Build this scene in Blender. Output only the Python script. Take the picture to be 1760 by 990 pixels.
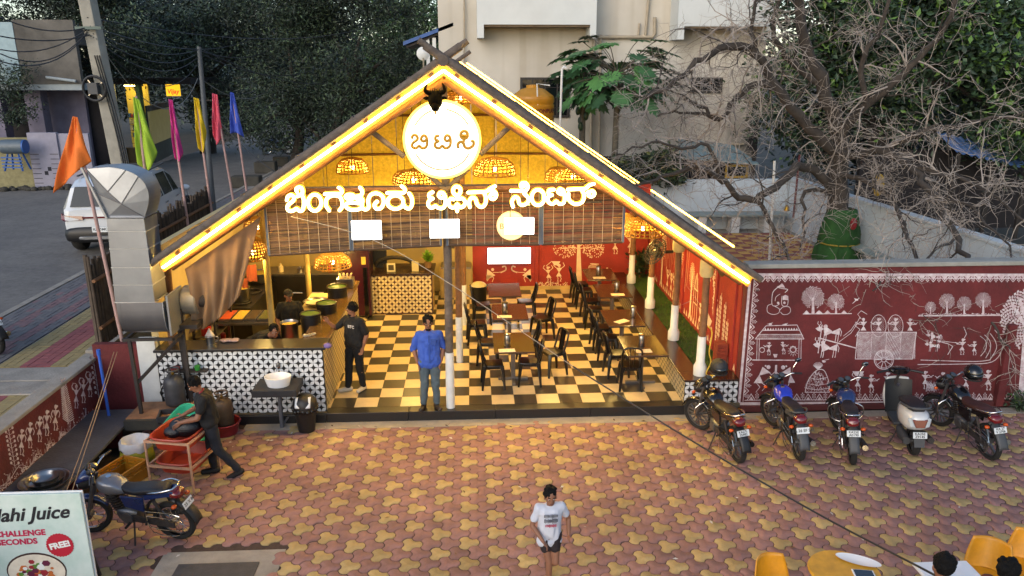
import bpy, bmesh, math, random
from mathutils import Vector, Matrix, noise as mnoise
from mathutils.geometry import tessellate_polygon
R = math.radians
for o in list(bpy.data.objects): bpy.data.objects.remove(o)
SC = bpy.context.scene
COL = SC.collection

# ---------------------------------------------------------------- camera, sky, sun, exposure
CH, CT, CY, CF = 5.87, 15.93, 2.93, 1335.0
cam = bpy.data.objects.new('camera', bpy.data.cameras.new('camera')); COL.objects.link(cam)
cam.location = (0, 0, CH); cam.rotation_euler = (R(90 - CT), 0, R(-CY))
cam.data.sensor_width = 36; cam.data.lens = 36 * CF / 1760
cam.data.clip_start = .1; cam.data.clip_end = 3000
SC.camera = cam
W = bpy.data.worlds.new('World'); SC.world = W; W.use_nodes = True
SUN_EL, SUN_ROT = 24.0, 210.0
nt = W.node_tree
sky = nt.nodes.new('ShaderNodeTexSky'); sky.sky_type = 'NISHITA'; sky.sun_disc = False
sky.sun_elevation = R(SUN_EL); sky.sun_rotation = R(SUN_ROT); sky.air_density = 1.0; sky.dust_density = 1.2; sky.ozone_density = 1.0
nt.links.new(sky.outputs[0], nt.nodes['Background'].inputs[0])
nt.nodes['Background'].inputs[1].default_value = .14
sl = bpy.data.lights.new('sun', 'SUN'); sl.energy = .5; sl.angle = R(45); sl.color = (1, .95, .92)
so = bpy.data.objects.new('sun', sl); COL.objects.link(so)
so.rotation_euler = (R(66), 0, R(-30))
SC.view_settings.view_transform = 'Standard'; SC.view_settings.look = 'None'
SC.view_settings.exposure = 0.9; SC.view_settings.gamma = 1.0
SC.render.engine = 'CYCLES'
SC.cycles.use_denoising = True
SC.cycles.max_bounces = 6; SC.cycles.diffuse_bounces = 3; SC.cycles.glossy_bounces = 3
SC.cycles.transparent_max_bounces = 4; SC.cycles.sample_clamp_indirect = 6.0

# ---------------------------------------------------------------- surveying: where a photo pixel falls on a plane
def ray(px, py):
    a = (px - 880) / CF; b = -(py - 495) / CF; t = R(CT); y = R(-CY)
    d = (a, math.cos(t) + b * math.sin(t), -math.sin(t) + b * math.cos(t))
    return Vector((d[0] * math.cos(y) - d[1] * math.sin(y), d[0] * math.sin(y) + d[1] * math.cos(y), d[2]))
CO = Vector((0, 0, CH))
def PZ(px, py, z=0.0): d = ray(px, py); return CO + d * ((z - CH) / d.z)
def PY(px, py, y): d = ray(px, py); return CO + d * (y / d.y)
def PX(px, py, x): d = ray(px, py); return CO + d * (x / d.x)

# ---------------------------------------------------------------- helpers
def c(h, k=1.0):
    h = h.lstrip('#'); o = []
    for i in (0, 2, 4):
        s = int(h[i:i+2], 16) / 255
        o.append((s / 12.92 if s <= .04045 else ((s + .055) / 1.055) ** 2.4) * k)
    return tuple(o)
MATS = {}
def M(name, col, rough=.7, metal=0.0, var=.15, scale=6.0, bump=0.0, bscale=None, rand=0.0, emit=None, estr=0.0, spec=.5, coat=0.0, detail=4, wave=None, col2=None, dirt=0.0):
    """a procedural material: colour broken by noise, optional object-to-object change, fine relief"""
    if name in MATS: return MATS[name]
    m = bpy.data.materials.new(name); m.use_nodes = True; MATS[name] = m
    n = m.node_tree.nodes; l = m.node_tree.links; b = n['Principled BSDF']
    if isinstance(col, str): col = c(col)
    col = tuple(col)
    b.inputs['Roughness'].default_value = rough; b.inputs['Metallic'].default_value = metal
    b.inputs['Specular IOR Level'].default_value = spec
    if coat: b.inputs['Coat Weight'].default_value = coat; b.inputs['Coat Roughness'].default_value = .08
    tc = n.new('ShaderNodeTexCoord')
    src = None
    if var or col2:
        nz = n.new('ShaderNodeTexNoise'); nz.inputs['Scale'].default_value = scale; nz.inputs['Detail'].default_value = detail; nz.inputs['Roughness'].default_value = .62
        l.new(tc.outputs['Object'], nz.inputs['Vector'])
        rp = n.new('ShaderNodeValToRGB'); rp.color_ramp.elements[0].position = .3; rp.color_ramp.elements[1].position = .72
        lo = tuple(x * (1 - var) for x in col); hi = tuple(min(1, x * (1 + var)) for x in col)
        if col2: hi = c(col2) if isinstance(col2, str) else col2; lo = col
        rp.color_ramp.elements[0].color = lo + (1,); rp.color_ramp.elements[1].color = hi + (1,)
        l.new(nz.outputs['Fac'], rp.inputs['Fac']); src = rp.outputs['Color']
    if wave:
        wv = n.new('ShaderNodeTexWave'); wv.inputs['Scale'].default_value = wave[0]; wv.inputs['Distortion'].default_value = wave[1]; wv.bands_direction = wave[2]
        wv.inputs['Detail'].default_value = 2
        l.new(tc.outputs['Object'], wv.inputs['Vector'])
        mx = n.new('ShaderNodeMix'); mx.data_type = 'RGBA'; mx.blend_type = 'MULTIPLY'
        mx.inputs[0].default_value = wave[3]
        l.new(src, mx.inputs[6]); l.new(wv.outputs['Color'], mx.inputs[7]); src = mx.outputs[2]
    if rand:
        oi = n.new('ShaderNodeObjectInfo'); hs = n.new('ShaderNodeHueSaturation')
        mp = n.new('ShaderNodeMapRange'); mp.inputs[3].default_value = 1 - rand; mp.inputs[4].default_value = 1 + rand
        l.new(oi.outputs['Random'], mp.inputs[0]); l.new(mp.outputs[0], hs.inputs['Value'])
        if src: l.new(src, hs.inputs['Color'])
        else: hs.inputs['Color'].default_value = col + (1,)
        src = hs.outputs['Color']
    if dirt:
        ge = n.new('ShaderNodeNewGeometry'); dn = n.new('ShaderNodeTexNoise'); dn.inputs['Scale'].default_value = .7; dn.inputs['Detail'].default_value = 7; dn.inputs['Roughness'].default_value = .7
        l.new(ge.outputs['Position'], dn.inputs['Vector']); dr = n.new('ShaderNodeValToRGB'); dr.color_ramp.elements[0].position = .34; dr.color_ramp.elements[1].position = .62
        dr.color_ramp.elements[0].color = (1 - dirt, 1 - dirt, 1 - dirt * .9, 1); l.new(dn.outputs['Fac'], dr.inputs['Fac'])
        dm = n.new('ShaderNodeMix'); dm.data_type = 'RGBA'; dm.blend_type = 'MULTIPLY'; dm.inputs[0].default_value = 1; l.new(src, dm.inputs[6]); l.new(dr.outputs['Color'], dm.inputs[7]); src = dm.outputs[2]
    if src: l.new(src, b.inputs['Base Color'])
    else: b.inputs['Base Color'].default_value = col + (1,)
    if bump:
        bn = n.new('ShaderNodeTexNoise'); bn.inputs['Scale'].default_value = bscale or scale * 6; bn.inputs['Detail'].default_value = 3
        l.new(tc.outputs['Object'], bn.inputs['Vector'])
        bp = n.new('ShaderNodeBump'); bp.inputs['Strength'].default_value = bump; bp.inputs['Distance'].default_value = .02
        l.new(bn.outputs['Fac'], bp.inputs['Height']); l.new(bp.outputs['Normal'], b.inputs['Normal'])
    if emit:
        e = c(emit) if isinstance(emit, str) else emit
        b.inputs['Emission Color'].default_value = tuple(e) + (1,); b.inputs['Emission Strength'].default_value = estr
    return m

def basis(d, up=(0, 0, 1)):
    d = Vector(d).normalized(); u = Vector(up)
    if abs(d.dot(u)) > .98: u = Vector((0, 1, 0)) if abs(d.y) < .9 else Vector((1, 0, 0))
    s = d.cross(u).normalized(); return d, s, s.cross(d).normalized()

class MB:
    """collects shapes and links them as one mesh object"""
    def __init__(s): s.v = []; s.f = []; s.m = []; s.cur = 0
    def add(s, vs, fs):
        k = len(s.v); s.v += [tuple(v) for v in vs]
        for f in fs: s.f.append(tuple(i + k for i in f)); s.m.append(s.cur)
        return s
    def box(s, x0, y0, z0, x1, y1, z1):
        vs = [(x, y, z) for z in (z0, z1) for y in (y0, y1) for x in (x0, x1)]
        return s.add(vs, [(0, 2, 3, 1), (4, 5, 7, 6), (0, 1, 5, 4), (2, 6, 7, 3), (0, 4, 6, 2), (1, 3, 7, 5)])
    def cbox(s, cx, cy, cz, sx, sy, sz, rot=None):
        vs = [Vector((x * sx / 2, y * sy / 2, z * sz / 2)) for z in (-1, 1) for y in (-1, 1) for x in (-1, 1)]
        if rot is not None: vs = [rot @ v for v in vs]
        vs = [v + Vector((cx, cy, cz)) for v in vs]
        return s.add(vs, [(0, 2, 3, 1), (4, 5, 7, 6), (0, 1, 5, 4), (2, 6, 7, 3), (0, 4, 6, 2), (1, 3, 7, 5)])
    def bar(s, p, q, w, h=None, up=(0, 0, 1)):
        p = Vector(p); q = Vector(q); h = h or w; d, a, b = basis(q - p, up)
        vs = [e + a * i * w / 2 + b * j * h / 2 for e in (p, q) for i, j in ((-1, -1), (1, -1), (1, 1), (-1, 1))]
        return s.add(vs, [(3, 2, 1, 0), (4, 5, 6, 7)] + [(i, (i + 1) % 4, (i + 1) % 4 + 4, i + 4) for i in range(4)])
    def tube(s, pts, r, n=8, cap=True, closed=False):
        pts = [Vector(p) for p in pts]; k = len(pts)
        rs = r if isinstance(r, (list, tuple)) else [r] * k
        vs = []; a = None
        for i, p in enumerate(pts):
            if closed: d = pts[(i + 1) % k] - pts[i - 1]
            else: d = pts[min(i + 1, k - 1)] - pts[max(i - 1, 0)]
            if d.length < 1e-9: d = Vector((0, 0, 1))
            d.normalize()
            if a is None: _, a, b = basis(d)
            else:
                a = a - d * a.dot(d)
                if a.length < 1e-6: _, a, b = basis(d)
                a.normalize()
            b = d.cross(a)
            vs += [p + (a * math.cos(2 * math.pi * j / n) + b * math.sin(2 * math.pi * j / n)) * rs[i] for j in range(n)]
        fs = []
        for i in range(k if closed else k - 1):
            i2 = (i + 1) % k
            fs += [(i * n + j, i * n + (j + 1) % n, i2 * n + (j + 1) % n, i2 * n + j) for j in range(n)]
        if cap and not closed: fs += [tuple(range(n - 1, -1, -1)), tuple((k - 1) * n + j for j in range(n))]
        return s.add(vs, fs)
    def lathe(s, prof, n=16, o=(0, 0, 0), axis='z', capb=True, capt=True):
        o = Vector(o); vs = []
        for r, h in prof:
            for j in range(n):
                t = 2 * math.pi * j / n; x, y = r * math.cos(t), r * math.sin(t)
                vs.append(o + (Vector((x, y, h)) if axis == 'z' else Vector((h, x, y)) if axis == 'x' else Vector((y, h, x))))
        fs = [(i * n + j, i * n + (j + 1) % n, (i + 1) * n + (j + 1) % n, (i + 1) * n + j) for i in range(len(prof) - 1) for j in range(n)]
        if capb and prof[0][0] > 1e-5: fs.append(tuple(range(n - 1, -1, -1)))
        if capt and prof[-1][0] > 1e-5: fs.append(tuple((len(prof) - 1) * n + j for j in range(n)))
        return s.add(vs, fs)
    def ell(s, o, rx, ry=None, rz=None, n=12, m=8, rot=None):
        ry = rx if ry is None else ry; rz = rx if rz is None else rz; o = Vector(o); vs = []
        for i in range(m + 1):
            p = math.pi * i / m
            for j in range(n):
                t = 2 * math.pi * j / n
                v = Vector((rx * math.sin(p) * math.cos(t), ry * math.sin(p) * math.sin(t), -rz * math.cos(p)))
                vs.append(o + (rot @ v if rot is not None else v))
        return s.add(vs, [(i * n + j, i * n + (j + 1) % n, (i + 1) * n + (j + 1) % n, (i + 1) * n + j) for i in range(m) for j in range(n)])
    def poly(s, pts):
        pts = [Vector(p) for p in pts]
        return s.add(pts, [tuple(t) for t in tessellate_polygon([pts])])
    def prism(s, pts, off):
        """extrude a planar outline by a vector"""
        pts = [Vector(p) for p in pts]; off = Vector(off); n = len(pts); k = len(s.v)
        s.add(pts + [p + off for p in pts], [(i, (i + 1) % n, (i + 1) % n + n, i + n) for i in range(n)])
        for t in tessellate_polygon([pts]):
            s.f.append((k + t[2], k + t[1], k + t[0])); s.m.append(s.cur)
            s.f.append((k + n + t[0], k + n + t[1], k + n + t[2])); s.m.append(s.cur)
        return s
    def loft(s, secs, n=12, e=2.6, caps=True):
        """sections along x: (x, y, z, half width, half height)"""
        vs = []
        for x, y, z, w, h in secs:
            for j in range(n):
                t = 2 * math.pi * j / n; ct, st = math.cos(t), math.sin(t)
                vs.append((x, y + w * math.copysign(abs(ct) ** (2 / e), ct), z + h * math.copysign(abs(st) ** (2 / e), st)))
        k = len(secs)
        fs = [(i * n + j, i * n + (j + 1) % n, (i + 1) * n + (j + 1) % n, (i + 1) * n + j) for i in range(k - 1) for j in range(n)]
        if caps: fs += [tuple(range(n - 1, -1, -1)), tuple((k - 1) * n + j for j in range(n))]
        return s.add(vs, fs)
    def grid(s, fn, nu, nv):
        vs = [fn(i / nu, j / nv) for j in range(nv + 1) for i in range(nu + 1)]
        return s.add(vs, [(j * (nu + 1) + i, j * (nu + 1) + i + 1, (j + 1) * (nu + 1) + i + 1, (j + 1) * (nu + 1) + i) for j in range(nv) for i in range(nu)])
    def data(s, name, mats, smooth=None, org=None, fixn=True):
        me = bpy.data.meshes.new(name)
        vs = s.v if org is None else [(a - org[0], b - org[1], d - org[2]) for a, b, d in s.v]
        me.from_pydata(vs, [], s.f)
        for m in (mats if isinstance(mats, (list, tuple)) else [mats]): me.materials.append(m)
        if any(s.m): me.polygons.foreach_set('material_index', s.m)
        if fixn:
            bm = bmesh.new(); bm.from_mesh(me); bmesh.ops.recalc_face_normals(bm, faces=bm.faces); bm.to_mesh(me); bm.free()
        if smooth:
            me.polygons.foreach_set('use_smooth', [True] * len(me.polygons))
            me.set_sharp_from_angle(angle=R(smooth))
        me.update(); return me
    def build(s, name, mats, parent=None, smooth=None, world=False, at=None, bevel=0, kind=None, label=None, fixn=True):
        """link as one object. world: points are world points, the parent's place is taken off; at: own origin taken off"""
        org = None
        if parent is not None and world: org = parent_loc(parent)
        if at is not None: org = at
        o = bpy.data.objects.new(name, s.data(name, mats, smooth, org, fixn)); COL.objects.link(o)
        if at is not None: o.location = at
        if parent is not None: o.parent = parent
        if bevel:
            b = o.modifiers.new('bevel', 'BEVEL'); b.width = bevel; b.segments = 2; b.limit_method = 'ANGLE'; b.angle_limit = R(40)
        if kind: o['kind'] = kind
        if label: o['label'] = label
        return o

def parent_loc(p):
    l = Vector(p.location)
    while p.parent is not None: p = p.parent; l += Vector(p.location)
    return l
def tag(o, label=None, cat=None, group=None, kind=None):
    if label: o['label'] = label
    if cat: o['category'] = cat
    if group: o['group'] = group
    if kind: o['kind'] = kind
    return o
def thing(name, label, cat, loc=(0, 0, 0), rz=0.0, group=None):
    o = bpy.data.objects.new(name, None); COL.objects.link(o); o.empty_display_size = .1
    o.location = loc; o.rotation_euler = (0, 0, rz)
    return tag(o, label, cat, group)
def dup(root, loc=None, rz=None, label=None):
    r = root.copy(); COL.objects.link(r)
    if loc is not None: r.location = loc
    if rz is not None: r.rotation_euler = (root.rotation_euler[0], root.rotation_euler[1], rz)
    if label: r['label'] = label
    for ch in list(root.children):
        k = ch.copy(); COL.objects.link(k); k.parent = r
        for g in list(ch.children):
            d = g.copy(); COL.objects.link(d); d.parent = k
    return r
def inst(name, me, loc, parent=None, rz=0.0, scale=None):
    o = bpy.data.objects.new(name, me); COL.objects.link(o); o.location = loc; o.rotation_euler = (0, 0, rz)
    if scale: o.scale = scale
    if parent is not None: o.parent = parent
    return o
def text_mb(mb, body, size, fn, shear=0.0, bold=0.0, align='CENTER', spacing=1.0):
    """flat lettering: adds the glyph faces of BODY to mb, mapped by fn(u, v)"""
    cu = bpy.data.curves.new('lettering', 'FONT'); cu.body = body; cu.size = size; cu.align_x = align; cu.align_y = 'CENTER'
    cu.shear = shear; cu.offset = bold; cu.space_character = spacing; cu.resolution_u = 3
    o = bpy.data.objects.new('lettering', cu); COL.objects.link(o)
    bpy.context.view_layer.update()
    me = bpy.data.meshes.new_from_object(o.evaluated_get(bpy.context.evaluated_depsgraph_get()))
    mb.add([fn(v.co.x, v.co.y) for v in me.vertices], [tuple(p.vertices) for p in me.polygons])
    bpy.data.objects.remove(o); bpy.data.meshes.remove(me); bpy.data.curves.remove(cu)
def smooth_line(pts, k=4, closed=False):
    pts = [Vector(p) if len(p) == 3 else Vector((p[0], p[1], 0)) for p in pts]; n = len(pts); out = []
    for i in range(n if closed else n - 1):
        g = (lambda j: pts[j % n]) if closed else (lambda j: pts[max(0, min(n - 1, j))])
        p0, p1, p2, p3 = g(i - 1), g(i), g(i + 1), g(i + 2)
        for j in range(k):
            t = j / k
            out.append(.5 * (2 * p1 + (p2 - p0) * t + (2 * p0 - 5 * p1 + 4 * p2 - p3) * t * t + (3 * p1 - p0 - 3 * p2 + p3) * t ** 3))
    if not closed: out.append(pts[-1])
    return out
rnd = random.Random(7)

# ---------------------------------------------------------------- materials
red_wall = M('red_wall_paint', '#601e20', .8, var=.26, scale=2.2, bump=.5, bscale=26, dirt=.35)
red_in = M('red_inner_paint', '#8a2419', .75, var=.18, scale=2, bump=.3, bscale=30)
white_print = M('white_mural_paint', '#a98a90', .88, scale=11, detail=9, col2='#d8d4d6', dirt=.2)
cream_print = M('cream_mural_paint', '#d8b999', .8, var=.12, scale=9)
white_paint = M('white_paint', '#c4c6c4', .6, var=.1, scale=4, bump=.1)
white_gloss = M('white_gloss', '#d9dadb', .25, var=.03)
cream_wall = M('cream_wall', '#a89a86', .85, var=.12, scale=1.4, bump=.2, bscale=30)
black_granite = M('black_granite', '#1b1b1e', .35, var=.35, scale=60, detail=2, spec=.5)
brown_granite = M('brown_granite', '#2c1e18', .22, var=.35, scale=70, detail=2)
tile_cream = M('cream_floor_tile', '#c9b285', .3, var=.07, scale=5, rand=.05)
tile_black = M('dark_floor_tile', '#33302c', .28, var=.2, scale=30, rand=.12)
pav_red = M('red_paver', '#8f6a63', .88, var=.24, scale=7, bump=.5, bscale=70, rand=.15, dirt=.26)
pav_yel = M('yellow_paver', '#ac9462', .88, var=.24, scale=8, bump=.5, bscale=70, rand=.16, dirt=.26)
concrete = M('concrete', '#8a847b', .9, var=.22, scale=3, bump=.5, bscale=30)
concrete_d = M('dark_concrete', '#37352f', .9, var=.4, scale=2, bump=.4, bscale=30)
asphalt = M('asphalt', '#6f6b66', .9, var=.2, scale=9, bump=.5, bscale=60, dirt=.3)
earth = M('earth', '#3c352c', .95, var=.35, scale=1.2, bump=.6, bscale=12)
log_grey = M('weathered_log', '#5a5048', .9, var=.35, scale=9, bump=.6, bscale=30)
log_brown = M('brown_log', '#6a482c', .75, var=.3, scale=8, bump=.5, bscale=30)
bamboo_dark = M('dark_bamboo', '#42382f', .8, var=.45, scale=5, bump=.3, bscale=30, rand=.35)
steel = M('steel', '#9b9a98', .28, metal=1, var=.12, scale=5)
galv = M('galvanised_sheet', '#8f9296', .42, metal=.7, var=.2, scale=1.6, bump=.06, bscale=4)
galv_d = M('galvanised_sheet_dark', '#66666a', .45, metal=.7, var=.2, scale=2)  # darker copy of the sheet, for seams and the duct's shaded underside
chrome = M('chrome', '#c9cacb', .12, metal=1, var=0)
black_steel = M('black_painted_steel', '#0b0a0b', .3, var=.15, scale=20, spec=.45)
iron = M('rusty_iron', '#2a2422', .75, var=.35, scale=12)
black_plastic = M('black_plastic', '#131315', .5, var=.2, scale=14)
black_gloss = M('black_gloss_paint', '#0c0c0e', .18, var=.1, coat=.5)
rubber = M('tyre_rubber', '#1a1918', .9, var=.3, scale=30, bump=.2)
glass_dark = M('dark_glass', '#0d1215', .08, var=.2, scale=3, spec=.8)
# ================================================================ THE SETTING
def struct(name, mb, m, **k): o = mb.build(name, m, **k); o['kind'] = 'structure'; return o
g = MB(); g.add([(-900, -200, -.12), (900, -200, -.12), (900, 1500, -.12), (-900, 1500, -.12)], [(0, 1, 2, 3)])
struct('ground', g, earth)
# street side: everything left of the mural wall lies about a metre higher than the courtyard
s = MB(); s.box(-80, -20, -.1, -9.55, 41, .95); s.box(-16.5, 41, -.1, -9.55, 140, .95); s.box(-9.55, 24.5, -.1, -1.5, 140, .93)
struct('road', s, asphalt)
kb = MB()
for i in range(36): kb.box(-9.55, 2 + i * 1.0, .5, -9.4, 2.985 + i * 1.0, 1.07)
struct('kerb', kb, concrete)
sw = MB(); sw.box(-9.4, 2, -.1, -6.56, 40, 1.04)
sidewalk = struct('sidewalk', sw, concrete)
brk = [M('grey_footway_brick', '#5e5d60', .9, var=.2, scale=6), M('pink_footway_brick', '#70575a', .9, var=.2, scale=6)]
q = MB(); rr = random.Random(3)
for j in range(120):
    for i in range(13):
        x = -9.36 + i * .105; y = 8.0 + j * .2 + (.1 if i % 2 else 0)
        if 11.25 < y < 12.35: continue
        band = (i in (4, 5, 9, 10)) ^ (rr.random() < .08)
        q.cur = 1 if band else 0
        z = 1.062 + rr.uniform(-.004, .004); q.box(x + .004, y + .004, 1.0, x + .101, y + .194, z)
q.build('paving_brick', brk, parent=sidewalk, kind='stuff')
q = MB(); tac = [M('yellow_footway_tile', '#8d7d55', .9, var=.16, scale=5), M('red_footway_tile', '#84494a', .9, var=.16, scale=5)]
for j in range(120):
    for i in range(10):
        x = -7.95 + i * .125; y = 8.0 + j * .14
        if 11.25 < y < 12.35: continue
        q.cur = 1 if 3 <= i <= 6 else 0
        q.box(x + .004, y + .004, 1.0, x + .121, y + .136, 1.06 + rr.uniform(-.003, .003))
q.build('tactile_tile', tac, parent=sidewalk, kind='stuff')
for k, (x0, x1, y0, y1) in enumerate(((-9.38, -8.0, 11.28, 11.8), (-7.98, -6.6, 11.28, 11.78), (-9.38, -8.02, 11.83, 12.36), (-8.0, -6.6, 11.81, 12.36))):
    b = MB(); b.box(x0, y0, 1.0, x1, y1, 1.075 + k * .004); b.build('drain_slab', concrete, parent=sidewalk, bevel=.015)
# courtyard
cy = MB(); cy.box(-5.55, 3.5, -.115, 13.5, 12.3, -.012)
courtyard = struct('courtyard', cy, M('joint_sand', '#3f302a', .95, var=.3, scale=20))
A = .2425
def paver_outline():
    pts = []; Rr = A / math.sqrt(3)
    for k in range(6):
        a0 = R(60 * k - 30); a1 = R(60 * k + 30); am = R(60 * k)
        p = Vector((math.cos(a0), math.sin(a0))) * Rr; q2 = Vector((math.cos(a1), math.sin(a1))) * Rr
        sgn = 1 if k % 2 == 0 else -1
        nrm = Vector((math.cos(am), math.sin(am)))
        for t in (0, .33, .67):
            pts.append(p.lerp(q2, t) + nrm * sgn * .036 * math.sin(math.pi * t))
    return pts
PO = paver_outline()
def paver_mb(mb, x, y, z, tilt=(0, 0)):
    n = len(PO); vs = []
    for f, dz in ((.965, -.02), (.95, -.004), (.89, 0)):
        for p in PO: vs.append((x + p.x * f, y + p.y * f, z + dz + p.x * tilt[0] + p.y * tilt[1]))
    mb.add(vs, [(r * n + i, r * n + (i + 1) % n, (r + 1) * n + (i + 1) % n, (r + 1) * n + i) for r in (0, 1) for i in range(n)] + [tuple(2 * n + i for i in range(n))])
m0 = MB(); paver_mb(m0, 0, 0, 0)
pm = [m0.data('paver', pav_red, 50), m0.data('paver', pav_yel, 50)]
spots = []
for j in range(-2, 30):
    for i in range(-80, 90):
        x = -.12 + i * A + j * A / 2; y = 6.4 + .20 + j * A * .866
        if not (-5.5 < x < 12.9 and 6.2 < y < 12.1): continue
        if -3.97 < x < -2.5 and y < 8.75: continue
        spots.append((x, y, 1 if (i - j) % 3 == 0 else 0))
spots.sort(key=lambda t: (abs(t[0]) > 4.6 and t[1] < 9, math.hypot(t[0] - .3, t[1])))
rs = [MB(), MB()]
for k, (x, y, col) in enumerate(spots):
    z = rnd.uniform(-.006, .004); t = (rnd.gauss(0, .018), rnd.gauss(0, .018))
    if k < 298:
        o = inst('paver', pm[col], (x, y, z), courtyard); o.rotation_euler = (t[1], -t[0], rnd.gauss(0, .015))
    else: paver_mb(rs[col], x, y, z, t)
far_pav = []
for nm, mb, h, k in (('far_paver', rs[0], '#8f6a63', .26), ('far_paver', rs[1], '#ac9462', .26)):
    mm = M('weathered_red_paver' if mb is rs[0] else 'weathered_yellow_paver', h, .85, var=k, scale=3.2, bump=.4, bscale=70, dirt=.26)
    mb.build(nm, mm, parent=courtyard, kind='stuff', smooth=50)
lt = MB()
for k in range(170):
    x = rnd.uniform(-4, 11); y = rnd.uniform(11.6, 12.2) if k % 2 else rnd.uniform(7, 12); a = rnd.uniform(0, 6.3); L = rnd.uniform(.015, .045); lt.cur = k % 3
    u = Vector((math.cos(a), math.sin(a), 0)) * L; w = Vector((-math.sin(a), math.cos(a), 0)) * L * .4; o = Vector((x, y, .009)); lt.add([o - u, o + w + Vector((0, 0, .008)), o + u, o - w], [(0, 1, 2, 3)])
tag(lt.build('litter', [M('dry_leaf', '#6b5230', .9), M('paper_scrap', '#b5b0a8', .9), M('brown_scrap', '#3f2c1e', .9)], fixn=False), 'scattered dry leaves and paper scraps on the paving', 'litter', kind='stuff')
cs = MB(); cs.box(-3.92, 5, -.1, -2.42, 8.68, -.004); cs.box(-3.9, 12.06, -.1, 13.4, 12.3, .004)
cs.build('concrete_strip', concrete, parent=courtyard)
ds = MB(); ds.box(-3.66, 7.2, -.02, -2.68, 8.42, .008); ds.build('dark_slab', M('slate_slab', '#3a3a3e', .7, var=.2, scale=10, bump=.3), parent=courtyard, bevel=.006)

# restaurant floor with granite kerb step
fl = MB(); fl.box(-5.3, 12.36, -.1, 4.65, 19.85, .164)
floor = struct('restaurant_floor', fl, M('floor_grout', '#4a4438', .8))
st = MB()
xs = [-2.55, -1.15, .35, 2.0, 3.66]
for i in range(4):
    b = MB(); b.box(xs[i] + .003, 12.30, 0, xs[i + 1] - .003, 12.537, .172); b.build('kerb_stone', black_granite, parent=floor, bevel=.006)
b = MB(); b.box(-5.3, 12.30, 0, -2.553, 12.40, .15); b.build('kerb_stone', black_granite, parent=floor, bevel=.006)
tb = MB(); tb.box(-.1985, -.1985, -.02, .1985, .1985, 0); tms = [tb.data('floor_tile', tile_black), tb.data('floor_tile', tile_cream)]
kt = [MB(), MB()]
for k in range(18):
    for i in range(-13, 10):
        x0 = -.11 + .4 * i; y0 = 12.54 + .4 * k; col = (i + k) % 2
        if x0 < -2.52 - .01:
            x1 = min(x0 + .3985, -2.55)
            kt[col].box(x0, y0, .15, x0 + .3965, y0 + .3965, .171); continue
        x1 = min(x0 + .4, 3.655); w = x1 - x0
        inst('floor_tile', tms[col], (x0 + w / 2, y0 + .2, .1715), floor, scale=(w / .4, 1, 1))
kt[0].build('kitchen_tile', tile_black, parent=floor, kind='stuff'); kt[1].build('kitchen_tile', tile_cream, parent=floor, kind='stuff')

# patterned tile: white petals on black, as on the counters
blk_tile = M('black_pattern_tile', '#14161a', .3, var=.15, scale=6)
wht_petal = M('white_petal_glaze', '#cfd1d2', .35, var=.1, scale=8)
crm_petal = M('cream_petal_glaze', '#c9b78c', .35, var=.1, scale=8)
brn_tile = M('brown_pattern_tile', '#38190f', .35, var=.15, scale=6)
def petals(name, fn, w, h, mat, parent, hs=.0825, nrm_off=.002):
    mb = MB(); nu = int(w / hs + .5); nv = int(h / hs + .5); hu = w / nu; hv = h / nv; N = 5; lay = 0
    for i in range(nu):
        for j in range(nv):
            a, b2 = ((i, j), (i + 1, j + 1)) if (i + j) % 2 == 0 else ((i + 1, j), (i, j + 1))
            p = Vector((a[0] * hu, a[1] * hv)); q2 = Vector((b2[0] * hu, b2[1] * hv)); d = q2 - p; n = Vector((-d.y, d.x))
            pts = [p + d * (.02 + .96 * t / N) + n * .262 * math.sin(math.pi * t / N) for t in range(N + 1)] + [p + d * (.02 + .96 * t / N) - n * .262 * math.sin(math.pi * t / N) for t in range(N - 1, 0, -1)]
            mb.add([fn(v.x, v.y) for v in pts], [tuple(range(len(pts)))])
    return mb.build(name, mat, parent=parent, world=True, fixn=False)

# walls of the restaurant
def wall(name, label, x0, y0, z0, x1, y1, z1, mat, cat='wall'):
    b = MB(); b.box(x0, y0, z0, x1, y1, z1); cxy = ((x0 + x1) / 2, (y0 + y1) / 2, z0)
    return tag(b.build(name, mat, at=cxy), label, cat)
lw = wall('mural_wall', 'low dark red retaining wall with white procession mural beside the raised footway', -6.56, 2.0, 0, -6.36, 12.7, 1.13, red_wall)
b = MB(); b.box(-6.60, 2.0, 1.134, -6.33, 12.72, 1.19); b.build('coping', concrete, parent=lw, world=True, bevel=.012)
ew = wall('end_wall', 'plain dark red wall stub under the bent metal duct', -6.357, 12.5, 0, -5.63, 12.62, 1.42, red_wall)
b = MB(); b.box(-5.627, 12.49, 0, -5.33, 12.62, 1.5); b.build('white_end', white_paint, parent=ew, world=True)
sw_ = wall('kitchen_side_wall', 'cream kitchen wall behind the brown cloth curtain', -5.42, 12.63, 0, -5.3, 19.9, 2.95, M('kitchen_cream', '#b5a06f', .7, var=.12, scale=2))
bw = wall('kitchen_back_wall', 'cream back wall of the kitchen behind the glass shelf', -5.3, 19.76, .17, -.02, 19.9, 2.95, M('kitchen_back_cream', '#a8935f', .7, var=.12, scale=2))
rb = wall('red_back_wall', 'red inside back wall with cream tree and dancer mural', -.02, 19.76, .17, 4.6, 19.9, 2.95, red_in)
b = MB(); b.box(1.62, 19.70, .172, 1.70, 19.757, 2.9); b.build('pilaster', red_in, parent=rb, world=True)
b = MB(); b.box(.9, 19.735, .172, 4.6, 19.757, .27); b.build('skirting', M('cream_skirting', '#b99d62', .5, var=.1), parent=rb, world=True)
riw = wall('red_side_wall', 'red inside wall with peacock and tree mural along the grass strip', 4.62, 12.65, .0, 4.75, 19.9, 2.40, red_in)
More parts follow.
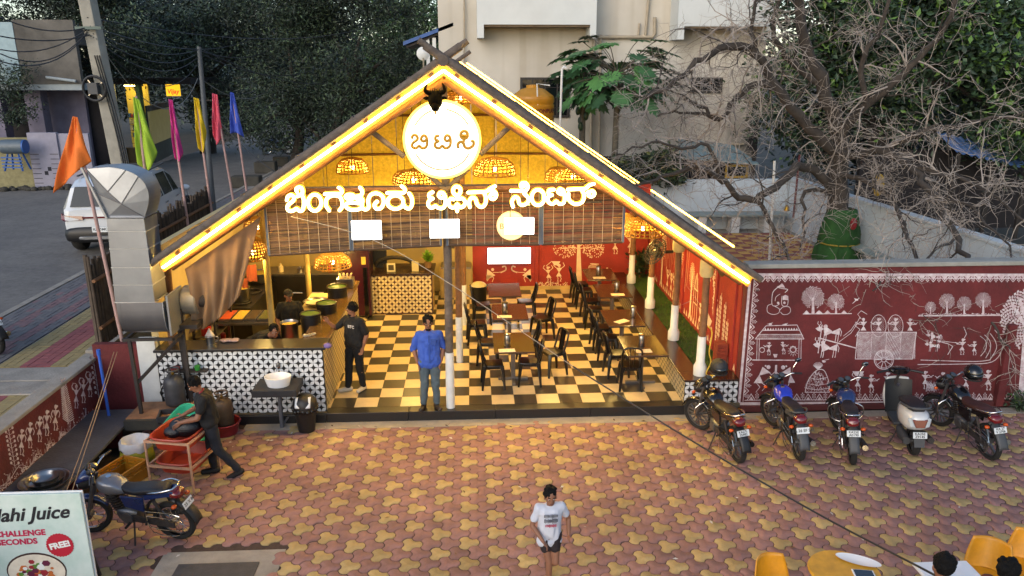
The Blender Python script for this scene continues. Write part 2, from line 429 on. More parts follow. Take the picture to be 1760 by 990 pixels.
b = MB(); b.box(4.60, 12.66, 2.403, 4.78, 19.92, 2.44); b.build('coping', concrete_d, parent=riw, world=True)
for y in (12.85, 13.9, 16.2, 18.4):
    b = MB(); b.box(4.585, y, .6, 4.617, y + .1, 2.36); b.build('pilaster', red_in, parent=riw, world=True)
fw = wall('front_mural_wall', 'long dark red wall covered in white village mural behind the parked bikes', 4.62, 12.42, 0, 14.5, 12.6, 2.60, red_wall)
b = MB(); b.box(4.60, 12.38, 2.604, 14.5, 12.66, 2.68); b.build('coping', M('grey_coping', '#85857f', .9, var=.2, scale=4), parent=fw, world=True, bevel=.012)
b = MB(); b.box(4.61, 12.36, .0, 14.5, 12.417, .10); b.build('plinth', M('dark_red_plinth', '#4a1c1d', .85, var=.3, scale=3), parent=fw, world=True)
b = MB(); b.box(9.28, 12.30, .02, 9.42, 12.416, 1.55); b.build('pilaster', red_wall, parent=fw, world=True, bevel=.01)

# granite ledge and grass strip on the right
lg = MB(); lg.box(3.66, 12.42, .0, 4.615, 12.56, .585); lg.box(3.66, 12.56, .17, 3.74, 19.7, .585)
ledge = lg.build('planter_ledge', blk_tile, at=(4.1, 12.5, 0)); tag(ledge, 'patterned planter ledge with brown granite top along the grass strip', 'ledge')
b = MB(); b.box(3.63, 12.36, .587, 4.61, 12.78, .622); b.build('granite_top', brown_granite, parent=ledge, world=True, bevel=.006)
b = MB(); b.box(3.63, 12.783, .587, 3.99, 19.74, .622); b.build('granite_top', brown_granite, parent=ledge, world=True, bevel=.006)
petals('tile_pattern', lambda u, v: (3.66 + u, 12.417, .10 + v), .95, .485, wht_petal, ledge, hs=.0865)
petals('tile_pattern', lambda u, v: (3.657, 12.42 + u, .172 + v), 7.2, .41, crm_petal, ledge)
gb = MB(); gb.box(3.742, 12.563, .1, 4.61, 19.7, .56)
struct('planter_soil', gb, earth)
gr = MB(); rg = random.Random(5)
for _ in range(16000):
    x = rg.uniform(3.99, 4.6); y = rg.uniform(12.8, 19.68); h = rg.uniform(.03, .06); a = rg.uniform(0, 6.28); w = .006
    dx, dy = math.cos(a) * w, math.sin(a) * w; lx, ly = rg.gauss(0, .02), rg.gauss(0, .02)
    gr.add([(x - dx, y - dy, .555), (x + dx, y + dy, .555), (x + lx, y + ly, .56 + h)], [(0, 1, 2)])
tag(gr.build('grass', M('artificial_grass', '#3f5a1c', .8, var=.35, scale=3), fixn=False), kind='stuff', label='short green artificial grass in the planter strip', cat='grass')

# neighbour's raised court with chequered tiles
nb = MB(); nb.box(4.76, 12.67, -.1, 12.5, 23.7, .98)
court = struct('neighbour_court', nb, concrete)
tb = MB(); tb.box(-.1485, -.1485, -.02, .1485, .1485, 0)
tcs = [tb.data('court_tile', M('red_court_tile', '#8a4a40', .75, var=.2, scale=5, rand=.1)), tb.data('court_tile', M('yellow_court_tile', '#c0954e', .75, var=.2, scale=5, rand=.1))]
k = 0; rest = MB()
for j in range(19):
    for i in range(15):
        x = 5.25 + i * .3; y = 17.2 + j * .3
        inst('court_tile', tcs[(i + j) % 2], (x, y, 1.0), court); k += 1
# ================================================================ THE PAVILION
RX, RZ = -.40, 5.93
def roof_z(x): return RZ - .68 * (x - RX) if x > RX else RZ - .665 * (RX - x)
EL, ER = -4.85, 4.50
Y0, Y1 = 11.95, 19.95
pav = thing('thatched_pavilion', 'open restaurant pavilion with steep log gable roof and gold matting', 'pavilion', (RX, 12.45, .17))
PS = dict(parent=pav, smooth=50, world=True)
mat_gold = M('gold_bamboo_mat', '#d8bd4e', .65, var=.22, scale=7, bump=.5, bscale=60)
thatch = M('grey_thatch', '#4d443c', .95, var=.4, scale=7, bump=.7, bscale=50)
up = lambda x, dz: (x, roof_z(x) + dz)
for sgn, xe in ((1, ER), (-1, EL)):
    mb = MB(); mb.prism([(RX, Y0, RZ + .0), (xe, Y0, roof_z(xe)), (xe, Y0, roof_z(xe) + .03), (RX, Y0, RZ + .03)], (0, Y1 - Y0, 0))
    mb.build('roof_mat', mat_gold, parent=pav, world=True)
    mb = MB(); mb.prism([(RX, Y0, RZ + .033), (xe, Y0, roof_z(xe) + .033), (xe, Y0, roof_z(xe) + .06), (RX, Y0, RZ + .06)], (0, Y1 - Y0, 0))
    mb.build('thatch_layer', thatch, parent=pav, world=True)
    for k in range(9):                         # purlins under the mat
        x = RX + (xe - RX) * (k + .35) / 9; z = roof_z(x) - .075
        MB().tube([(x, Y0 - .1, z), (x + .01, (Y0 + Y1) / 2, z + .012), (x, Y1 - .02, z)], [.045, .04, .045], 8).build('purlin', log_brown, **PS)
    for k, y in enumerate((13.6, 15.2, 16.8, 18.4)):  # rafters
        MB().tube([(RX, y, RZ - .17), (xe, y, roof_z(xe) - .17)], [.06, .055], 8).build('rafter', log_brown, **PS)
# weathered poles lying down the slope on top
rp = random.Random(11)
for sgn, xe in ((1, ER), (-1, EL)):
    for k in range(34):
        y = Y0 + .08 + k * .235 + rp.uniform(-.04, .04); x1 = xe + sgn * rp.uniform(-.15, .12)
        MB().tube([(RX + sgn * .1, y, RZ + .03), (x1, y + rp.uniform(-.05, .05), roof_z(x1) + .08)], [.028, .024], 6, cap=True).build('roof_pole', log_grey, **PS)
    for k in range(5):
        x = RX + (xe - RX) * (k + .6) / 5.2
        MB().tube([(x, Y0 - .1, roof_z(x) + .115), (x, Y1, roof_z(x) + .115)], .022, 6).build('roof_batten', log_grey, **PS)
# outer bargeboard logs crossing at the peak, front and back
def barge(y, r, ext, mat, dz=.05):
    for sgn, xe in ((1, ER), (-1, EL)):
        xp = RX - sgn * ext; zp = RZ + (.69 if sgn > 0 else .675) * ext + dz
        pts = [(xp, y - .05 * sgn, zp), (RX + (xe - RX) * .45, y, roof_z(RX + (xe - RX) * .45) + dz + rp.uniform(-.02, .02)), (xe + sgn * .12, y, roof_z(xe + sgn * .12) + dz)]
        MB().tube(smooth_line(pts, 5), [r * (1 + .08 * math.sin(k * 1.7)) for k in range(11)], 10).build('bargeboard_log', mat, **PS)
barge(11.83, .062, .26, log_grey); barge(12.02, .05, .36, log_grey, .06)
barge(19.94, .05, .4, log_grey, .02)
MB().tube([(RX, 11.7, RZ + .02), (RX, 20.05, RZ + .02)], .08, 10).build('ridge_log', log_grey, **PS)
# gold fascia and the inner rafter pair in front
gold_fascia = M('gold_fascia', '#8a6428', .6, var=.25, scale=6, bump=.3)
for sgn, xe in ((1, ER), (-1, EL)):
    mb = MB(); mb.prism([(RX, 11.9, RZ - .02), (xe, 11.9, roof_z(xe) - .02), (xe - sgn * .06, 11.9, roof_z(xe) - .17), (RX, 11.9, RZ - .19)], (0, .04, 0)); mb.build('fascia', gold_fascia, parent=pav, world=True)
    MB().tube([(RX - sgn * .0, 12.12, RZ - .26), (xe - sgn * .1, 12.12, roof_z(xe - sgn * .1) - .22)], .055, 8).build('rafter', log_brown, **PS)
led = M('warm_led', '#ffd27a', .4, var=0, emit=(1.0, .62, .12), estr=54)
led2 = M('warm_led_far', '#ffd27a', .4, var=0, emit=(1.0, .50, .05), estr=14)
def strip(pts, r=.021, m=led, name='led_strip'): return MB().tube(pts, r, 6).build(name, m, parent=pav, world=True)
ly = 11.86
strip([(RX, ly, RZ - .12), (RX + (ER - RX) * .985, ly, roof_z(RX + (ER - RX) * .985) - .13)])
strip([(RX - .01, ly, RZ - .125), (RX + (EL - RX) * .985, ly, roof_z(RX + (EL - RX) * .985) - .13)])
for xe in (ER, EL): strip([(RX, 11.965, RZ - .11), (RX + (xe - RX) * .97, 11.965, roof_z(RX + (xe - RX) * .97) - .11)], .012)  # unseen strips added behind the fascia to brighten the gable matting
strip([(RX + .1, 20.06, RZ + .06), (ER, 20.06, roof_z(ER) + .14)], .02, led2)
strip([(ER + .17, 20.0, roof_z(ER) + .16), (ER + .17, 13.4, roof_z(ER) + .16)], .018, led2)
strip([(RX + .3, 20.08, RZ + .02), (ER + .15, 20.08, roof_z(ER + .15) + .24), (ER + .22, 20.06, roof_z(ER) + .13)], .016, led2)
# back gable: woven mat panels, each a board of its own, and the horizontal poles across it
mat_weave = M('woven_mat', '#dcc24a', .7, var=.25, scale=16, bump=.8, bscale=26)
x = EL + .5
while x < ER - .3:
    x1 = min(x + .62, ER - .3)
    def top(xx): return roof_z(xx) - .03
    pts = [(x + .008, 19.72 + rp.uniform(-.01, .01), 2.96), (x1 - .008, 19.72, 2.96), (x1 - .008, 19.72, top(x1 - .008))]
    if x < RX < x1: pts.append((RX, 19.72, RZ - .03))
    pts.append((x + .008, 19.72, top(x + .008)))
    MB().prism(pts, (0, .03, 0)).build('mat_panel', mat_weave, parent=pav, world=True); x = x1
for z in (3.75, 4.7):
    xa, xb = RX - (RZ - z) / .675 + .15, RX + (RZ - z) / .69 - .15
    MB().tube([(xa, 19.65, z), ((xa + xb) / 2, 19.65, z + .03), (xb, 19.65, z)], .03, 8).build('gable_pole', log_brown, **PS)
# beams and tie poles
MB().tube([(-3.2, 12.46, 3.96), (-.4, 12.46, 3.99), (2.42, 12.46, 3.96)], .06, 10).build('tie_beam', log_brown, **PS)
MB().tube([(-1.62, 12.2, 4.98), (-1.05, 12.24, 4.52)], .042, 8).build('brace', log_grey, **PS)
MB().tube([(.66, 12.2, 5.04), (.13, 12.24, 4.55)], .042, 8).build('brace', log_grey, **PS)
for sx in (-1, 1): MB().tube([(-.42, 12.3, 3.98), (-.42 + sx * .36, 12.3, 4.32)], .04, 8).build('brace', log_grey, **PS)
# posts: log shafts with a white painted foot
def post(x, y, z0, zt, wh, r=.075, collar=False, mat=log_brown):
    p = MB().tube([(x, y, z0 + wh), (x + .01, y, (z0 + zt) / 2), (x, y, zt)], [r * .93, r * .92, r * .86], 12).build('post', mat, **PS)
    f = MB()
    prof = [(r * 1.02, 0), (r, wh)] if not collar else [(r * 1.6, 0), (r * 1.65, .16), (r * 1.1, .24), (r * 1.05, wh)]
    f.lathe(prof, 14, (x, y, z0)); f.build('painted_foot', white_paint, parent=p, smooth=40, world=True)
post(-.43, 12.46, .172, 5.6, 1.02, .075, mat=log_grey)
post(-.30, 14.61, .172, 5.7, .95, .07); post(-.24, 16.94, .172, 5.7, .95, .075)
for y in (12.62, 14.47, 16.6, 18.71): post(3.97, y, .622, roof_z(3.97) - .1, .72, .07, True)
for x, y in ((-3.7, 13.7), (-3.7, 17.0)):
    MB().tube([(x, y, .172), (x, y, roof_z(x) - .05)], .06, 12).build('steel_post', M('cream_pipe', '#a08a50', .5, var=.1), **PS)
MB().tube([(-5.08, 12.62, 1.37), (-5.02, 12.62, roof_z(EL) - .05)], [.075, .07], 10).build('post', log_brown, **PS)
wrap = M('cloth_wrap', '#b9a672', .8, var=.15, scale=8)
for y in (12.62, 14.47): MB().lathe([(.10, 0), (.125, .05), (.125, .26), (.09, .33)], 10, (3.97, y, 2.42)).build('cloth_wrap', wrap, **PS)

# ---------------------------------------------------------------- signs on the front
letter_mat = M('lit_letter', '#ffe9b0', .4, var=0, emit=(1.0, .80, .36), estr=5)
letter_glow = M('lit_letter_halo', '#c98c12', .5, var=0, emit=(1.0, .55, .03), estr=2.2)
sign = thing('lit_letter_sign', 'glowing white Kannada letters along the beam above the bamboo blinds', 'sign', (-.45, 12.12, 3.95))
def S3(x, y): return PY(460 + x / 5.8667, 300 + y / 5.8667, 12.05)
def S4(x, y): return PY(740 + x / 5.8667, 300 + y / 5.8667, 12.05)
def circ(cx, cy, rx, ry, a0=0, a1=360, n=14): return [(cx + rx * math.cos(R(a0 + (a1 - a0) * k / n)), cy + ry * math.sin(R(a0 + (a1 - a0) * k / n))) for k in range(n + 1)]
LET = [
 (S3, [[(192, 258), (205, 220), (240, 208), (266, 232), (255, 268), (212, 300), (196, 338), (216, 368), (256, 366), (290, 345), (322, 370), (354, 356), (364, 300), (360, 240), (338, 205), (300, 220)],
       [(345, 215), (352, 170), (340, 135), (308, 130), (285, 150), (298, 178)]]),
 (S3, [circ(474, 285, 66, 82)]),
 (S3, [[(575, 198), (660, 194), (738, 192), (745, 155), (716, 132)], [(622, 364), (588, 315), (590, 255), (630, 220), (680, 212), (730, 228), (752, 285), (748, 330), (724, 362)]]),
 (S3, [[(890, 222), (935, 215), (955, 175), (930, 130)], [(788, 215), (815, 203), (858, 208), (862, 238), (828, 250), (795, 240), (785, 222)],
       [(890, 222), (905, 250), (950, 245), (955, 280), (930, 292), (860, 285), (800, 292), (790, 325), (830, 354), (900, 356), (945, 335), (950, 290)],
       [(945, 335), (985, 355), (1018, 330), (1014, 260), (1040, 205), (1100, 190), (1158, 222), (1168, 290), (1138, 342), (1092, 345), (1076, 305), (1105, 272)]]),
 (S3, [[(1205, 186), (1290, 184), (1372, 184), (1382, 145), (1350, 118)], circ(1288, 280, 80, 68), [(1425, 190), (1452, 235), (1456, 300), (1432, 342), (1392, 336), (1368, 300)]]),
 (S4, [[(22, 178), (-14, 200), (-8, 236), (22, 242)], [(22, 242), (-18, 270), (-22, 312), (12, 338), (50, 318), (78, 338), (124, 340), (148, 300), (148, 232), (128, 188), (95, 184), (82, 212), (106, 236), (140, 230)]]),
 (S4, [[(235, 252), (202, 245), (182, 288), (204, 330), (246, 330), (270, 298), (292, 330), (330, 324), (350, 282), (322, 242), (285, 248)], [(270, 325), (268, 372)], circ(265, 165, 38, 44), [(265, 212), (270, 245)]]),
 (S4, [[(378, 182), (470, 178), (560, 172), (602, 142), (652, 118)], [(396, 330), (390, 272), (420, 232), (454, 250), (470, 300), (510, 330), (550, 302), (558, 232), (540, 185)], [(602, 162), (642, 168), (664, 208), (640, 248), (606, 240), (602, 208), (632, 198)]]),
 (S4, [[(810, 165), (890, 166), (958, 162), (982, 122), (960, 86), (918, 90), (912, 124), (940, 118)], [(832, 326), (820, 272), (850, 228), (884, 242), (894, 290), (932, 310), (982, 280), (984, 232), (942, 190), (960, 168)]]),
 (S4, [circ(1084, 232, 64, 78)]),
 (S4, [[(1245, 152), (1198, 158), (1190, 195), (1225, 206)], [(1225, 206), (1186, 228), (1190, 280), (1234, 298), (1268, 270), (1300, 298), (1344, 284), (1354, 220), (1338, 162), (1300, 148), (1288, 182), (1325, 200)]]),
 (S4, [[(1382, 152), (1470, 148), (1560, 142), (1602, 108), (1648, 94)], [(1392, 192), (1398, 258), (1458, 300), (1528, 280), (1550, 212), (1530, 165)], [(1582, 182), (1638, 168), (1654, 200), (1622, 226), (1592, 210)]]),
]
for fn, strokes in LET:
    mb = MB(); hb = MB()
    for stq in strokes:
        pl = [fn(p.x, p.y) for p in smooth_line(stq, 3)]
        mb.tube(pl, .024, 8)
        for p in (pl[0], pl[-1]): mb.ell(p, .024, n=8, m=6)
        hb.tube([p + Vector((0, .05, 0)) for p in pl], .035, 6)
    L = mb.build('letter', letter_mat, parent=sign, world=True)
    hb.build('letter_halo', letter_glow, parent=L, world=True)  # wider gold tube imitates the glow round each letter
for z in (-.1, .2): MB().bar((-2.95, 12.14, 3.86 + z), (2.05, 12.14, 3.9 + z), .025).build('sign_rail', iron, parent=sign, world=True)

disc_c = PY(760, 240, 12.02)
ds_ = thing('round_lit_sign', 'round glowing white disc sign with three gold letters under the peak', 'sign', tuple(disc_c))
mb = MB(); mb.lathe([(.555, 0), (.57, .02), (.57, .10), (.5, .12)], 64, (0, -.02, 0), 'y', True, True)
white_lit = M('lit_white_disc', '#ffffff', .4, var=0, emit=(1.0, .94, .74), estr=1.15)
gold_ring = M('lit_gold_ring', '#d8a020', .4, var=0, emit=(1.0, .66, .10), estr=2.2)
mb.build('disc', white_lit, parent=ds_, smooth=40)
mb = MB(); mb.tube([(.572 * math.cos(R(t)), -.015, .572 * math.sin(R(t))) for t in range(0, 360, 8)], .022, 6, closed=True); mb.build('rim', gold_ring, parent=ds_)
gold_letter = M('gold_letter', '#8a6200', .6, var=.05, emit=(.5, .3, .01), estr=.12)
def S5(x, y): return PY(680 + x / 5.5, 140 + y / 5.5, 11.985)
for strokes in ([[(150, 542), (163, 510), (195, 510), (207, 545), (162, 582), (155, 615), (190, 632), (222, 608), (250, 632), (290, 615), (298, 560), (284, 517), (258, 512), (240, 545), (262, 567), (292, 550)]],
                [[(412, 512), (380, 518), (376, 550), (408, 563), (376, 580), (372, 615), (410, 632), (440, 608), (470, 632), (510, 612), (520, 560), (506, 517), (480, 510), (462, 540), (485, 564), (512, 548)]],
                [[(592, 632), (588, 592), (615, 570), (640, 585), (655, 620), (690, 632), (732, 606), (736, 570), (712, 558)], circ(648, 505, 34, 36), [(618, 512), (678, 512)], [(648, 541), (640, 580)]]):
    mb = MB()
    for stq in strokes: mb.tube([S5(p.x, p.y) for p in smooth_line(stq, 3)], .024, 6)
    mb.build('letter', gold_letter, parent=ds_, world=True)
for a0, a1 in ((28, 80), (110, 152), (208, 332)): MB().tube([(.455 * math.cos(R(a0 + (a1 - a0) * k / 16)), -.028, .455 * math.sin(R(a0 + (a1 - a0) * k / 16))) for k in range(17)], .01, 5).build('arc_line', gold_letter, parent=ds_)
# carved bull mask on top of the disc
bm_ = PY(748, 172, 11.93)
mask_m = M('dark_carved_wood', '#050403', .9, var=.2, scale=20, bump=.3, spec=.05)
mk = MB(); mk.ell((0, 0, 0), .13, .09, .15, 12, 8); mk.ell((0, -.05, -.11), .075, .07, .08, 10, 6); mk.loft([(-.12, 0, .08, .02, .02), (-.06, 0, .10, .05, .05), (.06, 0, .10, .05, .05), (.12, 0, .08, .02, .02)])
mask = mk.build('bull_mask', mask_m, at=(0, 0, 0), smooth=60); mask.location = bm_; mask.scale = (.85, .8, .9); tag(mask, 'dark carved bull head mask fixed to the top of the round lit sign', 'mask')
for sx in (-1, 1):
    MB().tube(smooth_line([(sx * .07, 0, .11), (sx * .17, -.05, .15), (sx * .13, -.07, .28)], 4), [.04, .04, .04, .038, .034, .03, .024, .016, .008], 8).build('horn', mask_m, parent=mask, smooth=50)
    MB().ell((sx * .15, 0, .03), .06, .025, .03, 8, 6).build('ear', mask_m, parent=mask, smooth=50)
cr = MB()
for k in range(5): cr.prism([(-.09 + k * .036, -.03, .12), (-.054 + k * .036, -.03, .12), (-.072 + k * .036, -.03, .19 + .03 * (2 - abs(k - 2)) / 2)], (0, .03, 0))
cr.build('crest', mask_m, parent=mask); MB().ell((0, -.09, -.20), .018, .018, .03, 8, 6).build('bell', M('brass', '#a07c2a', .35, metal=1), parent=mask)

# ---------------------------------------------------------------- bamboo blinds
slat_m = [M('bamboo_slat', '#6b5037', .75, var=.45, scale=3.5, detail=6), M('bamboo_slat_dark', '#4a382a', .8, var=.4, scale=3.5)]
cord = M('pale_cord', '#b5a58c', .9); rope_blue = M('blue_grey_rope', '#4c5768', .85)
def blind(px0, px1, zt, zb0, zb1, label, n=52):
    xa = PY(px0, 370, 12.36).x; xb = PY(px1, 370, 12.36).x; w = xb - xa
    t = thing('bamboo_blind', label, 'blind', ((xa + xb) / 2, 12.36, zt), group='roll-up bamboo blinds under the front beam')
    mb = MB(); rr = random.Random(int(px0))
    for k in range(n):
        f = (k + .5) / n; za = zt + (zb0 - zt) * f; zc = zt + (zb1 - zt) * f; h = (zt - zb0) / n * rr.uniform(.72, .95)
        mb.cur = 1 if rr.random() < .3 else 0
        y = 12.36 + .012 * math.sin(k * .9) + rr.uniform(-.003, .003)
        segs = 4; px_ = [(xa + w * i / segs, y + .008 * math.sin(i * 2.1 + k), za + (zc - za) * i / segs + rr.uniform(-.003, .003)) for i in range(segs + 1)]
        for i in range(segs): mb.bar(px_[i], px_[i + 1], .006, h)
    mb.build('slat', slat_m, parent=t, world=True, kind='stuff')
    nb_ = max(3, int(w / .15)); mb = MB()
    for i in range(nb_ + 1):
        x = xa + .02 + (w - .04) * i / nb_; zb = zb0 + (zb1 - zb0) * i / nb_
        mb.bar((x, 12.335, zt), (x, 12.335, zb), .006)
    mb.build('cord', cord, parent=t, world=True)
    for i, x in ((0, xa), (1, xb)):
        mb = MB(); zb = zb0 if i == 0 else zb1; mb.bar((x, 12.345, zt), (x, 12.345, zb - .02), .035, .03); mb.build('edge_binding', rope_blue, parent=t, world=True)
    MB().tube([(xa, 12.36, zb0 - .01), (xb, 12.36, zb1 - .01)], .03, 8).build('bottom_roll', slat_m[1], parent=t, world=True, smooth=50)
    return t
zb = [PY(457, 437, 12.36).z, PY(600, 428, 12.36).z, PY(745, 420, 12.36).z, PY(930, 418, 12.36).z, PY(1072, 414, 12.36).z]
blind(457, 600, 3.93, zb[0], zb[1], 'leftmost roll-up bamboo blind hanging beside the brown cloth curtain')
blind(603, 757, 3.94, zb[1], zb[2], 'bamboo blind behind the lightbox left of the front log post', 50)
blind(768, 928, 3.94, zb[2], zb[3], 'bamboo blind just right of the front log post with a round lamp showing through', 48)
blind(932, 1072, 3.93, zb[3], zb[4], 'rightmost roll-up bamboo blind with a basket lamp glowing behind it', 46)

# lightboxes
box_lit = M('white_lightbox', '#ffffff', .4, var=0, emit=(.93, .97, 1.0), estr=1.6)
box_txt = M('faint_print', '#9aa4b8', .5, var=0, emit=(.6, .66, .8), estr=2.0)
def lightbox(px0, py0, px1, py1, y, label, body, group='small white lightboxes hanging in front of the blinds', rods=True, deep=.06):
    a = PY(px0, py0, y); b2 = PY(px1, py1, y); cx, cz = (a.x + b2.x) / 2, (a.z + b2.z) / 2; w, h = b2.x - a.x, a.z - b2.z
    t = thing('lightbox', label, 'lightbox', (cx, y, cz), group=group)
    MB().cbox(0, deep / 2, 0, w, deep, h).build('panel', box_lit, parent=t, bevel=.008)
    mb = MB(); mb.cbox(0, deep + .012, 0, w * .96, .02, h * .96); mb.build('back_case', iron, parent=t)
    mb = MB()
    for i, s_ in enumerate(body): text_mb(mb, s_, h * .24, lambda u, v, i=i: (u, -.003, v + h * (.18 - .3 * i)))
    if body: mb.build('lettering', box_txt, parent=t)
    if rods:
        for sx in (-1, 1): MB().bar((sx * w * .3, deep, h / 2), (sx * w * .3, deep + .1, 3.98 - cz), .012).build('hanger', iron, parent=t)
    return t
lightbox(603, 380, 656, 412, 12.08, 'small white lightbox hanging left of the front log post', [])
lightbox(738, 378, 790, 409, 12.08, 'small white lightbox hung on the front log post', [])
lightbox(867, 375, 918, 403, 12.08, 'small white lightbox overlapping a round lit logo', [])
lightbox(838, 427, 912, 453, 19.6, 'wide white lightbox on the red back wall above two mural drummers', [], None, False)
lg_ = PY(879, 389, 12.2); t = thing('round_logo_lamp', 'round glowing logo with letter B half hidden behind a lightbox', 'sign', tuple(lg_))
mb = MB(); mb.lathe([(.22, 0), (.235, .02), (.235, .08), (.17, .09)], 36, (0, 0, 0), 'y'); mb.build('disc', M('lit_warm_disc', '#ffe0a0', .4, var=0, emit=(1.0, .74, .30), estr=.38), parent=t, smooth=40)
mb = MB(); text_mb(mb, 'B', .13, lambda u, v: (u - .155, -.006, v)); mb.build('lettering', gold_letter, parent=t)

# ---------------------------------------------------------------- basket lamps
wick = M('wicker', '#a67c34', .7, var=.3, scale=14, bump=.6, bscale=40)
bulb_m = M('lamp_bulb', '#fff0c0', .4, var=0, emit=(1.0, .74, .30), estr=9)
def basket(loc, rad, h, label, power, shape=0):
    t = thing('basket_lamp', label, 'lamp', loc, group='woven basket lamps under the roof')
    mb = MB(); n = 20; prof = [(.12, h), (.6, h * .88), (.9, h * .55), (1.0, 0)] if shape == 0 else [(.35, h), (.85, h * .75), (1.0, h * .4), (.7, 0)]
    for k in range(9):                                  # hoops
        f = k / 8 * (len(prof) - 1); i = min(int(f), len(prof) - 2); u = f - i
        r = rad * (prof[i][0] * (1 - u) + prof[i + 1][0] * u); z = prof[i][1] * (1 - u) + prof[i + 1][1] * u
        mb.tube([(r * math.cos(2 * math.pi * a / n), r * math.sin(2 * math.pi * a / n), z) for a in range(n)], .014, 4, closed=True)
    mb.build('hoop', wick, parent=t); mb = MB()
    for a in range(26):
        al = 2 * math.pi * a / 26; mb.tube([(rad * r * math.cos(al), rad * r * math.sin(al), z) for r, z in prof], .016, 4)
    mb.build('stake', wick, parent=t)
    MB().ell((0, 0, h * .35), .045, .045, .055, 10, 8).build('bulb', bulb_m, parent=t)
    zt = roof_z(loc[0]) - .1 - loc[2]
    MB().bar((0, 0, h * .4), (0, 0, max(zt, h + .1)), .012).build('flex', black_plastic, parent=t)
    l = bpy.data.lights.new('lamp_light', 'POINT'); l.energy = power * .85; l.color = (1.0, .66, .18); l.shadow_soft_size = .08
    o = bpy.data.objects.new('lamp_light', l); COL.objects.link(o); o.parent = t; o.location = (0, 0, h * .1 - .02)
    return t
def at(px, py, y): return tuple(PY(px, py, y))
basket(at(1105, 402, 15.2), .42, .32, 'large flat basket lamp beside the right hand log posts', 60)
basket(at(1072, 400, 16.6), .28, .42, 'tall basket lamp glowing behind the edge of the rightmost blind', 35, 1)
basket(at(436, 446, 13.6), .24, .4, 'orange basket lamp behind the brown cloth curtain', 30, 1)
basket(at(572, 458, 16.6), .40, .3, 'wide basket lamp low over the steel kitchen counter', 60)
basket(at(850, 300, 15.4), .42, .34, 'large basket lamp seen right of the round lit sign', 130)
basket(at(712, 318, 15.0), .36, .3, 'basket lamp peeping out below the left edge of the round sign', 130)
basket(at(606, 296, 16.2), .33, .3, 'dim basket lamp high on the left above the letters', 120)
basket(at(985, 312, 15.6), .38, .3, 'basket lamp above the last letters near the right rafter', 130)
basket(at(792, 176, 14.5), .34, .22, 'dark basket lamp just under the ridge', 60)
basket((-4.2, 15.2, 2.75), .28, .3, 'basket lamp above the kitchen prep table', 45)
basket((2.0, 18.2, 3.3), .3, .3, 'added unseen basket lamp over the rearmost dining tables behind the blind', 60)  # this lamp and the next two are unseen, added to light the interior
basket((-1.6, 18.6, 3.2), .3, .3, 'added unseen basket lamp in front of the glass shelf behind the blind', 50)
basket((1.0, 13.9, 3.35), .3, .3, 'added unseen basket lamp over the front dining tables behind the blind', 60)
# ================================================================ DINING TABLES AND CHAIRS
FZ = .172
table_top = M('dark_table_top', '#3a2b20', .16, var=.3, scale=30, spec=.6)
ped = M('table_steel', '#77706a', .35, metal=.8, var=.15)
def make_table(label, loc, L=1.08, Wd=.74):
    t = thing('dining_table', label, 'table', loc, group='dark topped dining tables')
    MB().box(-Wd / 2, -L / 2, .715, Wd / 2, L / 2, .75).build('table_top', table_top, parent=t, bevel=.006)
    MB().box(-.04, -.04, .05, .04, .04, .714).build('pedestal', ped, parent=t, bevel=.004)
    b = MB(); b.bar((-.28, 0, .025), (.28, 0, .025), .07, .05); b.build('foot', ped, parent=t, bevel=.006)
    b = MB(); b.bar((0, -.3, .02), (0, .3, .02), .06, .036); b.build('foot', ped, parent=t, bevel=.006)
    b = MB(); b.cbox(0, 0, .705, .4, .5, .02); b.build('top_plate', ped, parent=t)
    return t
LT = [(.70, 17.2), (.74, 15.53), (.72, 13.65)]; RT = [(3.12, 18.45), (3.18, 17.0), (3.03, 15.0), (3.08, 13.35)]
tl = ['rearmost centre dining table glaring white under the wall lightbox', 'middle dining table of the centre row with a yellow reflection', 'front dining table of the centre row nearest the kerb step',
      'rearmost dining table by the ledge under the mural tree', 'second rearmost dining table along the ledge', 'third dining table along the ledge with a slanted menu card', 'front dining table along the ledge nearest the kerb step']
t0 = None
for i, (x, y) in enumerate(LT + RT):
    if t0 is None: t0 = make_table(tl[0], (x, y, FZ))
    else: dup(t0, (x, y, FZ), None, tl[i])
def make_chair(label):
    t = thing('cafe_chair', label, 'chair', (0, 0, 0), group='black metal cafe chairs at the dining tables')
    b = MB(); b.loft([(-.17, 0, .45, .15, .014), (-.05, 0, .448, .178, .016), (.1, 0, .448, .182, .016), (.18, 0, .452, .165, .014)], 16, 5); b.build('seat', black_steel, parent=t, smooth=50)
    for sx, sy in ((1, 1), (1, -1), (-1, 1), (-1, -1)):
        MB().tube([(sx * .15, sy * .14, .44), (sx * .17, sy * .165, .36), (sx * .205, sy * .2, 0)], [.046, .036, .021], 6).build('leg', black_steel, parent=t, smooth=50)
    for a, b2 in (((.15, .15), (.15, -.15)), ((-.15, .15), (-.15, -.15)), ((.15, .15), (-.15, .15)), ((.15, -.15), (-.15, -.15))):
        p, q2 = Vector((a[0], a[1], .425)), Vector((b2[0], b2[1], .425)); k = MB(); k.bar(p, q2, .01, .07); k.build('apron', black_steel, parent=t)
    pts = smooth_line([(-.13, .165, .45), (-.19, .175, .62), (-.235, .165, .80), (-.245, .10, .855), (-.247, 0, .862), (-.245, -.10, .855), (-.235, -.165, .80), (-.19, -.175, .62), (-.13, -.165, .45)], 4)
    MB().tube(pts, .019, 8).build('back_frame', black_steel, parent=t, smooth=60)
    for y in (-.045, .045):
        b = MB(); b.bar((-.165, y * .7, .45), (-.245, y, .855), .06, .01, up=(0, 1, 0)); b.build('back_slat', black_steel, parent=t)
    return t
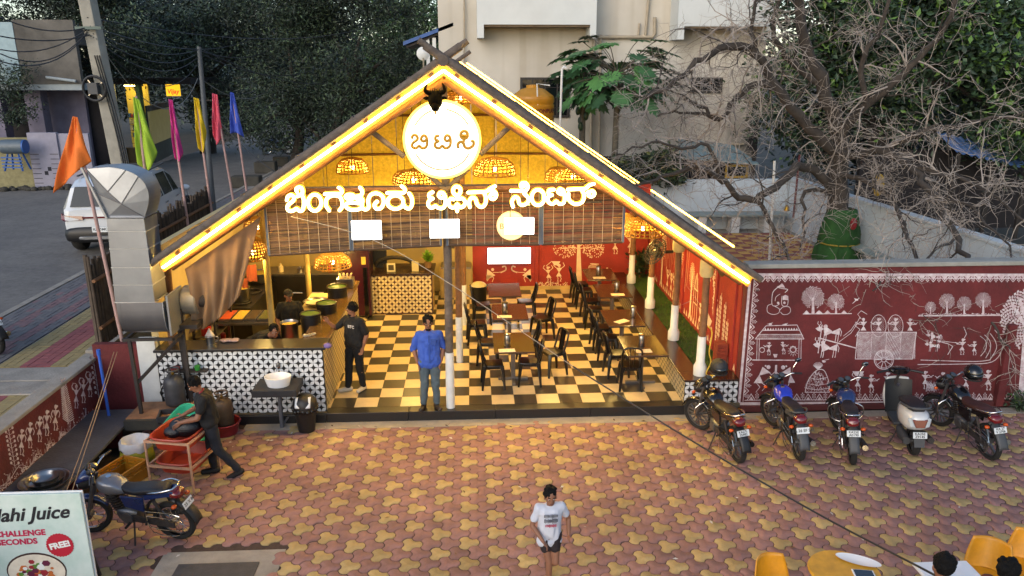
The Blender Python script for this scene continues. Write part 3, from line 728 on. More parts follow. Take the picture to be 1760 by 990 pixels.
CH_ = [  # seat centre, direction the sitter faces (deg), label
 (.05, 15.75, 5, 'black chair pulled out left of the middle centre table'),
 (.26, 14.55, -4, 'black chair between the two front centre tables on their left'),
 (.33, 13.35, 3, 'black chair tucked under the left side of the front centre table'),
 (1.02, 13.45, 176, 'black chair tucked under the right front corner of the front centre table'),
 (1.06, 14.5, 184, 'black chair at the right side gap between the front and middle centre tables'),
 (1.50, 13.92, 205, 'black chair pushed well out to the right of the front centre table'),
 (1.48, 16.0, 200, 'black chair standing askew right of the middle centre table'),
 (.18, 17.05, 2, 'black chair at the left of the rearmost centre table by the bin'),
 (1.22, 17.25, 182, 'black chair at the right of the rearmost centre table below the lightbox'),
 (2.66, 18.72, 3, 'rearmost black chair of the ledge row against the mural tree'),
 (2.70, 18.15, -3, 'black chair nearer the kerb at the rearmost ledge table'),
 (2.72, 17.25, 4, 'black chair farther from the kerb at the second rearmost ledge table'),
 (2.70, 16.62, -4, 'black chair nearer the kerb at the second rearmost ledge table'),
 (2.66, 15.32, 2, 'black chair farther from the kerb at the third ledge table'),
 (2.68, 14.70, -2, 'black chair nearer the kerb at the third ledge table'),
 (2.70, 13.78, 5, 'black chair farther from the kerb at the front ledge table'),
 (2.84, 13.15, 86, 'black chair at the near end of the front ledge table facing away from the courtyard')]
c0 = None
for x, y, a, lab in CH_:
    if c0 is None: c0 = make_chair(lab); c0.location = (x, y, FZ); c0.rotation_euler = (0, 0, R(a))
    else: dup(c0, (x, y, FZ), R(a), lab)
menu_m = M('paper_menu', '#c9b8a0', .7, var=.25, scale=30)
TZ = FZ + .752
for k, ((x, y), dx, dy, a) in enumerate(zip(LT[1:] + RT, (-.1, -.12, -.05, .08, .22, -.02), (-.1, -.2, -.1, -.1, .0, -.05), (0, 3, 2, 0, 35, 3))):
    w = ('middle centre', 'front centre', 'rearmost ledge', 'second rearmost ledge', 'third ledge', 'front ledge')[k]
    t = thing('water_tumbler', f'steel water flask standing on the {w} table', 'flask', (x + dx, y + dy, TZ), group='steel flasks on the dining tables')
    MB().lathe([(.055, 0), (.06, .01), (.06, .20), (.052, .215)], 14).build('body', steel, parent=t, smooth=40)
    MB().lathe([(.062, .205), (.062, .235), (.02, .25)], 14).build('lid', steel, parent=t, smooth=40)
    b = MB(); b.cbox(x + dx + (-.02 if k != 4 else -.28), y + dy - .26, TZ + .003, .30, .17, .004, Matrix.Rotation(R(a), 3, 'Z'))
    tag(b.build('menu_card', menu_m, at=(x + dx, y + dy - .2, TZ)), f'printed paper menu card lying on the {w} table', 'menu', 'menu cards on the dining tables')

# ================================================================ COUNTERS
co = thing('service_counter', 'L shaped serving counter with black and white petal tiles along the kerb', 'counter', (-3.9, 12.6, 0))
b = MB(); b.box(-5.298, 12.42, .15, -2.555, 12.56, 1.30); b.build('front_panel', blk_tile, parent=co, world=True)
b = MB(); b.box(-2.66, 12.562, .172, -2.55, 16.55, 1.30); b.build('side_panel', brn_tile, parent=co, world=True)
petals('tile_pattern', lambda u, v: (-5.29 + u, 12.417, .155 + v), 2.73, 1.14, wht_petal, co)
petals('tile_pattern', lambda u, v: (-2.547, 12.43 + u, .175 + v), 4.1, 1.12, crm_petal, co)
b = MB(); b.box(-5.32, 12.36, 1.302, -2.50, 12.86, 1.345); b.build('counter_top', black_granite, parent=co, world=True, bevel=.006)
b = MB(); b.box(-2.98, 12.863, 1.302, -2.50, 16.6, 1.345); b.build('counter_top', M('amber_granite', '#5c4422', .2, var=.3, scale=50), parent=co, world=True, bevel=.006)
b = MB(); b.box(-3.55, 12.9, 1.05, -2.985, 16.5, 1.10); b.build('work_shelf', M('marble_shelf', '#b59f6e', .3, var=.1), parent=co, world=True, bevel=.004)
b = MB(); b.box(-3.52, 12.92, .172, -3.48, 16.45, 1.05); b.build('inner_panel', iron, parent=co, world=True)
bc = thing('back_counter', 'straight back counter with cream petal tiles below the glass shelf', 'counter', (-1.7, 17.9, FZ))
b = MB(); b.box(-2.43, 17.8, .172, -.98, 17.9, 1.14); b.build('front_panel', brn_tile, parent=bc, world=True)
b = MB(); b.box(-1.08, 17.903, .172, -.98, 18.7, 1.14); b.build('end_panel', M('cream_end', '#a8905a', .5), parent=bc, world=True)
petals('tile_pattern', lambda u, v: (-2.42 + u, 17.797, .20 + v), 1.42, .92, crm_petal, bc, hs=.0785)
b = MB(); b.box(-2.48, 17.74, 1.143, -.93, 18.75, 1.185); b.build('counter_top', brown_granite, parent=bc, world=True, bevel=.006)
b = MB(); b.box(-2.55, 17.5, .172, -2.46, 17.9, 1.4); tag(b.build('gate_post', black_gloss, at=(-2.5, 17.7, .172)), 'black narrow post closing the gap beside the back counter', 'post')

# things standing on the counters
pot_b = M('black_pot', '#101112', .35, var=.2); green = M('leaf_green_plastic', '#456420', .5, var=.2, scale=10)
food = [M('yellow_food', '#c2a23a', .7, var=.4, scale=25), M('rice_food', '#cfc59a', .8, var=.3, scale=60), M('red_food', '#b0431f', .7, var=.3, scale=20)]
def pot(x, y, z, r, h, label, lid=green, fd=None):
    t = thing('insulated_pot', label, 'pot', (x, y, z), group='black insulated pots on the serving counter')
    MB().lathe([(r * .92, 0), (r, .03), (r, h * .93), (r * 1.05, h * .95), (r * 1.05, h)], 20, capt=False).build('body', pot_b, parent=t, smooth=40)
    MB().lathe([(r * 1.02, h - .012), (r * .9, h + .008), (.0, h + .014)], 20).build('lid' if fd is None else 'contents', lid if fd is None else fd, parent=t, smooth=40)
    MB().tube([(r * 1.0 * math.cos(a), r * 1.0 * math.sin(a), h + .012) for a in [k * .35 for k in range(18)]], .014, 6, closed=True).build('rim', pot_b, parent=t)
    return t
def pcounter(px, py, z): v = PZ(px, py, z); return v.x, v.y
x, y = pcounter(583, 510, 1.36); pot(x - .05, y + .1, 1.10, .2, .44, 'black pot with a green lid farthest along the side counter')
x, y = pcounter(561, 560, 1.12); pot(x, y + .15, 1.10, .19, .42, 'black pot with a green rim in the middle of the serving counter')
x, y = pcounter(540, 580, 1.10); pot(x - .06, y + .1, 1.10, .18, .42, 'black pot with a bright green lid nearest the leaning cook')
x, y = pcounter(522, 578, 1.1)
t = thing('steel_drum', 'tall steel drum of food beside the leaning cook', 'drum', (-3.32, 13.42, 1.10)); MB().lathe([(.15, 0), (.155, .02), (.155, .34), (.165, .36)], 20, capt=False).build('body', steel, parent=t, smooth=40); MB().lathe([(.15, .31), (.0, .345)], 16).build('contents', food[0], parent=t, smooth=60)
for x, y, z, r, lab, f in ((-3.25, 15.55, 1.105, .26, 'wide steel pan of rice on the marble work shelf', 1), (-4.32, 13.05, 1.10, .17, 'steel bowl of food left of the leaning cook', 0), (-4.62, 13.1, 1.08, .2, 'shallow steel dish at the far left of the kitchen table', 1)):
    t = thing('steel_bowl', lab, 'bowl', (x, y, z), group='steel bowls in the kitchen')
    MB().lathe([(r * .55, 0), (r * .9, .06), (r, .11), (r * 1.06, .112)], 20, capt=False).build('body', steel, parent=t, smooth=50); MB().lathe([(r * .86, .075), (0, .095)], 16).build('contents', food[f], parent=t, smooth=60)
t = thing('tissue_box', 'steel cutlery caddy with paper napkins at the far end of the side counter', 'caddy', (-2.72, 16.1, 1.346)); MB().box(-.17, -.13, 0, .17, .13, .2).build('tray', steel, parent=t, bevel=.008)
for k in range(4): MB().cbox(-.11 + k * .07, .02 * (k % 2), .22, .03, .12, .14, Matrix.Rotation(R(12 * (k - 1.5)), 3, 'Y')).build('napkin', M('paper', '#cdbf98', .9), parent=t)
t = thing('paper_cup', 'white paper cup on the serving counter in front of the pots', 'cup', (-2.86, 13.75, 1.346)); MB().lathe([(.04, 0), (.055, .11)], 14, capt=False).build('cup', M('paper_white', '#c9bd9f', .8), parent=t, smooth=40)
b = MB(); b.tube(smooth_line([(-2.98, 12.95, 1.36), (-2.9, 12.92, 1.37), (-2.86, 12.98, 1.36), (-2.78, 13.03, 1.37)], 4), [.02, .03, .035, .028, .02, .03, .034, .03, .02, .03, .03, .02, .02], 7)
tag(b.build('crumpled_foil', M('foil', '#a8a49c', .3, metal=.9, var=.3, scale=30, bump=.8), at=(-2.9, 12.95, 1.346)), 'strip of crumpled foil by the counter corner', 'foil')
t = thing('steel_mug', 'steel mug with a paper cone on the front counter', 'mug', tuple(PZ(362, 590, 1.346))); MB().lathe([(.07, 0), (.075, .13), (.08, .15)], 16, capt=False).build('body', steel, parent=t, smooth=40)
MB().lathe([(.085, .13), (.004, .27)], 8).build('paper_cone', M('paper_printed', '#c5c0bd', .9, var=.2, scale=30), parent=t); MB().tube(smooth_line([(.075, 0, .12), (.13, 0, .11), (.13, 0, .05), (.075, 0, .03)], 4), .008, 6).build('handle', steel, parent=t)
rag = MB(); rg_ = random.Random(4)
for k in range(8): rag.ell((rg_.uniform(-.12, .12), rg_.uniform(-.05, .05), .02), rg_.uniform(.04, .08), rg_.uniform(.03, .06), .022, 8, 6)
o = rag.build('wipe_rag', M('pinkish_rag', '#a98f8a', .9, var=.25, scale=20, bump=.6), smooth=60); o.location = PZ(396, 586, 1.35); tag(o, 'pale pink cleaning rag lying on the front counter', 'rag')
o = MB().ell((0, 0, 0), .07, .05, .05, 10, 8).build('purple_cloth', M('lilac_cloth', '#6a5a8f', .9, var=.2), smooth=60); o.location = PZ(563, 594, 1.37); tag(o, 'small lilac cloth at the corner of the counter', 'cloth')
b = MB(); b.box(-3.5, 12.98, 1.09, -3.05, 13.25, 1.13); b.cur = 1; b.box(-3.47, 13.0, 1.128, -3.08, 13.22, 1.137)
tag(b.build('red_tray', [M('red_tray_plastic', '#8c2a1c', .5, var=.15), food[2]], at=(-3.3, 13.1, 1.09)), 'red serving tray under the hands of the leaning cook', 'tray')

# kitchen equipment
steel_k = M('kitchen_steel', '#8a8378', .35, metal=.9, var=.2, scale=3)
t = thing('prep_table', 'steel prep table holding four food trays', 'table', (-4.42, 14.7, FZ))
MB().box(-.52, -.36, .93, .52, .36, .97).build('table_top', steel_k, parent=t)
for sx in (-1, 1):
    for sy in (-1, 1): MB().box(sx * .49 - .02, sy * .33 - .02, 0, sx * .49 + .02, sy * .33 + .02, .93).build('leg', steel_k, parent=t)
MB().box(-.48, -.32, .3, .48, .32, .32).build('shelf', steel_k, parent=t)
for k in range(4):
    x = -.37 + k * .245; f = MB(); f.box(x - .11, -.3, .975, x + .11, .3, 1.03); p = f.build('food_tray', steel_k, parent=t)
    f = MB(); f.box(x - .095, -.28, 1.031, x + .095, .28, 1.036); f.build('contents', [food[2], food[0], M('dark_food', '#3a2a18', .8, var=.3, scale=30), M('green_food', '#4a4a1c', .8, var=.4, scale=30)][k], parent=p)
t = thing('steel_cabinet', 'dark steel cabinet with two doors below the far kitchen worktop', 'cabinet', (-3.95, 18.2, FZ))
MB().box(-1.0, -.3, .1, 1.0, .3, .98).build('body', M('dark_steel', '#4a4540', .4, metal=.8, var=.2, scale=2), parent=t)
for sx in (-1, 1):
    d = MB(); d.box(sx * .5 - .47, -.325, .13, sx * .5 + .47, -.303, .95); dd = d.build('door', M('dark_steel_door', '#3d3934', .38, metal=.8, var=.2, scale=2), parent=t, bevel=.006)
    MB().tube([(sx * .1, -.35, .55), (sx * .4, -.35, .55)], .014, 6).build('handle', steel, parent=dd)
MB().box(-1.05, -.36, .983, 1.05, .36, 1.02).build('worktop', steel_k, parent=t)
t = thing('purple_fridge', 'dark purple upright fridge at the end of the kitchen worktop', 'fridge', (-2.72, 17.9, FZ))
MB().box(-.32, -.32, .03, .32, .3, 1.68).build('body', M('maroon_fridge', '#2b1020', .3, var=.1), parent=t, bevel=.02)
MB().box(-.315, -.36, .06, .315, -.325, 1.66).build('door', M('maroon_fridge_door', '#34121f', .25, var=.1), parent=t, bevel=.012)
MB().box(.14, -.365, 1.3, .24, -.362, 1.48).build('energy_label', M('yellow_label', '#b3a040', .6), parent=t)
MB().box(-.34, -.34, 1.683, .34, .32, 1.72).build('top', M('pale_lid', '#a08f6a', .5), parent=t)
t = thing('stove_range', 'black gas stove range against the left kitchen wall', 'stove', (-4.95, 16.9, FZ))
MB().box(-.3, -1.2, 0, .3, 1.2, .85).build('body', M('sooty_steel', '#2a2622', .5, metal=.5, var=.3, scale=4), parent=t)
for y in (-.8, 0, .8): MB().tube([(.2 * math.cos(a * .5), y + .2 * math.sin(a * .5), .88) for a in range(13)], .02, 6).build('burner', iron, parent=t)
for y, r, h in ((-.8, .2, .28), (.8, .26, .2)):
    k = thing('cooking_pot', 'large steel cooking pot at the ' + ('near' if y < 0 else 'far') + ' end of the black stove', 'pot', (-4.95, 16.9 + y, FZ + .905), group='cooking pots on the stove')
    MB().lathe([(r * .95, 0), (r, .02), (r, h), (r * 1.05, h + .01)], 18, capt=False).build('body', steel, parent=k, smooth=40); MB().lathe([(r * .97, h * .9), (0, h * .95)], 14).build('contents', food[0], parent=k)
t = thing('tall_shelf', 'tall dark rack of utensils behind the curtain', 'shelf', (-5.0, 14.4, FZ))
for y in (-.5, .5):
    for x in (-.2, .2): MB().box(x - .02, y - .02, 0, x + .02, y + .02, 1.75).build('upright', iron, parent=t)
for z in (.4, .85, 1.3, 1.73): MB().box(-.22, -.52, z, .22, .52, z + .02).build('shelf_board', steel_k, parent=t)
rk = random.Random(9)
for k in range(12):
    z = (.42, .87, 1.32)[k % 3]; y = -.4 + (k // 3) * .25
    h = rk.uniform(.12, .3); r = rk.uniform(.06, .1)
    m_ = [steel, M('red_plastic', '#9c1c18', .4, var=.1), steel_k, black_plastic][k % 4]
    o = MB().lathe([(r * .9, 0), (r, .01), (r, h), (r * .6, h + .02)], 14).build('utensil_tin', m_, smooth=40); o.location = (-5.0, 14.4 + y, FZ + z)
    tag(o, ['steel', 'red plastic', 'dull steel', 'black plastic'][k % 4] + ' tin on the ' + ['lowest', 'middle', 'top'][k % 3] + ' shelf of the dark rack, ' + ['nearest the courtyard', 'second from the courtyard', 'third from the courtyard', 'farthest back'][k // 3], 'tin', 'tins on the dark rack')
for px, py, lab, mm in ((431, 455, 'orange cloth hanging beside the cream pipe', M('orange_cloth', '#a85432', .9, var=.15)), (420, 478, 'small orange rag hung lower by the rack', MATS['orange_cloth'])):
    p = PY(px, py, 14.2); b = MB(); b.grid(lambda u, v: (u * .2 - .1, .02 * math.sin(u * 9 + v * 2), -v * .32), 8, 6); o = b.build('hanging_cloth', mm, smooth=60); o.location = p; o.scale = (1, 1, 1) if py < 470 else (.6, 1, .6); tag(o, lab, 'cloth')
# bottles on the kitchen worktop
for x, r, h, mm, lab in ((-4.55, .06, .2, 'cream', 'cream jar on the left of the far worktop'), (-4.1, .08, .12, 'steel', 'steel tin in the middle of the far worktop'), (-3.4, .045, .24, 'red', 'red sauce bottle on the far worktop'), (-3.2, .04, .22, 'cream', 'pale sauce bottle beside the fridge')):
    m_ = {'cream': M('cream_plastic', '#c0ad80', .5), 'steel': steel, 'red': MATS['red_plastic']}[mm]
    o = MB().lathe([(r, 0), (r, h * .65), (r * .45, h * .8), (r * .4, h)], 14).build('bottle', m_, smooth=40); o.location = (x, 18.05, FZ + 1.021); tag(o, lab, 'bottle', 'bottles on the far worktop')
# glass shelf on the back wall
t = thing('glass_shelf', 'wall shelf above the back counter', 'shelf', (-1.7, 19.6, 1.62)); MB().box(-.75, -.15, 0, .75, .14, .03).build('board', M('shelf_dark', '#2c241a', .6), parent=t)
for sx in (-.6, .6): MB().bar((sx, .1, -.16), (sx, -.1, -.005), .02).build('bracket', iron, parent=t)
gl = M('drinking_glass', '#b6a878', .12, var=.2, scale=20, spec=.9)
g0 = MB().lathe([(.032, 0), (.04, .17)], 10, capt=False).data('drinking_glass', gl, 50)
for k in range(13):
    o = inst('drinking_glass', g0, (-2.33 + k * .105, 19.55, 1.652)); tag(o, 'upside down drinking glass in the row on the shelf above the back counter', 'glass', 'drinking glasses on the wall shelf')
t = thing('potted_plant', 'small leafy green plant at the right end of the back counter', 'plant', (-1.1, 18.3, 1.186)); MB().lathe([(.07, 0), (.09, .14)], 12).build('pot', M('clay_pot', '#7a5a34', .8), parent=t)
lf = MB(); rl = random.Random(2)
def leafcard(mb, p, L, w, d, up=(0, 0, 1)):
    d = Vector(d).normalized(); _, s_, n_ = basis(d, up); p = Vector(p)
    mb.add([p, p + d * L * .45 + s_ * w / 2 - n_ * .1 * L, p + d * L, p + d * L * .45 - s_ * w / 2 - n_ * .1 * L], [(0, 1, 2), (0, 2, 3)])
for _ in range(90):
    a = rl.uniform(0, 6.28); e = rl.uniform(.1, 1.4); leafcard(lf, (0, 0, .14 + rl.uniform(0, .15)), rl.uniform(.1, .2), .07, (math.cos(a) * math.cos(e), math.sin(a) * math.cos(e), math.sin(e)))
lf.build('foliage', M('bright_leaf', '#5f8418', .6, var=.35, scale=9), parent=t, fixn=False)
t = thing('photo_frame', 'small white framed picture leaning on the back counter', 'picture frame', (-1.95, 17.95, 1.187)); MB().cbox(0, 0, .1, .2, .02, .2).build('frame', M('frame_white', '#c4b78e', .5), parent=t); MB().cbox(0, -.012, .1, .13, .004, .13).build('picture', M('frame_dark', '#3a3020', .6), parent=t)
t = thing('display_stand', 'pale card display standing near the plant on the back counter', 'stand', (-1.38, 17.95, 1.187)); MB().cbox(0, 0, .12, .16, .03, .24).build('card', M('card_cream', '#b7a878', .6), parent=t)
t = thing('cane_hat', 'dark arched basket lying behind the framed picture', 'basket', (-1.9, 18.35, 1.187)); MB().tube([(.45 * math.cos(R(a)), 0, .05 + .2 * math.sin(R(a))) for a in range(0, 181, 12)], .05, 8).build('arch', M('dark_cane', '#1c1712', .7), parent=t, smooth=50)
t = thing('till_screen', 'black till screen behind the back counter', 'till', (-2.28, 18.4, 1.187)); MB().cbox(0, 0, .25, .38, .05, .34).build('screen', black_plastic, parent=t, bevel=.01); MB().box(-.1, -.06, 0, .1, .1, .1).build('stand', black_plastic, parent=t)
# cream cupboards and wash area behind the posts
t = thing('wall_sink', 'steel wash basin unit at the back wall right of the back counter', 'sink', (-.45, 19.4, FZ)); MB().box(-.4, -.3, 0, .4, .33, .75).build('cabinet', M('sink_cream', '#9a8350', .5, var=.1), parent=t); MB().box(-.38, -.28, .752, .38, .3, .8).build('basin', steel_k, parent=t); MB().tube(smooth_line([(0, .2, .8), (0, .2, 1.05), (0, .05, 1.05), (0, .0, .98)], 4), .015, 8).build('tap', steel, parent=t); MB().box(-.25, .335, 1.15, .25, .345, 1.55).build('mirror', M('mirror_grey', '#6b6658', .1, metal=.9, var=0), parent=t)
t = thing('indoor_bin', 'black bin with a white lid beside the rearmost centre table', 'bin', (.12, 18.1, FZ)); MB().lathe([(.17, 0), (.2, .55), (.23, .6)], 16).build('body', black_plastic, parent=t, smooth=40); MB().ell((0, 0, .58), .2, .2, .12, 14, 8).build('lid', M('ivory_lid', '#b9ac84', .5), parent=t, smooth=60)
# brown cloth curtain at the left
cl = MB()
TL, TR, MR, BL = PY(318, 462, 12.2), PY(448, 372, 12.25), PY(412, 508, 12.5), PY(326, 572, 12.4)
def cfn(u, v):
    top = TL.lerp(TR, u); bot = BL.lerp(MR.lerp(BL, .55), 0).lerp(MR, u ** 1.25)
    bot = BL.lerp(MR, u) + Vector((0, 0, -.12 * math.sin(math.pi * u)))
    p = top.lerp(bot, v); fold = .05 * math.sin(u * 19 + v * 2.4) + .03 * math.sin(u * 37 - v * 3)
    return p + Vector((.12 * v * (1 - v) * (1 - u) * 2, -fold * (.35 + v) * (1 - .5 * u), -.02 * fold))
cl.grid(cfn, 64, 30); o = cl.build('cloth_curtain', M('brown_cloth', '#84694e', .9, var=.12, scale=3, bump=.25, bscale=120), smooth=80, at=tuple(TL), fixn=False); tag(o, 'brown cloth tied back under the left roof slope', 'curtain')
md = o.modifiers.new('thick', 'SOLIDIFY'); md.thickness = .006
# wall fan on the second ledge post
t = thing('wall_fan', 'black wall fan clamped to the second log post above the grass', 'fan', (3.86, 14.47, 2.42))
MB().tube([(0, 0, 0), (-.16, -.02, 0)], .03, 8).build('bracket', black_plastic, parent=t)
rotf = Matrix.Rotation(R(-55), 3, 'Y') @ Matrix.Rotation(R(20), 3, 'X')
def fv(p): return tuple(rotf @ Vector(p) + Vector((-.36, -.06, .02)))
f = MB()
for r in (.07, .14, .21, .27): f.tube([fv((r * math.cos(a * .3), r * math.sin(a * .3), .05 * (1 - (r / .3) ** 2))) for a in range(21)], .01, 4, closed=True)
for a in range(28): f.tube([fv((.04 * math.cos(a * .2244), .04 * math.sin(a * .2244), .05)), fv((.27 * math.cos(a * .2244), .27 * math.sin(a * .2244), .01))], .007, 4)
f.build('grille', black_plastic, parent=t)
for k in range(3):
    a = k * 2.094; b = MB(); b.add([fv((.03 * math.cos(a), .03 * math.sin(a), 0)), fv((.2 * math.cos(a - .3), .2 * math.sin(a - .3), -.015)), fv((.23 * math.cos(a + .3), .23 * math.sin(a + .3), .02)), fv((.05 * math.cos(a + .8), .05 * math.sin(a + .8), .01))], [(0, 1, 2, 3)]); b.build('blade', black_plastic, parent=t)
MB().ell(fv((0, 0, -.08)), .085, .085, .11, 12, 8, rotf).build('motor', M('bronze_motor', '#5a4a2a', .4, metal=.5), parent=t, smooth=60)
t = thing('spot_lamp', 'small floodlight under the right eave beside the front ledge post', 'floodlight', (4.2, 12.5, 2.55)); MB().lathe([(.03, -.1), (.08, .0), (.09, .08)], 12).build('head', M('bronze_lamp', '#6b5a30', .5, metal=.4), parent=t, smooth=40); MB().bar((0, 0, -.08), (-.1, .1, .1), .02).build('bracket', iron, parent=t)
o = MB().tube(smooth_line([(4.03, 12.55, 1.55), (4.1, 12.5, 1.45), (4.07, 12.48, 1.1), (4.12, 12.5, .9), (4.05, 12.5, .68), (4.18, 12.48, .66), (4.3, 12.55, .68), (4.25, 12.65, .7)], 5), .012, 6).build('yellow_rope', M('yellow_rope', '#b5952c', .8), at=(4.1, 12.5, .63)); tag(o, 'yellow rope looped at the foot of the front ledge post', 'rope')
t = thing('brick_stack', 'small stack of red bricks against the inside mural wall', 'bricks', (4.48, 13.1, .6)); rbk = M('red_brick', '#7a2f1c', .9, var=.25, scale=12, bump=.3)
for r_ in range(6):
    for k in range(2): MB().box(-.1, -.12 + k * .125, r_ * .075, .1, -.005 + k * .125, r_ * .075 + .07).build('brick', rbk, parent=t, bevel=.004)
t = thing('corner_plant', 'dark green leafy shrub in the far corner of the grass strip', 'plant', (4.3, 19.3, .58)); MB().tube([(0, 0, 0), (.02, 0, .5)], .02, 6).build('stem', log_brown, parent=t); lf = MB()
for _ in range(150):
    a = rl.uniform(0, 6.28); e = rl.uniform(-.3, 1.3); leafcard(lf, (rl.gauss(0, .1), rl.gauss(0, .1), rl.uniform(.1, .6)), rl.uniform(.15, .28), .1, (math.cos(a) * math.cos(e), math.sin(a) * math.cos(e), math.sin(e)))
lf.build('foliage', M('deep_leaf', '#26361a', .6, var=.4, scale=6), parent=t, fixn=False)

# ================================================================ WASHING AREA AND COURTYARD THINGS
bn = thing('stone_bench', 'low bench of dark stone slabs along the red mural wall', 'bench', (-5.95, 10.0, 0))
slate = M('bench_slate', '#47474c', .6, var=.25, scale=4, bump=.3)
ys = [6.0, 8.3, 10.05, 12.2]
for i in range(3): MB().box(-6.355, ys[i] + .004, .335, -5.58, ys[i + 1] - .004, .38).build('slab', slate, parent=bn, world=True, bevel=.006)
MB().box(-5.575, 11.62, .425, -4.3, 12.28, .47).build('slab', M('terracotta_slab', '#8a6446', .85, var=.3, scale=6, bump=.3), parent=bn, world=True, bevel=.006)
MB().box(-5.575, 11.55, .30, -4.3, 11.615, .465).build('slab_edge', concrete_d, parent=bn, world=True)
for y in (8.9, 10.2, 11.55): MB().box(-6.3, y, 0, -5.68, y + .15, .335).build('support', red_wall, parent=bn, world=True)
for x in (-5.2, -4.5): MB().box(x, 11.7, 0, x + .12, 12.2, .425).build('support', red_wall, parent=bn, world=True)
p = PZ(78, 834, .383)
for k, (r, lab) in enumerate(((.30, 'widest steel basin at the bottom of the nest on the stone bench'), (.24, 'middle steel basin nested on the stone bench'), (.17, 'smallest steel basin on top of the nest'))):
    o = MB().lathe([(r * .8, 0), (r * .97, .05), (r, .085), (r * 1.06, .088), (r * .98, .08), (r * .92, .045), (r * .75, .012), (0, .01)], 28).build('steel_basin', steel, smooth=50); o.location = (p.x + k * .01, p.y, .383 + k * .028); tag(o, lab, 'basin', 'nested steel basins')
# blue stand pipe and ropes
t = thing('blue_pipe', 'upright blue water pipe at the corner of the red walls', 'pipe', (-5.98, 11.95, .382)); MB().tube([(0, 0, 0), (-.02, .02, 1.1)], .024, 8).build('pipe', M('blue_plastic_pipe', '#2a55b0', .45, var=.15), parent=t, smooth=50); MB().tube([(-.02, .02, 1.05), (-.02, .02, 1.14)], .032, 8).build('joint', MATS['blue_plastic_pipe'], parent=t)
rope_m = M('jute_rope', '#9a7f62', .95, var=.2)
for k, (dx, lab) in enumerate(((0, 'tan rope stretched down from the bamboo fence to the bench, nearer the wall'), (.05, 'tan rope stretched down from the bamboo fence, farther from the wall'))):
    a = PY(196, 605, 12.3); e = PZ(112 + 10 * k, 850, .55); m_ = a.lerp(e, .5) + Vector((0, 0, -.05)); o = MB().tube(smooth_line([a + Vector((dx, 0, 0)), m_, e], 6), .006, 5).build('rope', rope_m, at=tuple(e)); tag(o, lab, 'rope')
# dish rack with red tubs
peach = M('peach_painted_steel', '#b58a6c', .6, var=.2, scale=12)
redtub = M('red_plastic_tub', '#a03420', .4, var=.12, scale=6)
def tub(loc, L, Wd, H, rz, label, mat, name='plastic_tub', group=None, taper=.84):
    t = thing(name, label, 'tub', loc, rz, group)
    def ring(f, z, n=28, e=4): return [(L / 2 * f * math.copysign(abs(math.cos(2 * math.pi * k / n)) ** (2 / e), math.cos(2 * math.pi * k / n)), Wd / 2 * f * math.copysign(abs(math.sin(2 * math.pi * k / n)) ** (2 / e), math.sin(2 * math.pi * k / n)), z) for k in range(n)]
    n = 28; mb = MB(); vs = ring(taper, 0) + ring(1, H) + ring(.96, H) + ring(taper * .96, .015)
    mb.add(vs, [(r * n + i, r * n + (i + 1) % n, (r + 1) * n + (i + 1) % n, (r + 1) * n + i) for r in range(3) for i in range(n)] + [tuple(range(n - 1, -1, -1)), tuple(3 * n + i for i in range(n))]); mb.build('shell', mat, parent=t, smooth=50)
    MB().tube(ring(1.02, H), .014, 6, closed=True).build('rim', mat, parent=t, smooth=50)
    return t
t = thing('dish_rack', 'rusty peach steel rack holding two red wash tubs', 'rack', (-4.27, 10.48, 0), R(-12))
for sx in (-.33, .33):
    for sy in (-.36, .36): MB().tube([(sx, sy, 0), (sx, sy, .80)], .018, 8).build('leg', peach, parent=t, smooth=50)
for z in (.78, .40):
    for sy in (-.36, .36): MB().bar((-.33, sy, z), (.33, sy, z), .03).build('rail', peach, parent=t)
    for sx in (-.33, .33): MB().bar((sx, -.345, z), (sx, .345, z), .03).build('rail', peach, parent=t)
tub((-4.27, 10.48, .64), .62, .74, .19, R(-12), 'upper red wash tub on the peach rack with a black bundle in it', redtub)
tub((-4.25, 10.48, .27), .58, .70, .17, R(-12), 'lower empty red wash tub on the peach rack', redtub)
b = MB(); b.ell((0, 0, 0), .24, .17, .15, 14, 8); b.ell((-.14, -.1, -.03), .14, .1, .09, 10, 6); b.ell((.12, .08, .05), .12, .12, .1, 10, 6)
o = b.build('black_pan', M('wet_black_plastic', '#17171a', .25, var=.3, scale=12, bump=.5), smooth=60); o.location = (-4.21, 10.52, .84); tag(o, 'shiny black bundle being washed in the upper red tub', 'bundle')
tg = M('green_tub', '#2f9a78', .4, var=.1, scale=5)
tt = tub((-4.52, 11.15, .48), .78, .5, .12, R(60), 'upper pale green oval tub leaning behind the washer', tg); tt.rotation_euler = (R(8), R(-28), R(62))
tub((-4.35, 11.05, .33), .66, .5, .10, R(40), 'lower pale green tub behind the rack legs', tg)
t = thing('tub_stool', 'green plastic stool under the green tubs', 'stool', (-4.4, 11.1, 0)); gs = M('grass_green_plastic', '#2e7d32', .45, var=.1); MB().box(-.2, -.2, .28, .2, .2, .325).build('seat', gs, parent=t, bevel=.01)
for sx in (-.16, .16):
    for sy in (-.16, .16): MB().bar((sx, sy, .28), (sx * 1.2, sy * 1.2, 0), .035).build('leg', gs, parent=t)
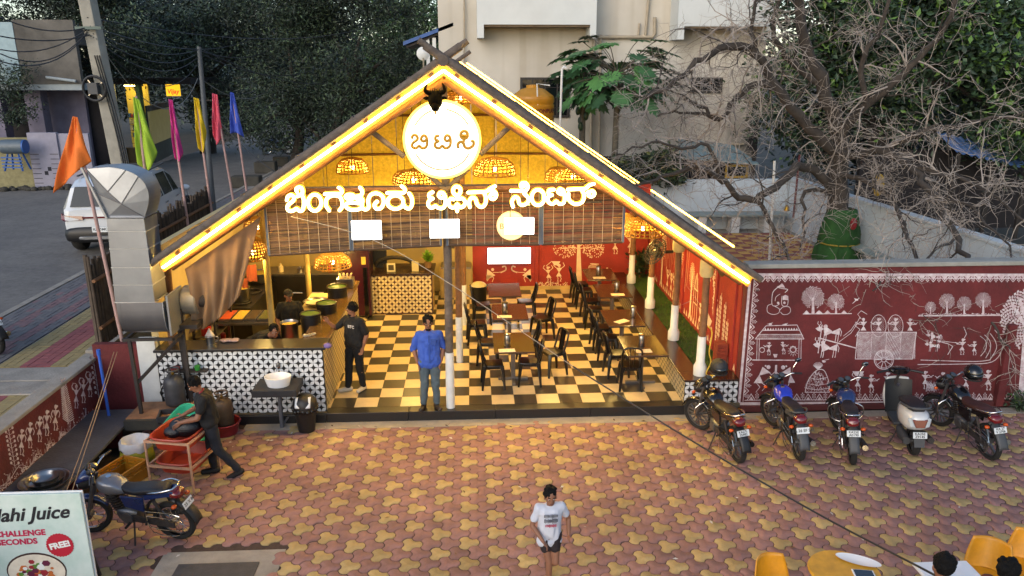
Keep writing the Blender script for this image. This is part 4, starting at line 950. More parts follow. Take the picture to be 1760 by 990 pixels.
# gas cylinders
def gas(loc, label, mat):
    t = thing('gas_cylinder', label, 'gas cylinder', loc, 0, 'gas cylinders by the counter')
    MB().lathe([(.12, 0), (.155, .03), (.16, .08), (.16, .40), (.14, .47), (.07, .52), (.03, .53)], 20).build('body', mat, parent=t, smooth=60)
    MB().tube([(.10 * math.cos(a * .45), .10 * math.sin(a * .45), .62) for a in range(14)], .014, 6, closed=True).build('collar_ring', mat, parent=t)
    for a in (.4, 2.4, 4.5): MB().bar((.09 * math.cos(a), .09 * math.sin(a), .47), (.10 * math.cos(a), .10 * math.sin(a), .62), .025, .01).build('collar_strut', mat, parent=t)
    MB().lathe([(.02, .53), (.025, .56), (.015, .6)], 8).build('valve', M('brass_valve', '#8a6a2a', .4, metal=.8), parent=t)
    return t
gp = PZ(391, 738, 0)
gas((gp.x, 12.02, .1), 'rusty brown gas cylinder standing in a round red tub', M('rusty_cylinder', '#463420', .6, var=.4, scale=8, bump=.2))
t = thing('round_red_tub', 'round dark red tub under the rusty gas cylinder', 'tub', (gp.x, 12.02, 0)); MB().lathe([(.2, 0), (.245, .2), (.26, .205), (.25, .2), (.205, .02), (0, .02)], 28).build('shell', M('dark_red_tub', '#7d1f24', .5, var=.15), parent=t, smooth=50); MB().tube([(.255 * math.cos(a * .3), .255 * math.sin(a * .3), .2) for a in range(21)], .012, 6, closed=True).build('rim', MATS['dark_red_tub'], parent=t)
gas((-4.95, 12.12, .48), 'grey gas cylinder standing on the terracotta bench slab', M('grey_cylinder', '#333438', .5, var=.3, scale=8))
# thin shelf with soap on the counter front, and its pipe
t = thing('soap_shelf', 'small wall shelf with cups on the patterned counter front', 'shelf', (-4.75, 12.32, .98)); MB().box(-.35, -.06, 0, .3, .09, .02).build('board', iron, parent=t); MB().tube([(-.4, .08, -.1), (-.55, .07, -.4), (-.5, .07, -.55)], .012, 6).build('hose', black_plastic, parent=t)
o = MB().lathe([(.04, 0), (.05, .07), (.02, .09)], 12).build('green_cup', gs, smooth=40); o.location = (-4.62, 12.34, 1.0); tag(o, 'bright green cup on the counter front shelf', 'cup')
o = MB().lathe([(.07, 0), (.08, .05)], 12).build('red_dish', M('faded_red', '#7a2a28', .6), smooth=40); o.location = (-4.98, 12.34, 1.0); tag(o, 'faded red dish on the counter front shelf', 'dish')
o = MB().ell((0, 0, 0), .035, .02, .06, 8, 6).build('wall_tap', M('steel_tap', '#6b6864', .3, metal=.9), smooth=60); o.location = tuple(PY(478, 629, 12.39)); tag(o, 'small wall tap above the white wash basin', 'tap')
MB().tube([(0, 0, 0), (0, -.09, .0), (0, -.12, -.05)], .012, 8).build('spout', steel, parent=o)
# wash basin on black stand
t = thing('wash_stand', 'black stone wash stand on one grey leg at the counter front', 'stand', (-3.27, 12.12, 0)); MB().box(-.36, -.26, .68, .36, .285, .80).build('top', M('stand_slate', '#232326', .6, var=.3, scale=8), parent=t, bevel=.008)
MB().tube([(0, .05, 0), (0, .05, .68)], .035, 10).build('leg', M('grey_pipe', '#55555a', .5), parent=t, smooth=50); MB().tube([(.02, .07, .05), (.08, .2, .12)], .02, 8).build('drain', MATS['grey_pipe'], parent=t)
t = thing('wash_basin', 'white oval wash basin standing on the black stand', 'basin', (-3.25, 12.10, .80)); b = MB()
n = 28; pr = [(.17, 0), (.205, .12), (.21, .16), (.2, .162), (.185, .13), (.14, .03), (0, .025)]
vs = [(1.05 * r * math.cos(2 * math.pi * j / n), .85 * r * math.sin(2 * math.pi * j / n), z) for r, z in pr for j in range(n)]
b.add(vs, [(i * n + j, i * n + (j + 1) % n, (i + 1) * n + (j + 1) % n, (i + 1) * n + j) for i in range(len(pr) - 1) for j in range(n)]); b.build('bowl', white_gloss, parent=t, smooth=50); MB().lathe([(.02, .027), (.018, .034)], 10).build('plug', chrome, parent=t)
# swing-lid bin
t = thing('swing_bin', 'black bin with a white swing lid left of the kerb step', 'bin', (-2.83, 12.04, 0)); MB().lathe([(.135, 0), (.14, .02), (.185, .42), (.19, .43)], 22).build('body', black_plastic, parent=t, smooth=40)
MB().lathe([(.2, .40), (.205, .46), (.19, .55), (.12, .63), (0, .66)], 22).build('dome', black_plastic, parent=t, smooth=50); b = MB(); b.grid(lambda u, v: ((u - .5) * .25, -.195 + .11 * v ** 1.4, .485 + .155 * v - .012 * math.cos((u - .5) * 3)), 8, 8); o = b.build('flap', M('white_flap', '#c8cacc', .4, var=.05), parent=t, smooth=60); o.modifiers.new('thick', 'SOLIDIFY').thickness = .012
b = MB(); rb2 = random.Random(6)
for k in range(16): a = k * .393; b.ell((.19 * math.cos(a), .19 * math.sin(a), .40 + rb2.uniform(-.03, .02)), .035, .035, .04, 6, 4)
b.build('liner', M('bin_liner', '#0f0f11', .25, bump=.4), parent=t, smooth=60)
# yellow crate, sack, grey crate
def crate(loc, L, Wd, H, rz, label, mat):
    t = thing('plastic_crate', label, 'crate', loc, rz); h = .012
    MB().box(-L / 2, -Wd / 2, 0, L / 2, Wd / 2, .012).build('base', mat, parent=t)
    for x0, y0, x1, y1 in ((-L / 2, -Wd / 2, L / 2, -Wd / 2 + h), (-L / 2, Wd / 2 - h, L / 2, Wd / 2), (-L / 2, -Wd / 2 + h, -L / 2 + h, Wd / 2 - h), (L / 2 - h, -Wd / 2 + h, L / 2, Wd / 2 - h)):
        b = MB()
        b.box(x0, y0, .013, x1, y1, H * .55); b.box(x0, y0, H * .62, x1, y1, H * .78); b.box(x0 - .008, y0 - .008, H * .84, x1 + .008, y1 + .008, H)
        for f in (.15, .5, .85):
            cx_, cy_ = x0 + (x1 - x0) * f, y0 + (y1 - y0) * f; b.box(cx_ - .012, cy_ - .009, H * .5, cx_ + .012, cy_ + .009, H * .9)
        b.build('side', mat, parent=t)
    return t
crate((-5.17, 10.42, 0), .42, .58, .28, R(-20), 'amber yellow plastic crate behind the blue and silver motorcycle', M('amber_crate', '#a06c14', .5, var=.15, scale=6))
crate((-4.85, 11.66, 0), .40, .30, .55, R(12), 'dark grey plastic crate tucked beside the bench corner', M('dark_crate', '#2b2c30', .55, var=.2))
t = thing('rice_sack', 'open white sack with a yellow band slumped by the bench', 'sack', (-5.2, 11.05, 0)); pr = [(.17, 0), (.24, .06), (.25, .16), (.22, .26)]; n = 20; rs2 = random.Random(8)
def sackmb(pr, seed):
    r2 = random.Random(seed); b = MB(); vs = []
    for i, (r, z) in enumerate(pr):
        for j in range(n): f = 1 + .08 * math.sin(j * 1.9 + i) + r2.uniform(-.04, .04); vs.append((r * f * math.cos(2 * math.pi * j / n), r * f * math.sin(2 * math.pi * j / n), z + r2.uniform(-.012, .012)))
    b.add(vs, [(i * n + j, i * n + (j + 1) % n, (i + 1) * n + (j + 1) % n, (i + 1) * n + j) for i in range(len(pr) - 1) for j in range(n)]); return b
sackmb(pr, 1).build('yellow_body', M('yellow_sack', '#b2a422', .6, var=.35, scale=6, col2='#6a7a28'), parent=t, smooth=70)
sackmb([(.22, .25), (.235, .34), (.21, .40), (.19, .37), (.16, .27), (.0, .25)], 2).build('white_mouth', M('white_sack', '#c2c2c4', .7, var=.1, scale=8), parent=t, smooth=70)
# juice board
bd = thing('juice_board', 'pale green standing juice board with a red free badge', 'sign board', (-4.62, 7.85, 0))
p1 = PY(137, 848, 7.85); p0 = PY(0, 855, 7.85)
w0 = 1.35; xr = p1.x; zt = p1.z
MB().box(xr - w0, 7.85, zt - 1.35, xr, 7.88, zt).build('panel', M('mint_print', '#a5bcb4', .5, var=.12, scale=3, col2='#c4cfcb'), parent=bd, world=True, bevel=.004)
MB().box(xr - w0 - .01, 7.882, zt - 1.36, xr + .012, 7.90, zt + .012).build('frame', white_gloss, parent=bd, world=True)
for sx in (.15, w0 - .15): MB().bar((xr - sx, 7.92, zt - .1), (xr - sx, 8.25, 0), .03).build('strut', iron, parent=bd, world=True); 
for sx in (.15, w0 - .15): MB().bar((xr - sx, 7.9, zt - 1.36), (xr - sx, 7.9, 0), .03).build('leg', iron, parent=bd, world=True)
def bfn(x, z): return lambda u, v: (x + u, 7.846, z + v)
def bp(px, py): q2 = PY(px, py, 7.846); return q2.x, q2.z
ink = M('ink_black', '#15151c', .6, var=0); pink = M('magenta_print', '#b01546', .6, var=0); badge = M('badge_red', '#a8132c', .6, var=.08); wpr = M('print_white', '#d8dad6', .6, var=0)
b = MB(); x, z = bp(117, 880); text_mb(b, 'Nahi Juice', .225, lambda u, v: (x + u, 7.846, z + v + .045 * u), shear=.32, bold=.006, align='RIGHT'); b.build('lettering', ink, parent=bd, world=True)
b = MB(); x, z = bp(78, 915); text_mb(b, 'FUN CHALLENGE', .098, lambda u, v: (x + u, 7.846, z + v + .03 * u), bold=.004, align='RIGHT'); x2, z2 = bp(64, 930); text_mb(b, 'IN 10 SECONDS', .098, lambda u, v: (x2 + u, 7.846, z2 + v + .03 * u), bold=.004, align='RIGHT'); b.build('lettering', pink, parent=bd, world=True)
x, z = bp(103, 937); b = MB(); b.poly([(x + (.145 + .008 * (k % 2)) * math.cos(k * math.pi / 28), 7.845, z + (.145 + .008 * (k % 2)) * math.sin(k * math.pi / 28)) for k in range(56)]); bg = b.build('badge', badge, parent=bd, world=True)
b = MB(); text_mb(b, 'FREE!', .10, lambda u, v: (x + u * math.cos(.2) - v * math.sin(.2), 7.842, z + u * math.sin(.2) + v * math.cos(.2)), bold=.005); b.build('lettering', wpr, parent=bg, world=True)
x, z = bp(62, 975); b = MB(); b.poly([(x + .33 * math.cos(k * .2), 7.8465, z - .05 + .24 * math.sin(k * .2)) for k in range(31)]); b.build('bowl_print', M('bowl_rim_print', '#3a2420', .6), parent=bd, world=True)
b = MB(); b.poly([(x + .315 * math.cos(k * .2), 7.8455, z - .058 + .225 * math.sin(k * .2)) for k in range(31)]); b.build('bowl_print', M('cream_print_bowl', '#cfc6b4', .6), parent=bd, world=True)
fr = random.Random(12); hues = [M('print_red', '#8f1f2a', .6), M('print_orange', '#b5622a', .6), wpr, M('print_green', '#4f7a2c', .6), M('print_plum', '#5a1436', .6)]
b = MB()
for k in range(60):
    b.cur = fr.randrange(5); a = fr.uniform(0, 6.28); r = fr.uniform(0, .19) ; s_ = fr.uniform(.015, .045); xx, zz = x + r * 1.2 * math.cos(a), z - .06 + r * .75 * math.sin(a)
    b.poly([(xx + s_ * math.cos(q) * 1.2, 7.8445 - k * .00002, zz + s_ * math.sin(q)) for q in [i * 1.05 for i in range(6)]])
b.build('fruit_print', hues, parent=bd, world=True)
# yellow chairs, table and phone at the lower right
yel = M('yellow_moulded_chair', '#bd8012', .4, var=.22, scale=5, bump=.15)
def ychair(loc, rz, label):
    t = thing('yellow_chair', label, 'chair', loc, rz, 'yellow shell chairs at the lower right')
    b = MB(); b.grid(lambda u, v: ((u - .5) * .46 * (1 - .35 * max(0, v - .25) ** 1.5), .2 + .10 * v + .10 * math.cos((u - .5) * 3.0) - .1, .40 + .38 * v), 14, 10); o = b.build('back_shell', yel, parent=t, smooth=70, fixn=False); o.modifiers.new('thick', 'SOLIDIFY').thickness = .014
    b = MB(); b.grid(lambda u, v: ((u - .5) * .46, -.24 + .46 * v, .44 - .03 * math.sin(math.pi * u) * math.sin(math.pi * v)), 10, 10); o = b.build('seat', yel, parent=t, smooth=70, fixn=False); o.modifiers.new('thick', 'SOLIDIFY').thickness = .014
    for sx in (-.19, .19):
        for sy in (-.2, .2): MB().tube([(sx, sy, .43), (sx * 1.1, sy * 1.15, 0)], .014, 8).build('leg', chrome, parent=t, smooth=50)
    for z in (.66, .74): MB().cbox(0, .265 + .1 * (z - .4), z, .05, .016, .012).build('slot', M('slot_dark', '#3a2608', .8), parent=t)
    return t
ychair((3.22, 6.9, 0), R(20), 'leftmost yellow shell chair at the round yellow table'); ychair((5.62, 7.1, 0), R(-35), 'yellow shell chair between the two seated heads'); ychair((6.15, 7.25, 0), R(-50), 'yellow shell chair cut by the right frame edge')
t = thing('round_table', 'round yellow cafe table holding a white plate', 'table', (3.88, 6.9, 0)); MB().lathe([(.36, .70), (.37, .715), (.36, .735)], 36).build('table_top', M('yellow_table_top', '#c08c1c', .4, var=.3, scale=4), parent=t, smooth=40); MB().tube([(0, 0, 0), (0, 0, .7)], .035, 10).build('pedestal', chrome, parent=t, smooth=50); MB().lathe([(.26, 0), (.24, .03), (.04, .04)], 24).build('base', iron, parent=t, smooth=40)
t = thing('melamine_plate', 'white oval plate on the far rim of the yellow table', 'plate', (4.10, 7.05, .737)); b = MB(); b.lathe([(.07, 0), (.11, .012), (.115, .016), (.105, .012), (0, .004)], 24); o = b.build('dish', white_gloss, parent=t, smooth=50); o.scale = (2.0, .8, 1); o.rotation_euler = (0, 0, -.5)
t = thing('phone', 'black phone in a white case lying on the yellow table', 'phone', (4.05, 6.82, .737), R(-10)); MB().box(-.11, -.07, 0, .11, .07, .012).build('case', white_gloss, parent=t, bevel=.004); MB().box(-.095, -.06, .0125, .095, .06, .0145).build('screen', black_gloss, parent=t)
for x, y, lab in ((4.72, 6.75, 'white table edge in front of the left seated head'),):
    t = thing('white_table', lab, 'table', (x + .25, y + .05, 0)); MB().box(-.3, -.2, .70, .3, .2, .74).build('table_top', white_gloss, parent=t, bevel=.01)
    for sx in (-.25, .25): MB().bar((sx, 0, 0), (sx, 0, .7), .03).build('leg', chrome, parent=t)
# overhead cable crossing the courtyard
a = PY(500, 372, 12.0); e = Vector((4.2, 4.6, 1.72)); pts = [Vector(PY(640, 412, 11.7)), Vector(PY(780, 492, 11.2)), Vector(PY(985, 630, 10.2)), Vector(PY(1180, 752, 9.0)), Vector(PY(1400, 880, 7.4)), Vector(PY(1600, 985, 6.0)), Vector(PY(1680, 1030, 5.4))]
o = MB().tube(smooth_line([a] + pts[:3], 6), .006, 5).build('thin_cable', M('pale_cable', '#8f8a80', .6, var=.05), at=tuple(a)); tag(o, 'thin pale cable sagging from the blind across the dining tables', 'cable')
o = MB().tube(smooth_line(pts[2:], 8), .011, 6).build('black_cable', black_plastic, at=tuple(pts[3])); tag(o, 'thick black cable hanging across the courtyard to the lower right', 'cable')
# ================================================================ PEOPLE
skin_m = M('brown_skin', '#7d5540', .55, var=.1, scale=10, spec=.4)
hair_m = M('black_hair', '#080707', .8, var=.3, scale=40, bump=.5, bscale=120, spec=.2)
eye_w = M('eye_white', '#b8b0a8', .3, var=0); eye_d = M('eye_dark', '#120d0b', .2, var=0); lip_m = M('lip', '#4f2b26', .5, var=0)
def capsules(segs, n=10):
    mb = MB()
    for p, q, r1, r2 in segs:
        p = Vector(p); q = Vector(q); mb.ell(p, r1, n=n, m=6); mb.ell(q, r2, n=n, m=6)
        if (q - p).length > 1e-4: mb.tube([p, q], [r1, r2], n)
    return mb
def solid(name, mb, mat, parent, vox, it=6, f=.5, fold=0, fs=9):
    """join overlapping rounded pieces into one continuous skin"""
    o = mb.build(name, mat, fixn=True)
    r = o.modifiers.new('remesh', 'REMESH'); r.mode = 'VOXEL'; r.voxel_size = vox; r.use_smooth_shade = True
    s = o.modifiers.new('smooth', 'SMOOTH'); s.iterations = it; s.factor = f
    bpy.context.view_layer.update()
    me = bpy.data.meshes.new_from_object(o.evaluated_get(bpy.context.evaluated_depsgraph_get()))
    o.modifiers.clear(); old = o.data; o.data = me; bpy.data.meshes.remove(old)
    o.data.materials.clear(); o.data.materials.append(mat); me.polygons.foreach_set('use_smooth', [True] * len(me.polygons))
    if fold:
        for v, n in zip(me.vertices, [v.normal.copy() for v in me.vertices]):
            p = v.co * fs; v.co += n * fold * (.3 + mnoise.noise((p.x + p.z * .6, p.y, p.z * .55)) + .6 * mnoise.noise((p.x * 2.2, p.y * 2.2 + 5, p.z * 1.3 - p.x)))
    o.parent = parent; return o
def lerp(a, b, t): return Vector(a).lerp(Vector(b), t)
def person(label, loc, rz, H, J, shirt, trousers, shoes=None, hair='short', beard=False, glasses=False, cap=None, sleeve=.85, legs='long', apron=None, slim=1.0, hsc=1.0, collar=None, shirt_len=0.0, name='person', pant_label=None):
    t = thing(name, label, 'person', loc, rz)
    k = H / 1.70; w = slim
    D = dict(pel=(0, 0, .93), chest=(0, .0, 1.26), neck=(0, .01, 1.43), head=(0, -.015, 1.575), look=(0, -1, -.02),
             sl=(.165, .0, 1.375), sr=(-.165, 0, 1.375), el=(.225, .01, 1.10), er=(-.225, .01, 1.10), wl=(.225, -.06, .86), wr=(-.225, -.06, .86),
             hl=(.09, 0, .90), hr=(-.09, 0, .90), kl=(.10, -.02, .49), kr=(-.10, -.02, .49), al=(.11, .02, .08), ar=(-.11, .02, .08),
             hdl=None, hdr=None, toel=None, toer=None)
    D.update(J); kh = hsc; P = {a: (Vector(b) * k if b is not None and a not in ('look', 'hdl', 'hdr', 'toel', 'toer') else b) for a, b in D.items()}
    up = (P['neck'] - P['pel']).normalized(); look = Vector(P['look']).normalized()
    side = look.cross(Vector((0, 0, 1))).normalized() * -1
    hs = P['head']; hu = (Vector((0, 0, 1)) - look * look.z).normalized()
    segs = [(P['pel'], lerp(P['pel'], P['chest'], .5), .125 * k * w, .12 * k * w), (lerp(P['pel'], P['chest'], .5), P['chest'], .12 * k * w, .13 * k * w),
            (lerp(P['chest'], P['sl'], .35), lerp(P['chest'], P['sr'], .35), .12 * k * w, .12 * k * w), (P['sl'], P['sr'], .05 * k, .05 * k), (P['hl'], P['hr'], .10 * k * w, .10 * k * w),
            (P['neck'] - up * .04 * k, hs - hu * .05 * k, .058 * k, .052 * k)]
    for s in 'lr':
        segs += [(P['s' + s], P['e' + s], .048 * k * w, .042 * k * w), (P['e' + s], lerp(P['e' + s], P['w' + s], .35), .042 * k * w, .043 * k * w), (lerp(P['e' + s], P['w' + s], .35), P['w' + s], .042 * k * w, .028 * k),
                 (P['h' + s], P['k' + s], .088 * k * w, .058 * k * w), (P['k' + s], lerp(P['k' + s], P['a' + s], .3), .056 * k * w, .06 * k * w), (lerp(P['k' + s], P['a' + s], .3), P['a' + s], .058 * k * w, .037 * k)]
        toe = Vector(P['toe' + s]) if P['toe' + s] else Vector((0, -1, 0)); a = P['a' + s]; zf = Vector((0, 0, -1)) * .045 * k
        segs += [(a + zf - toe * .03 * k, a + zf + toe * .16 * k, .04 * k, .034 * k)]
        # hand: palm, four fingers of their own length with a bend each, and a thumb from the side of the palm
        hd = Vector(P['hd' + s]).normalized() if P['hd' + s] else (P['w' + s] - P['e' + s]).normalized()
        sd = side * (-1 if s == 'l' else 1); th = (look - hd * look.dot(hd)); th = th.normalized() if th.length > .2 else up
        nrm = hd.cross(th).normalized() * (1 if s == 'l' else -1)
        pw = P['w' + s]; pe = pw + hd * .075 * k
        segs += [(pw + hd * .02 * k + th * .012 * k, pe + th * .022 * k, .022 * k, .018 * k), (pw + hd * .02 * k - th * .012 * k, pe - th * .022 * k, .022 * k, .018 * k)]
        for f, L in ((-1.5, .06), (-.5, .075), (.5, .08), (1.5, .07)):
            b0 = pe + th * f * .0185 * k; b1 = b0 + (hd * .9 - nrm * .25 + th * f * .05).normalized() * L * .5 * k; b2 = b1 + (hd * .6 - nrm * .7).normalized() * L * .5 * k
            segs += [(b0, b1, .0098 * k, .009 * k), (b1, b2, .009 * k, .0078 * k)]
        t0 = pw + hd * .02 * k + th * .03 * k; t1 = t0 + (hd * .6 + th * .8).normalized() * .04 * k; segs += [(t0, t1, .013 * k, .011 * k), (t1, t1 + (hd * .9 + th * .2).normalized() * .03 * k, .011 * k, .009 * k)]
    kk = k * hsc
    mb = capsules(segs)
    rot = Matrix((side, -look, hu)).transposed()
    mb.ell(hs + hu * .02 * kk, .074 * kk, .092 * kk, .098 * kk, 16, 12, rot)          # skull
    mb.ell(hs - hu * .05 * kk + look * .025 * kk, .056 * kk, .062 * kk, .066 * kk, 14, 10, rot)   # jaw
    mb.ell(hs - hu * .012 * kk + look * .098 * kk, .013 * kk, .018 * kk, .024 * kk, 8, 6, rot)       # nose
    for sx in (-1, 1): mb.ell(hs + side * sx * .076 * kk - hu * .01 * kk, .012 * kk, .02 * kk, .03 * kk, 8, 6, rot)
    solid('body', mb, skin_m, t, .0075 * k, 4)
    for sx in (-1, 1):
        e = hs + look * .083 * kk + side * sx * .031 * kk + hu * .012 * k
        MB().ell(e, .013 * kk, .009 * kk, .007 * kk, 8, 6, rot).build('eye', eye_w, parent=t, smooth=60)
        MB().ell(e + look * .007 * kk, .006 * kk, .004 * kk, .006 * kk, 8, 6, rot).build('iris', eye_d, parent=t, smooth=60)
        MB().ell(e + hu * .022 * kk + look * .004 * kk, .02 * kk, .007 * kk, .005 * kk, 8, 6, rot).build('eyebrow', hair_m, parent=t, smooth=60)
    MB().ell(hs - hu * .057 * kk + look * .083 * kk, .023 * kk, .008 * kk, .008 * kk, 10, 6, rot).build('mouth', lip_m, parent=t, smooth=60)
    hb = MB()
    if cap is None:
        hb.ell(hs + hu * .042 * kk - look * .018 * kk, .083 * kk, .098 * kk, .092 * kk, 16, 12, rot)
        rh = random.Random(int(H * 1000) + int(loc[0] * 100))
        for _ in range(26):
            a = rh.uniform(0, 6.28); e = rh.uniform(.35, 1.5); d = side * math.cos(a) * math.cos(e) + look * math.sin(a) * math.cos(e) + hu * math.sin(e)
            if d.dot(look) > .35 and e < .95: continue
            hb.ell(hs + hu * .045 * kk - look * .018 * kk + Vector((d.x * .08, d.y * .08, d.z * .085)) * kk, .026 * kk, n=7, m=5)
        solid('hair', hb, hair_m, t, .008 * k, 1, fold=.012 * k, fs=34)
    else:
        hb.ell(hs + hu * .05 * kk - look * .005 * kk, .085 * kk, .1 * kk, .075 * kk, 16, 10, rot); hb.ell(hs + hu * .045 * kk + look * .10 * kk, .07 * kk, .07 * kk, .012 * kk, 14, 6, rot)
        solid('cap', hb, cap, t, .009 * k, 2)
        MB().ell(hs + hu * .01 * kk - look * .03 * kk, .08 * kk, .085 * kk, .075 * kk, 14, 10, rot).build('hair', hair_m, parent=t, smooth=60)
    if beard:
        bb = MB(); bb.ell(hs - hu * .092 * kk + look * .034 * kk, .05 * kk, .06 * kk, .03 * kk, 14, 8, rot); bb.ell(hs - hu * .035 * kk + look * .086 * kk, .028 * kk, .010 * kk, .006 * kk, 10, 6, rot); bb.build('beard', hair_m, parent=t, smooth=60)
    if glasses:
        gm = MB()
        for sx in (-1, 1):
            e = hs + look * .10 * kk + side * sx * .034 * kk + hu * .008 * k; gm.tube([e + side * .024 * kk * math.cos(a * .63) + hu * .018 * kk * math.sin(a * .63) for a in range(10)], .003 * kk, 4, closed=True); gm.bar(e + side * sx * .024 * kk, hs + side * sx * .078 * kk + hu * .01 * kk, .004 * kk)
        gm.build('glasses', eye_d, parent=t)
    # clothes, each grown round the same joints
    g = 1.0; sh = [*[(lerp(P['h' + q], P['pel'], .12) + up * (.05 - shirt_len) * k, lerp(P['chest'], P['s' + q], .36), .118 * k * w, .124 * k * w) for q in 'lr'], (P['hl'] + up * (.04 - shirt_len) * k, P['hr'] + up * (.04 - shirt_len) * k, .12 * k * w, .12 * k * w), (P['pel'] + up * .03 * k, lerp(P['pel'], P['chest'], .5), .14 * k * w, .14 * k * w), (lerp(P['pel'], P['chest'], .5), P['chest'], .138 * k * w, .146 * k * w), (lerp(P['chest'], P['sl'], .4), lerp(P['chest'], P['sr'], .4), .134 * k * w, .134 * k * w),
          (P['sl'], P['sr'], .062 * k, .062 * k), (lerp(P['sl'], P['chest'], .3), lerp(P['sr'], P['chest'], .3), .085 * k, .085 * k), (P['neck'] - up * .06 * k, P['neck'] - up * .015 * k, .075 * k, .066 * k)]
    for s in 'lr':
        e = lerp(P['s' + s], P['e' + s], sleeve); sh += [(P['s' + s], e, .064 * k, .06 * k * w)]
        if sleeve >= 1: sh += [(P['e' + s], lerp(P['e' + s], P['w' + s], sleeve - 1), .056 * k * w, .05 * k * w)]
    so_ = solid('shirt', capsules(sh), shirt, t, .011 * k, 5, fold=.016 * k)
    if collar is not None: MB().tube([P['neck'] + up * .012 * k + side * .062 * k * math.cos(a * .42) + look * .062 * k * math.sin(a * .42) + up * (-.03 * k * max(0, math.sin(a * .42))) for a in range(15)], .012 * k, 6, closed=True).build('collar', collar, parent=t, smooth=60)
    tr = [(P['hl'] + up * .02 * k, P['hr'] + up * .02 * k, .104 * k * w, .104 * k * w), (P['pel'], P['pel'] + up * .03 * k, .115 * k * w, .115 * k * w)]
    for s in 'lr':
        if legs == 'long': tr += [(P['h' + s], P['k' + s], .103 * k * w, .073 * k * w), (P['k' + s], lerp(P['k' + s], P['a' + s], .93), .073 * k * w, .058 * k * w)]
        else: tr += [(P['h' + s], lerp(P['h' + s], P['k' + s], .45), .107 * k * w, .095 * k * w)]
    solid('trousers' if legs == 'long' else 'shorts', capsules(tr), trousers, t, .011 * k, 5, fold=.013 * k, fs=11)
    if shoes:
        for s in 'lr':
            toe = (Vector(P['toe' + s]) if P['toe' + s] else Vector((0, -1, 0))).normalized(); a = P['a' + s] + Vector((0, 0, -.045)) * k
            b = capsules([(a - toe * .04 * k, a + toe * .06 * k, .047 * k, .047 * k), (a + toe * .06 * k, a + toe * .17 * k, .047 * k, .04 * k)]); b.build('shoe', shoes, parent=t, smooth=60)
    return t, P, k, look, side, hu
blue_sh = M('blue_shirt_cloth', '#2f4fa6', .85, var=.16, scale=5, bump=.35, bscale=18); jeans = M('grey_blue_jeans', '#46545c', .9, var=.25, scale=4, bump=.3, bscale=60)
black_tee = M('black_shirt_cloth', '#09090b', .85, var=.25, scale=6, bump=.35, bscale=18); black_tr = M('black_trousers_cloth', '#08080a', .9, var=.2, scale=6, bump=.25, bscale=20); dark_jeans = M('dark_jeans', '#171a22', .9, var=.4, scale=5, bump=.3, bscale=60)
sandal_w = M('white_sandal', '#b5aa98', .6); shoe_b = M('brown_shoe', '#241c18', .5, var=.2)
def chest_text(t, P, look, side, hu, k, body, size, dx, dz, mat, n='lettering', dist=.148):
    cpt = P['chest'] + look * dist * k + side * dx * k + hu * dz * k; mb = MB(); text_mb(mb, body, size, lambda u, v: tuple(cpt + side * (-u if False else u) + Vector((0, 0, 1)) * v), bold=.002); return mb.build(n, mat, parent=t)
pm_ = PZ(738, 703, FZ)
t, P, k, lo, sd, hu = person('bearded man in a blue shirt and faded jeans standing by the front log post', (pm_.x + .02, pm_.y + .03, FZ), R(6), 1.68,
    dict(el=(.26, .06, 1.12), er=(-.26, .06, 1.12), wl=(.20, -.03, .88), wr=(-.20, -.03, .88), hdl=(-.4, -.3, -.8), hdr=(.4, -.3, -.8), kl=(.10, -.03, .49), kr=(-.09, -.02, .49), al=(.11, .0, .09), ar=(-.12, .02, .09), toel=(.3, -1, 0), toer=(-.35, -1, 0)),
    blue_sh, jeans, shoe_b, beard=True, glasses=True, sleeve=1.05, collar=blue_sh, shirt_len=.08)
b = MB(); b.bar(P['chest'] + Vector((0, -.142, .14)), P['pel'] + Vector((0, -.148, -.02)), .025, .01); b.build('button_placket', M('blue_placket', '#29468f', .85), parent=t)
MB().cbox(.07, -.145, 1.27, .09, .012, .1).build('pocket', MATS['blue_placket'], parent=t)
t, P, k, lo, sd, hu = person('waiter in black with white sandals leaning one hand on the side counter', (-2.16, 13.32, FZ), R(-30), 1.66,
    dict(look=(-.95, -.35, -.05), er=(-.36, -.06, 1.17), wr=(-.42, -.20, 1.33), hdr=(-.2, -.3, .9), el=(.25, .05, 1.10), wl=(.20, -.02, .87), al=(.12, .03, .09), ar=(-.09, -.14, .09), kr=(-.09, -.09, .49), toel=(.1, -1, 0), toer=(-.6, -.8, 0)),
    black_tee, black_tr, sandal_w, beard=True, sleeve=.8, collar=black_tee)
chest_text(t, P, Vector((0, -1, 0)), Vector((1, 0, 0)), Vector((0, 0, 1)), k, 'BTC', .075, .06, .03, M('white_print_cloth', '#c9c4bb', .8), dist=.152)
t, P, k, lo, sd, hu = person('cook in a black cap standing behind the pots', (-3.52, 14.35, FZ), R(18), 1.64,
    dict(look=(.25, -1, -.15), wl=(.24, -.2, .95), wr=(-.22, -.2, .95), el=(.25, 0, 1.1), er=(-.25, 0, 1.1)), black_tee, black_tr, shoe_b, cap=M('black_cap_cloth', '#121114', .85), sleeve=.75, collar=black_tee)
t, P, k, lo, sd, hu = person('cook in black bending low over the front counter', (-3.98, 13.35, FZ), R(62), 1.62,
    dict(pel=(0, .06, .93), chest=(0, -.26, 1.10), neck=(0, -.42, 1.18), head=(0, -.56, 1.28), look=(-.75, -.75, -.12), sl=(.18, -.38, 1.16), sr=(-.18, -.38, 1.16), el=(.24, -.48, 1.0), er=(-.24, -.46, 1.0), wl=(.14, -.68, 1.02), wr=(-.16, -.66, 1.02), hl=(.09, .06, .9), hr=(-.09, .06, .9), al=(.11, .1, .09), ar=(-.11, .1, .09)), black_tee, black_tr, shoe_b, sleeve=.75)
wf = PZ(350, 824, 0)
